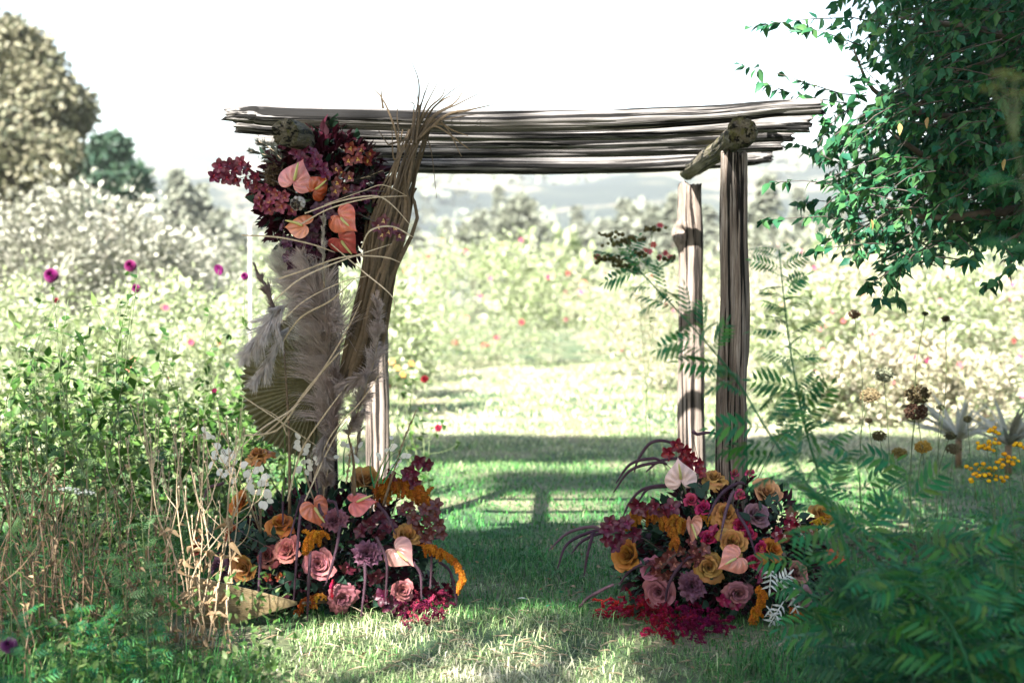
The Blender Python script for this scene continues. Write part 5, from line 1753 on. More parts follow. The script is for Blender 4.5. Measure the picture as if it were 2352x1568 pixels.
p = np.stack([x, y, ground_z(x, y) + rng.uniform(0.02, 0.05, n)], -1)
V, Fs = scatter(LEAF, p, rot_frames(sph(n) * (1, 1, 0.25), rng.normal(0, 0.6, n)), rng.uniform(0.02, 0.05, n))
solo('fallen_leaves', V, Fs, M_DRYLEAF, 'small dry brown leaves fallen over the lawn', kind='stuff')
pt0 = G(1188, 1398) + (0, 0, 0.05)
solo('fallen_petal', *scatter(LEAF_W, pt0[None], rot_frames(np.array([[1.0, 0.2, 0.1]]), np.array([0.4])), 0.055), M_PAPER, 'single white petal fallen on the grass between the arrangements', 'petal', color=(0.8, 0.8, 0.75), base=pt0)
pt0 = G(1412, 1292) + (0, 0, 0.06)
solo('fallen_petal', *scatter(LEAF_W, pt0[None], rot_frames(np.array([[1.0, 0.3, 0.25]]), np.array([0.3])), 0.05), M_PAPER, 'pale green-white petal on the grass left of the golden tan rose', 'petal', color=(0.6, 0.66, 0.6), base=pt0)


# ------------------------------------------------------------------ plants
def stem_path(b, top, bow=0.06, n=12):
    b, top = np.asarray(b, float), np.asarray(top, float)
    L = np.linalg.norm(top - b)
    m1 = b + (top - b) * 0.35 + rng.normal(0, bow, 3) * L * (1, 1, 0.2)
    m2 = b + (top - b) * 0.7 + rng.normal(0, bow, 3) * L * (1, 1, 0.2)
    return smooth_path([b, m1, m2, top], n)


LM_MEADOW = [mesh_np('leaf', *leaf_t(w, 0.07, dr), M_MEADOW) for w, dr in ((0.5, 0.12), (0.42, 0.25), (0.58, 0.05))]


def dahlia_head():
    items = []
    for ring in range(6):
        k = 6 + ring * 3
        el = 1.35 - ring * 0.34
        for q in range(k):
            a = 2 * PI * (q + 0.5 * (ring % 2)) / k
            d = np.array([[math.cos(a) * math.cos(el), math.sin(a) * math.cos(el), math.sin(el)]])
            items.append(scatter(leaf_t(0.5, 0.12, -0.1), d * 0.12, rot_frames(d, None, (0, 0, 1)), 0.55 + 0.09 * ring))
    V, Fs = cat_geo(items)
    return mesh_np('flower_head', V, Fs, M_BLOOM)


DAHLIA = dahlia_head()
DAISY = None


def simple_flower():
    items = []
    for q in range(6):
        a = 2 * PI * q / 6
        d = np.array([[math.cos(a), math.sin(a), 0.25]])
        items.append(scatter(leaf_t(0.75, 0.06, 0.2), d * 0.05, rot_frames(d), 0.95))
    V, Fs = cat_geo(items)
    return mesh_np('flower', V, Fs, M_BLOOM)


BLOOM = simple_flower()


def herb(name, label, cat, base, tops, leaves, lsize, smat, lmeshes, group=None, flowers=(), fcol=None, fsize=0.03, fmesh=None, r=0.004, low=0.12, side=0, bow=0.05, fname='flower'):
    t = thing(name, label, cat, base, group)
    for top in tops:
        p = stem_path(np.asarray(base) + rng.normal(0, 0.05, 3) * (1, 1, 0), top, bow)
        V, Fs = tube(p, np.linspace(r, r * 0.35, 12), 5)
        part('stem', V, Fs, smat, t)
        for s in range(side):
            i = rng.integers(4, 9)
            e = p[i] + np.array([rng.normal(0, 0.12), rng.normal(0, 0.1), rng.uniform(0.08, 0.25)])
            V, Fs = tube(smooth_path([p[i], (p[i] + e) / 2 + (0, 0, -0.02), e], 6), r * 0.4, 4)
            part('stem', V, Fs, smat, t)
            for q in range(3):
                link('leaf', lmeshes[rng.integers(len(lmeshes))], t, mat4(rot_frames(sph(1) + (0, 0, 0.2))[0], e, lsize * rng.uniform(0.6, 1.1)))
        for k in range(leaves):
            u = rng.uniform(low, 1) * 10.9
            i = int(u)
            q = p[i] + (p[i + 1] - p[i]) * (u - i)
            a = rng.random() * 2 * PI
            d = np.array([math.cos(a), math.sin(a), rng.uniform(-0.25, 0.7)])
            link('leaf', lmeshes[rng.integers(len(lmeshes))], t, mat4(rot_frames(d[None], rng.normal(0, 0.4, 1))[0], q, lsize * rng.uniform(0.6, 1.25) * (1.15 - 0.5 * u / 11)))
    for q in flowers:
        n = nrm(np.array([rng.normal(0, 0.4), -0.8, rng.uniform(0.1, 0.6)]))
        link(fname, fmesh or BLOOM, t, mat4(frame(n, (0.1, 0, 1)), q, fsize), fcol)
    return t


# left meadow: tall leafy plants (dahlias gone leafy) in the sun
LG = 'tall leafy green plants in the sunny bed on the left'
spots = [(-3.15, 8.9), (-2.75, 8.3), (-2.55, 9.3), (-2.15, 8.6), (-1.95, 9.6), (-1.75, 8.8), (-3.3, 8.0), (-2.3, 7.9), (-1.62, 9.9), (-2.9, 9.9)]
for k, (x, y) in enumerate(spots):
    hgt = rng.uniform(1.2, 1.68)
    tops = [np.array([x + rng.normal(0, 0.28), y + rng.normal(0, 0.2), hgt * rng.uniform(0.65, 1.08)]) for _ in range(7)]
    herb('leafy_plant', 'tall leafy green plant tangled with its neighbours in the sunny bed on the left', 'plant', (x, y, 0), tops, 16, 0.1, M_STEM, LM_MEADOW, LG, r=0.006, side=2)
    p = ball(300, (x, y, hgt * 0.36), (0.36, 0.32, hgt * 0.42))
    p = p[p[:, 2] > 0.02]
    V, Fs = scatter(LEAF_C, p, rot_frames(sph(len(p)) + (0, 0, 0.25), rng.normal(0, 0.5, len(p))), rng.uniform(0.05, 0.11, len(p)))
    solo_t = [o for o in COL.objects if o.name.startswith('leafy_plant') and o.type == 'EMPTY'][-1]
    part('foliage', V, Fs, M_MEADOW, solo_t, stuff=True)
# the magenta dahlias of that bed, each plant on its own stems
for (x, y, d, s, lab) in [(117, 632, 8.4, 0.052, 'tall dahlia stem with a full magenta flower, leftmost of the magenta flowers'), (299, 610, 8.9, 0.046, 'dahlia stem with a magenta flower seen half from the side, before the silver bush'),
                          (503, 619, 9.0, 0.042, 'dahlia stem with a magenta flower turned away showing its green back'), (562, 634, 8.6, 0.028, 'dahlia stem with a small magenta flower beside the slim brown plume'),
                          (312, 662, 9.1, 0.034, 'dahlia stem with a pale magenta bud under the half-seen flower'), (130, 690, 8.5, 0.02, 'dahlia stem with a small red bud under the leftmost magenta flower')]:
    q = P(x, y, d)
    b = np.array([q[0] + rng.normal(0, 0.12), d, 0])
    t = herb('dahlia', lab, 'dahlia', b, [q], 14, 0.075, M_STEM, LM_MEADOW, None, r=0.005, side=2, low=0.3)
    n = (0.1, -0.9, 0.2) if x not in (503,) else (0.5, 0.7, 0.3)
    link('flower_head', DAHLIA, t, mat4(frame(n, (0, 0, 1)), q, s * 0.85), (0.11, 0.004, 0.06) if x != 130 else (0.16, 0.01, 0.02))

# ferny tansy fronds: shared meshes
LEAF_X = leaf_t(w=0.25, cup=0.05, droop=0.2)


def frond_mesh(n, w, bend, mat, teeth=True):
    items = [ribbon(np.stack([0 * np.linspace(0, 1, 9), np.linspace(0, 1, 9), -bend * np.linspace(0, 1, 9) ** 2], -1), np.linspace(0.022, 0.008, 9), (0, 0, 1), 0.3)]
    for k in range(n):
        y = 0.12 + 0.84 * k / n
        L = w * (math.sin(0.35 + 2.45 * k / n) ** 0.8) * rng.uniform(0.9, 1.1)
        for s in (-1, 1):
            d = np.array([[s * 0.86, 0.5, -0.12 - 0.15 * rng.random()]])
            b = np.array([[0, y, -bend * y * y]])
            items.append(scatter(LEAF_X, b, rot_frames(d, np.array([0.15 * s])), L))
            if teeth:
                for q in (0.4, 0.65):
                    items.append(scatter(CARD, b + d * L * q, rot_frames(d + (0, 0.9, 0)), L * 0.28))
                    items.append(scatter(CARD, b + d * L * q, rot_frames(d + (0, -0.6, 0)), L * 0.24))
    items.append(scatter(LEAF_N, np.array([[0, 0.95, -bend * 0.9]]), rot_frames(np.array([[0, 1, -bend * 1.6]])), w * 0.6))
    V, Fs = cat_geo(items)
    return mesh_np('frond', V, Fs, mat)


FROND = [frond_mesh(7, 0.42, b, M_TANSY, False) for b in (0.08, 0.2, 0.34)]
FROND_B = [frond_mesh(6, 0.46, b, M_TANSY, False) for b in (0.05, 0.18, 0.3)]
FROND_SHADE = [frond_mesh(8, 0.40, b, M_SHADEFERN, False) for b in (0.08, 0.2, 0.34)]  # fronds with shade put into their colour
FROND_S = [frond_mesh(7, 0.34, b, M_TANSY, False) for b in (0.1, 0.3)]
FROND_M = [frond_mesh(7, 0.34, b, leaf_mat('sunlit_fern_leaf', [(0.04, 0.10, 0.03), (0.075, 0.14, 0.05)], 0.3), False) for b in (0.15, 0.35)]


def umbel(t, q, d, size, color, n=12, bead=0.006):
    """flat-topped head of buttons on short spokes"""
    R = rot_frames(np.asarray(d, float)[None])[0]
    for k in range(n):
        a, rr = k * 2.4, math.sqrt((k + 0.5) / n)
        e = q + R @ np.array([math.cos(a) * rr * size, size * (0.55 - 0.12 * rr) + rng.normal(0, 0.08) * size, math.sin(a) * rr * size])
        V0, F0 = tube(smooth_path([q, (q + e) / 2 + R @ np.array([0, -0.05 * size, 0]), e], 4), 0.0012, 4, False)
        part('spoke', V0, F0, M_STEM, t)
        link('button', BUTTON, t, mat4(R, e, bead * rng.uniform(0.8, 1.2)), np.array(color) * rng.uniform(0.75, 1.2))


def button_mesh():
    a = np.linspace(0, 2 * PI, 9, endpoint=False)
    V = [(0, 0.75, 0)]
    for r, h in ((0.6, 0.62), (0.95, 0.2), (0.85, -0.25), (0.3, -0.6)):
        V += [(r * math.cos(q), h, r * math.sin(q)) for q in a]
    j = np.arange(9)
    j2 = (j + 1) % 9
    T = np.stack([0 * j, 1 + j2, 1 + j], -1)
    Qs = np.concatenate([np.stack([1 + b * 9 + j, 1 + b * 9 + j2, 10 + b * 9 + j2, 10 + b * 9 + j], -1) for b in range(3)])
    return mesh_np('button', np.array(V), [T, Qs], M_BEAD)


BUTTON = button_mesh()


def tansy(label, path, fronds, size, meshes, r=0.006, start=0.15, group=None, taper=0.5, out=None, name='tansy_plant', smat=None):
    n = 30
    p = smooth_path(path, n)
    t = thing(name, label, 'tansy', p[0], group)
    V, Fs = tube(p, np.linspace(r, r * 0.35, n), 6)
    part('stem', V, Fs, smat or M_STEM_TANSY, t)
    tg = tangents(p)
    for k in range(fronds):
        u = start + (1 - start) * (k + 0.5) / fronds
        i = min(n - 1, int(u * n))
        a = k * 2.4 + rng.normal(0, 0.4)
        d = np.array([math.cos(a), 0.75 * math.sin(a), 0.0])
        d = nrm(d - np.dot(d, tg[i]) * tg[i] + tg[i] * rng.uniform(0.2, 0.7))
        s = size * (1 - taper * u) * rng.uniform(0.75, 1.2)
        up = nrm(np.array([rng.normal(0, 0.4), rng.normal(-0.5, 0.4), 1.0]))
        link('frond', meshes[rng.integers(len(meshes))], t, mat4(rot_frames(d[None], rng.normal(0, 0.35, 1), up)[0], p[i], s))
    return t


def gbase(x, d, dx=0.0):
    return np.array([gx_at(x, d) + dx, d, 0.0])


# the leaning tansy with dark seed heads that crosses the front right post
path = [gbase(2330, 4.1), P(2190, 1440, 4.2), P(2020, 1300, 4.3), P(1860, 1120, 4.45), P(1770, 1000, 4.55), P(1690, 870, 4.65), P(1590, 750, 4.6), P(1500, 655, 4.8), P(1440, 590, 4.95)]
t = tansy('long tansy stem leaning left across the front right post, tipped with dark brown seed heads', path, 56, 0.22, FROND, 0.0065, 0.14, taper=0.5)
tip = P(1440, 592, 4.95)
for x, y in [(1400, 532), (1420, 552), (1440, 540), (1412, 585), (1432, 602), (1462, 575), (1500, 518), (1530, 585), (1390, 586)]:
    q = P(x, y + 8, 4.95)
    V, Fs = tube(smooth_path([P(1475, 630, 4.9), (P(1475, 630, 4.9) + q) / 2 + (0, 0, -0.01), q], 6), 0.0016, 4)
    part('spoke', V, Fs, M_STEM, t)
    for k in range(14):
        link('button', BUTTON, t, mat4(np.eye(3), q + rng.normal(0, 1, 3) * (0.022, 0.018, 0.006), 0.0075 * rng.uniform(0.7, 1.3)), np.array((0.085, 0.075, 0.03)) * rng.uniform(0.5, 1.4))
# the upright feathery tansy right of the post
path = [gbase(2000, 4.7), P(1950, 1300, 4.7), P(1878, 1080, 4.75), P(1845, 960, 4.8), P(1818, 820, 4.85), P(1800, 680, 4.9), P(1790, 575, 4.95)]
t = tansy('upright feathery tansy stem standing in front of the sunny bed right of the post', path, 44, 0.20, FROND, 0.006, 0.3, taper=0.6)
# the low bank of blurred tansy at the lower right, nearest the camera
NB_LABELS = ['blurred tansy stem leaning toward the woolly silver leaves', 'tall blurred tansy stem in the middle of the lower right bank', 'blurred tansy stem below the largest yellow button clump', 'blurred tansy stem at the right edge below the yellow buttons',
             'low blurred tansy stem right of the silver leaves', 'blurred tansy stem low in the lower right bank under the yellow buttons', 'leftmost low tansy stem of the bank, by the mauve rosebud', 'tansy stem half cut by the right edge of the picture',
             'tansy stem in the bank right of the yellow buttons', 'tansy stem rising before the mulch patch', 'tansy stem beside the mulch patch, next to the upright feathery one', 'lowest tansy stem in the lower right corner',
             'short tansy stem at the bottom edge right of the magenta amaranth', 'tansy stem in the dense middle of the lower right bank', 'tansy stem overlapping the right end of the right arrangement']
NB = 'blurred tansy stems at the lower right, nearest the camera'
for k, (x, d, h, tx, ty) in enumerate([(2060, 3.6, 1, 1990, 1330), (2180, 3.2, 1, 2110, 1190), (2290, 3.0, 1, 2230, 1210), (2360, 2.9, 1, 2330, 1220), (2110, 3.0, 1, 2060, 1400), (2250, 2.7, 1, 2200, 1330), (1980, 3.7, 1, 1900, 1400),
                                       (2400, 3.3, 1, 2390, 1240), (2300, 3.6, 1, 2280, 1230), (2150, 3.9, 1, 2080, 1080), (2050, 4.1, 1, 1970, 1060), (2340, 2.6, 1, 2300, 1400), (2020, 3.1, 1, 1960, 1500), (2200, 3.4, 1, 2180, 1290), (1900, 4.0, 1, 1830, 1290)]):
    d = d * 0.6 + 2.55
    top = P(tx, ty, d + 0.1)
    b = gbase(x, d)
    tansy(NB_LABELS[k], [b, (b + top) / 2 + rng.normal(0, 0.05, 3), top], 13, 0.22, FROND_B if k % 4 else FROND_SHADE, 0.006, 0.4, NB, taper=0.3)
pool = []
for _ in range(105):
    d = rng.uniform(3.7, 5.2)
    x = rng.uniform(1900 + 60 * (5.2 - d), 2440)
    z = rng.uniform(0.02, 0.18 + 0.30 * np.clip((x - 2000) / 400, 0, 1))
    pool.append((gx_at(x, d), d, z))
t = thing('ferny_undergrowth', 'ferny undergrowth with shade in its leaf colour, filling the lower right corner of the picture', 'undergrowth', (1.1, 3.3, 0))
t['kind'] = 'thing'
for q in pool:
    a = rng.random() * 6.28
    link('frond', FROND_SHADE[rng.integers(3)], t, mat4(rot_frames(np.array([[math.cos(a), math.sin(a), rng.uniform(0.2, 1.4)]]), rng.normal(0, 0.4, 1))[0], q, rng.uniform(0.14, 0.24)))
# tall budded stem at the right edge, very near
path = [gbase(2440, 2.75), P(2400, 900, 2.75), P(2362, 500, 2.75), P(2332, 330, 2.75)]
t = tansy('tall budded yarrow-like stem at the right edge, close to the camera before the tree', path, 7, 0.13, FROND_S, 0.004, 0.42, taper=0.2, smat=M_STEM, name='budded_stem')
for x, y, n in [(2300, 160, 9), (2330, 172, 7), (2280, 195, 6), (2345, 205, 5)]:
    q = P(x, y + 20, 2.75)
    V, Fs = tube(smooth_path([P(2332, 330, 2.75), P((x + 2332) / 2, 250, 2.75), q], 7), 0.0025, 5)
    part('spoke', V, Fs, M_STEM, t)
    umbel(t, q, (0, 0, 1), 0.024, (0.17, 0.19, 0.06), n, 0.005)

# yellow button tansy on the right
for (x, y, s, n, lab) in [(2268, 1072, 0.105, 34, 'largest clump of orange-yellow button flowers by the lawn on the right'), (2268, 1020, 0.06, 16, 'small clump of yellow button flowers just above the largest one'), (2312, 1050, 0.055, 14, 'yellow button flower head right of the largest clump'),
                          (2282, 985, 0.03, 8, 'tiny yellow button flower head standing in the sunlit strip'), (2340, 1018, 0.03, 7, 'small yellow button flower head at the right edge')]:
    d = 6.9
    q = P(x, y, d)
    b = np.array([q[0] + 0.05, d, 0])
    t = tansy(lab, [b, (b + q) / 2 + (0.02, 0, 0), q - (0, 0, s * 0.5)], 9, 0.13, FROND_S, 0.004, 0.1, 'yellow button flowers on the right', name='yellow_tansy', smat=M_STEM)
    for k in range(n):
        a, rr = k * 2.4, math.sqrt((k + 0.5) / n)
        e = q + np.array([math.cos(a) * rr * s, math.sin(a) * rr * s * 0.7, rng.normal(0, 0.25) * s - 0.35 * rr * s])
        V0, F0 = tube(np.array([q - (0, 0, s * 0.5), e]), 0.0014, 4, False)
        part('spoke', V0, F0, M_STEM, t)
        link('button', BUTTON, t, mat4(rot_frames(np.array([[math.cos(a) * 0.3, -0.3, 1.0]]))[0], e, 0.0125 * rng.uniform(0.85, 1.1)), (0.62, 0.33, 0.015))

# dark seed heads (umbels) before the sunny bed on the right
for (x, y, r, c, lab) in [(2108, 905, 30, (0.075, 0.055, 0.03), 'big dark brown seed head, upper of two stacked ones before the sunny bed'), (2104, 945, 28, (0.07, 0.035, 0.025), 'big dark brown seed head, lower of two stacked ones before the sunny bed'),
                          (2172, 732, 11, (0.07, 0.05, 0.03), 'small round dark seed head high in the pale bed'), (2125, 720, 8, (0.05, 0.06, 0.03), 'tiny dark seed head left of the small round one'), (1962, 722, 15, (0.16, 0.09, 0.06), 'brown wilted flower head high in the pale bed'),
                          (2030, 860, 24, (0.20, 0.21, 0.14), 'grey-green fluffy seed head above the brown pair'), (1998, 908, 24, (0.17, 0.14, 0.07), 'olive-brown seed head left of the big dark pair'), (2020, 1000, 17, (0.08, 0.07, 0.03), 'olive seed head under the pair, over the lawn edge'),
                          (2182, 1000, 14, (0.05, 0.055, 0.03), 'dark green seed head left of the yellow buttons'), (2222, 962, 11, (0.08, 0.08, 0.04), 'small olive seed head right of the big pair'), (2160, 935, 10, (0.1, 0.11, 0.06), 'small round green seed head beside the big pair'),
                          (2190, 1030, 18, (0.10, 0.09, 0.05), 'brown-olive seed head in the shaded lawn left of the yellow buttons'), (2065, 1040, 18, (0.22, 0.15, 0.05), 'tan seed head low in the shaded lawn'), (2120, 1025, 20, (0.38, 0.25, 0.05), 'mustard yellow drooping flower spray in the shaded lawn'),
                          (1995, 965, 9, (0.06, 0.05, 0.03), 'little dark seed head at the lawn edge left of the big pair')]:
    d = 8.2
    q = P(x, y, d)
    R = r * d / FPX
    t = thing('dried_umbel', lab, 'dried flower', (q[0], d, 0))
    V, Fs = tube(stem_path((q[0] + rng.normal(0, 0.05), d, 0), q, 0.04), 0.0022, 5)
    part('stem', V, Fs, M_STEM, t)
    nn = 240
    p = ball(nn, q, (R, R, R * 0.72), 0.3)
    V, Fs = scatter(OCT, p, rot_frames(sph(nn)), R * rng.uniform(0.07, 0.16, nn))
    part('head', V, Fs, M_BEAD, t, c, smooth=False)
    it = [tube(np.array([q - (0, 0, R * 0.6), p[k]]), 0.0012, 4, False) for k in range(0, 40)]
    V, Fs = cat_geo(it)
    part('spokes', V, Fs, M_STEM_BROWN, t, stuff=True)

# dry lychnis stalks in front of the left arrangement
POD = mesh_np('seed_pod', np.array(BUTTON_V := [(0, 1.0, 0)] + [(r * math.cos(q), h, r * math.sin(q)) for r, h in ((0.22, 0.85), (0.5, 0.35), (0.42, -0.1), (0.1, -0.4)) for q in np.linspace(0, 2 * PI, 7, endpoint=False)]),
              [np.stack([0 * np.arange(7), 1 + (np.arange(7) + 1) % 7, 1 + np.arange(7)], -1),
               np.concatenate([np.stack([1 + b * 7 + np.arange(7), 1 + b * 7 + (np.arange(7) + 1) % 7, 8 + b * 7 + (np.arange(7) + 1) % 7, 8 + b * 7 + np.arange(7)], -1) for b in range(3)])], M_STEM_DRY)
CURL = [mesh_np('dry_leaf', *leaf_t(0.45, c, dr), M_DRYLEAF) for c, dr in ((0.25, 0.6), (0.3, 0.9), (0.2, 0.35))]


def dry_stalk(x0, d, tops, label, leaves=10, lo=0.05, hi=0.6):
    b = np.array([gx_at(x0, d), d, 0.0])
    t = thing('dry_stalk_plant', label, 'dry plant', b, 'pale dry seed-head stalks before the left arrangement')
    for (x, y) in tops:
        top = P(x, y, d + rng.normal(0, 0.06))
        p = stem_path(b + rng.normal(0, 0.025, 3) * (1, 1, 0), top, 0.035, 16)
        V, Fs = tube(p, np.linspace(0.0042, 0.0017, 16), 6)
        part('stem', V, Fs, M_STEM_DRY, t)
        ends = [(p[-1], p[-1] - p[-2])]
        for s in range(3):
            i = rng.integers(8, 14)
            e = p[i] + np.array([rng.normal(0, 0.07), rng.normal(0, 0.05), rng.uniform(0.10, 0.28)])
            q = smooth_path([p[i], p[i] + (e - p[i]) * 0.5 + np.array([(e - p[i])[0] * 0.25, 0, -0.01]), e], 7)
            V, Fs = tube(q, 0.0017, 5)
            part('stem', V, Fs, M_STEM_DRY, t)
            ends.append((e, q[-1] - q[-2]))
        for e, dv in ends:
            link('seed_pod', POD, t, mat4(rot_frames((nrm(dv) + rng.normal(0, 0.2, 3))[None])[0], e, rng.uniform(0.008, 0.013)))
        for k in range(leaves):
            i = int(rng.uniform(lo, hi) * 15)
            a = rng.random() * 6.28
            link('dry_leaf', CURL[rng.integers(3)], t, mat4(rot_frames(np.array([[math.cos(a), math.sin(a), rng.uniform(-1.2, 0.5)]]), rng.normal(0, 0.8, 1))[0], p[i], rng.uniform(0.03, 0.06)))
    return t


for x0, d, tops, lab in [(400, 6.05, [(300, 930), (345, 1000), (390, 950)], 'pale dry stalk clump with round pods, leftmost of the beige stalks'), (432, 6.0, [(420, 985), (455, 940), (350, 1040)], 'pale dry stalks rising past the white honesty discs on their left side'),
                         (468, 5.95, [(490, 1020), (520, 960), (440, 1080)], 'pale dry stalks with curled brown leaves in front of the rust-brown rose'), (510, 5.95, [(560, 985), (540, 1080), (590, 1060)], 'pale dry stalks in front of the palm fan lying on the grass'),
                         (455, 6.1, [(400, 1010), (470, 1000), (530, 1040)], 'thin dry stalks standing behind the other beige ones'), (385, 6.15, [(330, 960), (370, 1060), (290, 1010)], 'thin dry stalks at the back left of the beige clump')]:
    dry_stalk(x0, d, tops, lab)

# brown-stemmed weeds at the lower left
BG = 'brown-stemmed weeds at the lower left'
LM_SM = [mesh_np('leaf', *leaf_t(0.34, 0.05, 0.2), M_MEADOW), CURL[0], mesh_np('leaf', *leaf_t(0.3, 0.05, 0.1), M_TANSY)]
for x, d, tx, ty in [(x_, d_ + 0.45, tx_, ty_) for x_, d_, tx_, ty_ in [(20, 5.3, -10, 1060), (60, 5.2, 60, 1000), (105, 5.4, 120, 1080), (160, 5.3, 190, 1120), (205, 5.5, 215, 1060), (130, 5.0, 90, 1180), (40, 4.9, 20, 1220), (230, 5.2, 260, 1180), (90, 5.8, 70, 990), (180, 5.7, 150, 1020), (290, 5.7, 310, 1110), (10, 5.7, 0, 960), (70, 5.6, 45, 1110), (150, 5.5, 170, 1200), (260, 5.4, 240, 1290), (330, 5.5, 300, 1200)]]:
    top = P(tx, ty, d)
    b = np.array([gx_at(x, d), d, 0])
    herb('brown_weed', 'rusty brown weed stem with small withered leaves in the lower left tangle', 'weed', b, [top, top + (0.08, 0.03, -0.12), top + (-0.09, 0.05, -0.16)], 22, 0.035, M_STEM_BROWN, LM_SM, BG, r=0.005, side=2, low=0.1)
# soft green ferny weeds between them
for x, d, tx, ty, lab in [(330, 5.7, 325, 1190, 'bright green ferny weed standing before the sunlit strip of lawn, left'), (300, 5.6, 290, 1270, 'green ferny weed left of the pale dry stalks'), (355, 5.9, 350, 1300, 'low green ferny weed at the foot of the pale dry stalks'),
                          (215, 5.9, 200, 1010, 'green ferny stem among the brown weeds'), (20, 5.6, 25, 900, 'tall dark green ferny stem at the left edge'), (100, 6.3, 105, 930, 'green ferny stem left of the leafy bed'), (60, 4.8, 40, 1420, 'ferny green weed in the lower left corner'),
                          (150, 5.0, 160, 1400, 'ferny green weed under the brown stems'), (250, 5.2, 240, 1420, 'ferny green weed low at the front left'), (330, 5.4, 340, 1440, 'ferny green weed at the front, left of the dry stalk foot')]:
    top = P(tx, ty, d)
    b = np.array([gx_at(x, d), d, 0])
    tansy(lab, [b, (b + top) / 2 + rng.normal(0, 0.02, 3), top], 22, 0.12, FROND_M if ty < 1350 else FROND_S, 0.004, 0.1, 'green ferny weeds at the left', 0.3, name='ferny_weed', smat=M_STEM)
n = 16000
x, y = rng.uniform(-2.6, -0.75, n), rng.uniform(4.6, 8.2, n)
k = (x < -1.05 - 0.25 * (y - 5.5) - 0.15 * rng.random(n) + 0.2 * (y < 6)) & ~((y > 5.7) & (x > -1.62)) & (fbm(x * 1.8, y * 1.8, 61) > 0.38)
z = rng.uniform(0.01, 0.34, n) * (0.5 + vn(x * 2, y * 2, 70))
p = np.stack([x, y, z], -1)[k]
d = sph(len(p)) + (0, 0, 0.4)
V, Fs = scatter(LEAF, p, rot_frames(d, rng.normal(0, 0.5, len(p))), rng.uniform(0.016, 0.042, len(p)))
solo('undergrowth', V, Fs, M_MEADOW, 'low green undergrowth of small leaves at the left', kind='stuff')
gbx = blades(8000, -2.8, -0.7, 4.6, 8.4, 0.20, 0.0022, 0.7, lambda x, y: 0.08 + 0.42 * fbm(x * 2, y * 2, 91), lambda x, y: (x < -1.0 - 0.2 * (y - 5.5)) * ~((y > 5.6) & (x > -1.6)) * 0.8)
solo('long_grass', gbx[0], [gbx[1], gbx[2]], M_GRASS, 'long unmown grass between the weeds at the left', kind='stuff', col=gbx[3])
for (x, y, lab) in [(160, 1122, 'little white yarrow head, left of the two among the brown weeds'), (196, 1130, 'little white yarrow head, right of the two among the brown weeds')]:
    q = P(x, y, 5.9)
    t = thing('yarrow', lab, 'yarrow', (q[0], 5.9, 0))
    V, Fs = tube(stem_path((q[0], 5.9, 0), q - (0, 0, 0.02), 0.03), 0.0025, 5)
    part('stem', V, Fs, M_STEM, t)
    umbel(t, q - (0, 0, 0.02), (0, 0, 1), 0.04, (0.6, 0.6, 0.52), 16, 0.006)
q = P(20, 1480, 5.0)
t = herb('purple_flower', 'dark purple flower low at the left edge', 'flower', (q[0], 5.0, 0), [q], 6, 0.05, M_STEM, LM_MEADOW)
link('flower_head', DAHLIA, t, mat4(frame((0.2, -0.8, 0.5), (0, 0, 1)), q, 0.03), (0.05, 0.008, 0.05))
q = P(493, 897, 7.2)
t = herb('campion', 'thin campion stem with a tiny magenta flower left of the olive palm fan', 'flower', (q[0] - 0.05, 7.2, 0), [q], 4, 0.03, M_STEM, LM_MEADOW)
link('flower', BLOOM, t, mat4(frame((0, -0.8, 0.6), (0, 0, 1)), q, 0.017), (0.5, 0.01, 0.15))

# small rose bush beside the back left post, and red-flowered stems beside the back right post
q0 = np.array([gx_at(965, 10.6), 10.6, 0])
herb('rose_bush', 'small leafy bush with a red bloom beside the back left post', 'bush', q0, [P(x, y, 10.6) for x, y in [(960, 800), (940, 850), (985, 870), (920, 900), (1000, 920), (960, 950), (930, 980)]], 16, 0.075, M_STEM, LM_MEADOW, None,
     [P(975, 870, 10.5), P(1006, 982, 10.45)], (0.26, 0.012, 0.035), 0.03, DAHLIA, side=2, r=0.006)
herb('orange_flowered_stem', 'slender stem with faded orange blooms left of the red-flowered bush', 'flower', (gx_at(905, 11.2), 11.2, 0), [P(905, 830, 11.2), P(930, 830, 11.2)], 10, 0.06, M_STEM, LM_MEADOW, None, [P(900, 830, 11.1), P(912, 845, 11.1), P(945, 835, 11.1), P(925, 860, 11.1)], (0.45, 0.2, 0.05), 0.032)
herb('red_flowered_stem', 'tall stem with coral red blooms left of the back right post', 'flower', (gx_at(1510, 11.5), 11.5, 0), [P(1502, 525, 11.5), P(1515, 560, 11.5), P(1535, 580, 11.5), P(1490, 575, 11.5)], 7, 0.06, M_STEM, LM_MEADOW, None,
     [P(x, y, 11.4) for x, y in [(1516, 518), (1500, 562), (1528, 582), (1540, 592), (1516, 592), (1482, 575), (1372, 590), (1492, 578)]], (0.3, 0.025, 0.03), 0.035)

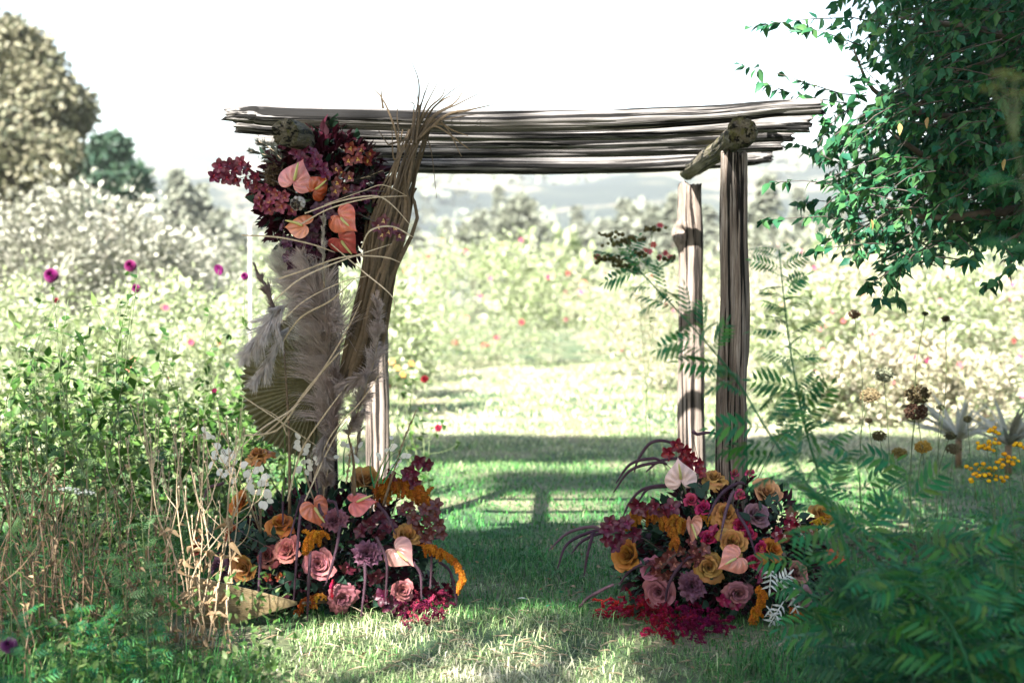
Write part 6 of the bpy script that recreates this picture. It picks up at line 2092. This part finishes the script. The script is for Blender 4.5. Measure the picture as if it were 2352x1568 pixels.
# ------------------------------------------------------------------ sunny beds behind the lawn
def bush(label, x, y, r, h, n, mat, leaf=0.09, group=None, flowers=0, fcol=None, fs=0.045, name='flowering_bush', shape=1.0, T=CARD, stems=6, cat='bush'):
    t = thing(name, label, cat, (x, y, 0), group)
    cl = ball(max(14, n // 40), (x, y, h * 0.5), (r, r * 0.9, h * 0.52), 0.5)              # leaves gather in sprays, with gaps between
    p = cl[rng.integers(0, len(cl), n)] + rng.normal(0, 1, (n, 3)) * np.array([r, r, h * 0.55]) * 0.12
    leaf = leaf * rng.uniform(0.7, 1.5)
    w = 1 + 0.35 * (fbm(p[:, 0] * 1.9 + p[:, 2], p[:, 2] * 1.9 + p[:, 1], 7) - 0.5)
    p[:, :2] = (p[:, :2] - (x, y)) * w[:, None] + (x, y)
    p[:, 2] *= 0.85 + 0.4 * fbm(p[:, 0] * 2.2, p[:, 1] * 2.2, 8)
    p = p[p[:, 2] > 0.03]
    d = nrm((p - (x, y, h * 0.2)) / (r, r, h)) + rng.normal(0, 0.6, p.shape)
    V, Fs = scatter(T, p, rot_frames(d, rng.normal(0, 0.6, len(p))), leaf * rng.uniform(0.55, 1.3, len(p)))
    part('foliage', V, Fs, mat, t, stuff=True)
    for k in range(stems):
        e = p[rng.integers(len(p))]
        V, Fs = tube(stem_path((x + rng.normal(0, r * 0.15), y, 0), e + (0, 0, 0.1), 0.05, 8), np.linspace(0.012, 0.004, 8), 5)
        part('stem', V, Fs, M_STEM, t)
    for k in range(flowers):
        f = sph(1)[0]
        f = np.array([f[0], -abs(f[1]), f[2] * 0.9 + 0.15])
        q = np.array([x, y, h * 0.55]) + f * (r, r * 0.9, h * 0.52)
        c = np.array(fcol[rng.integers(len(fcol))])
        link('flower', BLOOM, t, mat4(frame((rng.normal(0, 0.4), -1, 0.3), (0, 0, 1)), q, fs * rng.uniform(0.7, 1.3)), c)
    return t


REDS = [(0.24, 0.012, 0.02), (0.28, 0.035, 0.025), (0.24, 0.02, 0.06), (0.4, 0.1, 0.05)]
PINKS = [(0.3, 0.02, 0.09), (0.4, 0.1, 0.14), (0.42, 0.16, 0.11), (0.26, 0.012, 0.04)]
bush('great domed pale bush dotted with red flowers at the end of the lawn', gx_at(1110, 31), 31, 2.2, 2.6, 9000, M_DOME, 0.11, None, 24, REDS, 0.07)
LB_I = RB_I = 0
LB_LABELS = ['pale bush just right of the back left post', 'pale bush behind the red-flowered bush, left edge of the sunlit lawn', 'tall pale bush rising behind the back left post', 'pale bush at the far left end of the sunlit lawn',
             'pale bush behind the dried palm bundle', 'pale bush directly behind the pampas plumes', 'pale bush behind the slim brown plume', 'pale bush behind the magenta flower that is turned away',
             'pale bush right of the half-seen magenta flower', 'pale bush behind the half-seen magenta flower', 'pale bush behind the leftmost magenta flower', 'pale bush cut by the left edge behind the leafy bed',
             'pale bush behind the white stake', 'low pale bush behind the middle of the leafy bed', 'low pale bush left of the olive palm fan', 'low pale bush behind the left part of the leafy bed']
RB_LABELS = ['pale bush left of the dark-headed leaning tansy tip', 'pale bush behind the coral red blooms on the tall stem', 'pale pink-dotted bush right behind the back right post', 'pale pink-dotted bush just right of the front right post',
             'pale bush behind the upright feathery tansy', 'pale bush right of the upright feathery tansy', 'pale bush behind the brown wilted flower head', 'pale bush under the lowest hanging branch tip of the dark tree',
             'pale bush behind the small round dark seed head', 'pale bush behind the left spiky silver plant', 'pale bush at the right edge behind the right spiky plant', 'far pale bush at the right end of the sunlit lawn',
             'far tall pale bush seen between the two right posts', 'far tall pale bush under the left edge of the dark tree', 'far tall pale bush under the middle of the dark tree', 'far tall pale bush behind the spiky silver plants',
             'far pale bush cut by the right edge', 'far pale bush closing the end of the lawn path, right side', 'low faded bush below the brown wilted flower head', 'low faded bush at the foot of the left spiky plant',
             'low faded bush behind the big dark seed heads', 'low faded bush at the lawn edge behind the feathery tansy']
LB, RB = 'bushes of the sunny bed left of the lawn', 'bushes of the sunny bed right of the lawn'
for x, y, r, h in [(gx_at(915, 21), 21, 0.65, 1.45), (gx_at(955, 25), 25, 0.7, 1.6), (gx_at(885, 27), 27, 0.9, 2.3), (gx_at(960, 36), 36, 1.0, 2.2), (gx_at(820, 18), 18, 0.8, 1.6), (gx_at(760, 22), 22, 1.0, 1.9), (gx_at(640, 20), 20, 1.0, 1.7), (gx_at(520, 17), 17, 0.9, 1.55),
                   (gx_at(390, 19), 19, 1.0, 1.6), (gx_at(250, 17), 17, 0.9, 1.5), (gx_at(90, 18), 18, 1.0, 1.6), (gx_at(-40, 16), 16, 0.9, 1.5), (gx_at(560, 26), 26, 1.2, 1.9), (gx_at(340, 14), 14, 0.7, 1.2), (gx_at(480, 13.4), 13.4, 0.6, 1.1), (gx_at(160, 13.5), 13.5, 0.7, 1.2)]:
    LB_I += 1
    bush(LB_LABELS[LB_I - 1], x, y, r, h, 3000, M_BED, 0.068, LB, 2, REDS, 0.038)
for x, y, r, h in [(gx_at(1450, 27), 27, 1.0, 1.9), (gx_at(1520, 23), 23, 0.8, 1.7), (gx_at(1600, 22), 22, 0.9, 1.9), (gx_at(1700, 24), 24, 1.0, 2.1), (gx_at(1790, 21), 21, 0.9, 1.8), (gx_at(1880, 19), 19, 0.8, 1.6), (gx_at(1960, 22), 22, 1.0, 2.1), (gx_at(2060, 20), 20, 1.0, 1.9),
                   (gx_at(2170, 19), 19, 0.9, 1.8), (gx_at(2270, 21), 21, 1.0, 2.0), (gx_at(2370, 19), 19, 1.0, 1.9), (gx_at(1480, 34), 34, 1.3, 2.2), (gx_at(1640, 32), 32, 1.3, 2.5), (gx_at(1850, 29), 29, 1.3, 2.5), (gx_at(2050, 30), 30, 1.4, 2.7), (gx_at(2250, 28), 28, 1.3, 2.6),
                   (gx_at(2420, 26), 26, 1.2, 2.4), (gx_at(1390, 38), 38, 1.2, 2.0), (gx_at(1990, 16.5), 16.5, 0.6, 1.0), (gx_at(2230, 16.0), 16.0, 0.6, 0.9), (gx_at(2110, 17), 17, 0.6, 1.0), (gx_at(1840, 16.8), 16.8, 0.5, 0.9)]:
    RB_I += 1
    bush(RB_LABELS[RB_I - 1], x, y, r, h, 3000, M_BEDDRY if rng.random() < 0.45 else M_BED, 0.068, RB, 4, PINKS, 0.038)
# spiky silver-leaved plants at the right
for x, d, s, lab in [(2205, 12.5, 0.55, 'spiky silver-green plant with sword leaves in the right bed, left of two'), (2320, 12.0, 0.55, 'spiky silver-green plant with sword leaves near the right edge')]:
    b = np.array([gx_at(x, d), d, 0.25])
    t = thing('spiky_plant', lab, 'plant', (b[0], d, 0))
    for k in range(26):
        a = rng.random() * 6.28
        dv = nrm(np.array([math.cos(a), math.sin(a), rng.uniform(0.35, 1.6)]))
        L = s * rng.uniform(0.7, 1.1)
        p = smooth_path([b, b + dv * L * 0.5, b + dv * L + (0, 0, -0.12 * L)], 7)
        V, Fs = ribbon(p, 0.05 * np.array([0.5, 0.9, 1, 0.9, 0.7, 0.4, 0.06]), (0, -0.5, 1), 0.3)
        part('leaf', V, Fs, M_SILVER, t)
    V, Fs = tube(np.array([(b[0], d, 0), b]), 0.03, 7)
    part('stem', V, Fs, M_STEM_BROWN, t)

# silver shrubs at the left
SG = 'silver-grey shrubs at the left'
for x, y, r, h, lab in [(gx_at(210, 24), 24, 1.5, 3.2, 'great silver-grey shrub under the oak, tallest of the silver shrubs'), (gx_at(90, 23), 23, 1.1, 2.7, 'silver-grey shrub at the left edge below the oak'), (gx_at(350, 25), 25, 1.2, 2.7, 'silver-grey shrub right of the tallest one'), (gx_at(470, 27), 27, 1.0, 2.1, 'low silver-grey shrub beside the white stake')]:
    bush(lab, x, y, r, h, 7000, M_SILVER, 0.085, SG, name='silver_shrub', cat='shrub')
# white stake and low white rail
q = P(574, 512, 16)
V, Fs = tube(np.array([(q[0], 16, -0.05), (q[0], 16, q[2])]), 0.02, 8)
solo('garden_stake', V, Fs, stem_mat('whitewashed_wood', (0.22, 0.2, 0.17), (0.32, 0.3, 0.27)), 'thin white garden stake standing left of the slim brown plume', 'stake', base=(q[0], 16, 0))


# ------------------------------------------------------------------ trees
def tree(name, label, base, lobes, n, leaf, mat, trunk_r, fork_z, group=None, T=CARD):
    t = thing(name, label, 'tree', base, group)
    Vs = []
    fork = np.array([base[0], base[1], fork_z])
    V, Fs = tube(smooth_path([(base[0], base[1], -0.2), (base[0] + 0.1, base[1], fork_z * 0.5), fork], 8), np.linspace(trunk_r, trunk_r * 0.7, 8), 9)
    part('trunk', V, Fs, M_BARK, t)
    vol = np.array([r[0] * r[2] for _, r in lobes], float)
    for (c, r), v in zip(lobes, vol / vol.sum()):
        m = int(n * v)
        cl = ball(max(10, m // 30), c, r, 0.55)
        k = rng.integers(0, len(cl), m)
        p = cl[k] + rng.normal(0, 1, (m, 3)) * np.min(r) * 0.17
        p[:, 2] += 0.1 * np.min(r)
        V, Fs = scatter(T, p, rot_frames(sph(m) + (0, 0, 0.15), rng.random(m) * 6), leaf * rng.uniform(0.6, 1.4, m))
        Vs.append((V, Fs))
        c = np.asarray(c)
        V, Fs = tube(smooth_path([fork, (fork + c) / 2 + rng.normal(0, 0.3, 3), c], 7), np.linspace(trunk_r * 0.5, trunk_r * 0.12, 7), 6)
        part('limb', V, Fs, M_BARK, t)
    V, Fs = cat_geo(Vs)
    part('crown', V, Fs, mat, t, stuff=True, smooth=False)
    return t


def lob(x, y, d, r):
    return (P(x, y, d), np.array([r, r * 0.9, r * 0.85]) * d / FPX)


tree('oak_tree', 'large pale-topped oak at the far left, its crown cut by the picture edge', (gx_at(20, 48), 48, 0),
     [lob(30, 130, 47, 85), lob(-60, 200, 48, 110), lob(80, 240, 47, 100), lob(150, 275, 48, 55), lob(0, 330, 46, 90), lob(110, 370, 46, 75), lob(-60, 420, 47, 110), lob(60, 450, 47, 80), lob(170, 240, 49, 40), lob(10, 520, 48, 70)], 46000, 0.24, M_OAK, 0.55, 3.2)
tree('dark_tree', 'dark green round tree right of the oak, behind the silver shrubs', (gx_at(235, 60), 60, 0),
     [lob(215, 395, 60, 60), lob(255, 350, 60, 42), lob(275, 420, 60, 55), lob(310, 440, 61, 40), lob(200, 450, 60, 55)], 12000, 0.32, M_FARGREEN, 0.4, 2.5)


def conifer(label, x, d, ytop, half, group, mat=None):
    top = P(x, ytop, d)
    h = top[2]
    R = half * d / FPX
    t = thing('conifer', label, 'tree', (top[0], d, 0), group)
    V, Fs = tube(np.array([(top[0], d, -0.3), (top[0], d, h * 0.5), (top[0], d, h)]), [R * 0.09, R * 0.06, 0.02], 7)
    part('trunk', V, Fs, M_BARK, t)
    n = 1100
    u = rng.random(n) ** 0.8
    a = rng.random(n) * 6.28
    rr = R * np.minimum((1.02 - u) ** 0.8, 0.75) * rng.uniform(0.35, 1.1, n) * (0.45 + 1.0 * vn(u * 11 + x, a * 0.9, 3))
    p = np.stack([top[0] + rr * np.cos(a), d + rr * np.sin(a), h * (0.10 + 0.9 * u)], -1)
    dv = np.stack([np.cos(a), np.sin(a), -0.35 + 0 * a], -1)
    V, Fs = scatter(CARD, p, rot_frames(dv, rng.normal(0, 0.5, n)), R * rng.uniform(0.12, 0.34, n))
    part('crown', V, Fs, mat or M_CONIFER, t, stuff=True, smooth=False)


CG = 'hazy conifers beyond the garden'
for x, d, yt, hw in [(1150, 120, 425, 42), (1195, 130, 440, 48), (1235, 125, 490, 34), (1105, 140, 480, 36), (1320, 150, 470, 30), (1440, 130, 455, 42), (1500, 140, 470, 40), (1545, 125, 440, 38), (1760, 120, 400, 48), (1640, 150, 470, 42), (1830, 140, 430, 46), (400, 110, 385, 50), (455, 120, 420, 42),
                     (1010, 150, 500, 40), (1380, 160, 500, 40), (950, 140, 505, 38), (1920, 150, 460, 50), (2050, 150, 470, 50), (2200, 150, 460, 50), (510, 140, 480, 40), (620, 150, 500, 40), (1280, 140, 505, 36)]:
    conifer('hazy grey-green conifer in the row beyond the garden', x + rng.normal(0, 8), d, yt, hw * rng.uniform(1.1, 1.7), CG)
# a row of low hazy shrubs closing the garden
HG = 'low hazy shrubs closing the garden'
for k in range(26):
    x = -150 + k * 105 + rng.normal(0, 25)
    d = rng.uniform(60, 85)
    h = rng.uniform(2.6, 4.6)
    bush('low hazy shrub in the line closing the garden', gx_at(x, d), d, rng.uniform(2.0, 3.2), h, 1500, M_BED if k % 3 else M_CONIFER, 0.3, HG, name='hazy_shrub', stems=2, cat='shrub')

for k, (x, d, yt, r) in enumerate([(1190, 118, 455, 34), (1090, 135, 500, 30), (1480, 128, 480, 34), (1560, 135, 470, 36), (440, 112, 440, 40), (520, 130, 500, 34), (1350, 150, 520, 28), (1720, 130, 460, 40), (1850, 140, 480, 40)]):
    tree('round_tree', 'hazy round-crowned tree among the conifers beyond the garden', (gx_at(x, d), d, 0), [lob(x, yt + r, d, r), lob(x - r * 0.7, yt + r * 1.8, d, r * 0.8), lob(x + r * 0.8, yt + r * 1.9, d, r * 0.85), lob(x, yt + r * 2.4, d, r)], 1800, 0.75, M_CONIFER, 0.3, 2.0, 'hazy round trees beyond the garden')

# the leafy tree on the right whose branches hang into the picture
BT = np.array([4.3, 8.6, 0])
bt = thing('leafy_tree', 'big dark green broadleaf tree on the right, branches hanging beside the arbour', 'tree', BT)
V, Fs = tube(smooth_path([BT + (0, 0, -0.1), BT + (0.05, 0, 1.2), BT + (-0.05, 0, 2.4), BT + (0.1, 0.1, 4.5)], 12), np.linspace(0.17, 0.10, 12), 10)
part('trunk', V, Fs, M_BARK, bt)
TL = [mesh_np('leaf', *leaf_t(w, 0.07, dr), M_TREELEAF) for w, dr in ((0.52, 0.12), (0.46, 0.22), (0.56, 0.05))]
twigs = []
named = [([(1990, 220), (1930, 215), (1850, 190), (1790, 170), (1705, 150)], 7.6), ([(1960, 240), (1900, 230), (1820, 215), (1740, 185)], 7.6), ([(2050, 60), (1950, 40), (1850, 45), (1770, 55), (1718, 62)], 7.3), ([(1990, 110), (1910, 80), (1840, 60)], 7.3),
         ([(2080, 260), (2020, 200), (1960, 120), (1900, 30)], 7.4), ([(2060, 270), (1990, 250), (1960, 195), (1990, 160)], 7.4), ([(2000, 470), (1930, 430), (1850, 415), (1765, 420)], 7.5), ([(2010, 420), (1930, 380), (1860, 340), (1820, 330)], 7.5),
         ([(2030, 540), (1930, 500), (1840, 500), (1745, 505)], 7.6), ([(2060, 560), (1980, 560), (1900, 570), (1875, 575)], 7.4), ([(2100, 560), (2060, 610), (2040, 650), (2020, 690)], 7.3), ([(2090, 580), (2050, 620), (2000, 650), (1990, 660)], 7.3),
         ([(2140, 560), (2080, 600), (2060, 660), (2065, 690)], 7.2), ([(2000, 330), (1930, 300), (1880, 260), (1860, 230)], 7.5), ([(2300, 560), (2330, 600), (2290, 640), (2255, 660)], 7.0), ([(2200, 540), (2240, 580), (2220, 600)], 7.0), ([(2010, 480), (1940, 470), (1880, 460), (1830, 470)], 7.8)]
for pts, d in named:
    twigs.append(([P(x, y, d + 0.25 * (i == 0)) for i, (x, y) in enumerate(pts)], 26))
poly = np.array([(1880, -60), (1960, 90), (2030, 190), (1990, 250), (1930, 290), (1860, 330), (1845, 400), (1880, 450), (1850, 540), (1930, 590), (2030, 640), (2090, 590), (2230, 570), (2330, 600), (2460, 620), (2460, -60)], float)


def inpoly(x, y):
    r = False
    j = len(poly) - 1
    for i in range(len(poly)):
        if (poly[i, 1] > y) != (poly[j, 1] > y) and x < (poly[j, 0] - poly[i, 0]) * (y - poly[i, 1]) / (poly[j, 1] - poly[i, 1]) + poly[i, 0]:
            r = not r
        j = i
    return r


cnt = 0
while cnt < 1150:
    x, y = rng.uniform(1860, 2460), rng.uniform(-60, 650)
    if not inpoly(x, y):
        continue
    if rng.random() > 0.5 + 0.5 * np.clip((x - 1900) / 330, 0, 1):
        continue
    cnt += 1
    d = rng.uniform(7.0, 9.6)
    e = P(x, y, d)
    s = e + np.array([rng.uniform(0.2, 0.5), rng.normal(0, 0.12), rng.uniform(0.0, 0.28)])
    twigs.append(([s, (s + e) / 2 + (0, 0, 0.05), e], 15))
for k in range(420):                                     # the rest of the crown, above and to the right of the frame
    e = ball(1, (4.0, 8.6, 4.6), (1.7, 1.5, 1.5))[0]
    twigs.append(([e + (0.25, 0, 0.15), e + (0.1, 0, 0.1), e], 15))
limb_ends = []
leaf_p, leaf_d, leaf_s = [], [], []
twig_geo = []
for pts, nl in twigs:
    p = smooth_path(pts, 14)
    twig_geo.append(tube(p[[0, 3, 6, 9, 13]], np.linspace(0.0045, 0.0015, 5), 4, False))
    limb_ends.append(p[0])
    for q in range(nl):
        u = rng.uniform(0.02, 1) * 12.9 if q else 12.9
        i = int(u)
        b = p[i] + (p[i + 1] - p[i]) * (u - i)
        sd = nrm(np.array([rng.normal(0, 1), rng.normal(0, 1), rng.uniform(-1.6, 0.25)]))
        leaf_p.append(b)
        leaf_d.append(nrm(sd + nrm(p[i + 1] - p[i]) * 0.5))
        leaf_s.append(rng.uniform(0.052, 0.092))
leaf_p, leaf_d, leaf_s = np.array(leaf_p), np.array(leaf_d), np.array(leaf_s)
V, Fs = cat_geo(twig_geo)
part('twigs', V, Fs, M_STEM_DARK, bt, stuff=True)
near = np.zeros(len(leaf_p), bool)
near[rng.choice(17 * 26, 300, replace=False)] = True
Rm = rot_frames(leaf_d, rng.normal(0, 0.7, len(leaf_p)))
for k in np.nonzero(near)[0]:
    link('leaf', TL[k % 3], bt, mat4(Rm[k], leaf_p[k], leaf_s[k]))
V, Fs = scatter(LEAF_C, leaf_p[~near], Rm[~near], leaf_s[~near])
part('foliage', V, Fs, M_TREELEAF, bt, stuff=True)
yl = ball(6, P(2120, 330, 7.1), (0.45, 0.3, 0.5))
for q in yl:
    o = link('leaf', mesh_np('leaf', *leaf_t(0.45, 0.07, 0.2), M_YELLEAF) if 'YL' not in globals() else YL, bt, mat4(rot_frames(np.array([[rng.normal(0, 0.3), -0.2, -1]]))[0], q, 0.06))
    YL = o.data
    o['label'] = 'yellowed leaf'
for k in rng.choice(len(limb_ends), 26, replace=False):
    e = limb_ends[k]
    s = BT + (0, 0, rng.uniform(1.9, 4.3))
    V, Fs = tube(smooth_path([s, s + (e - s) * 0.5 + (0, 0, 0.2), e], 9), np.linspace(0.04, 0.006, 9), 6)
    part('limb', V, Fs, M_BARK, bt)
for pts in ([(2352, 230), (2200, 270), (2080, 250), (2000, 200), (1960, 110)], [(2352, 420), (2200, 400), (2080, 330), (2040, 300)], [(2352, 480), (2150, 500), (2010, 470)], [(2352, 90), (2200, 60), (2060, 40)]):
    V, Fs = tube(smooth_path([P(x, y, 7.5 + 0.1 * i) for i, (x, y) in enumerate(pts[::-1])], 12)[::-1], np.linspace(0.03, 0.005, 12), 6)
    part('limb', V, Fs, M_BARK, bt)
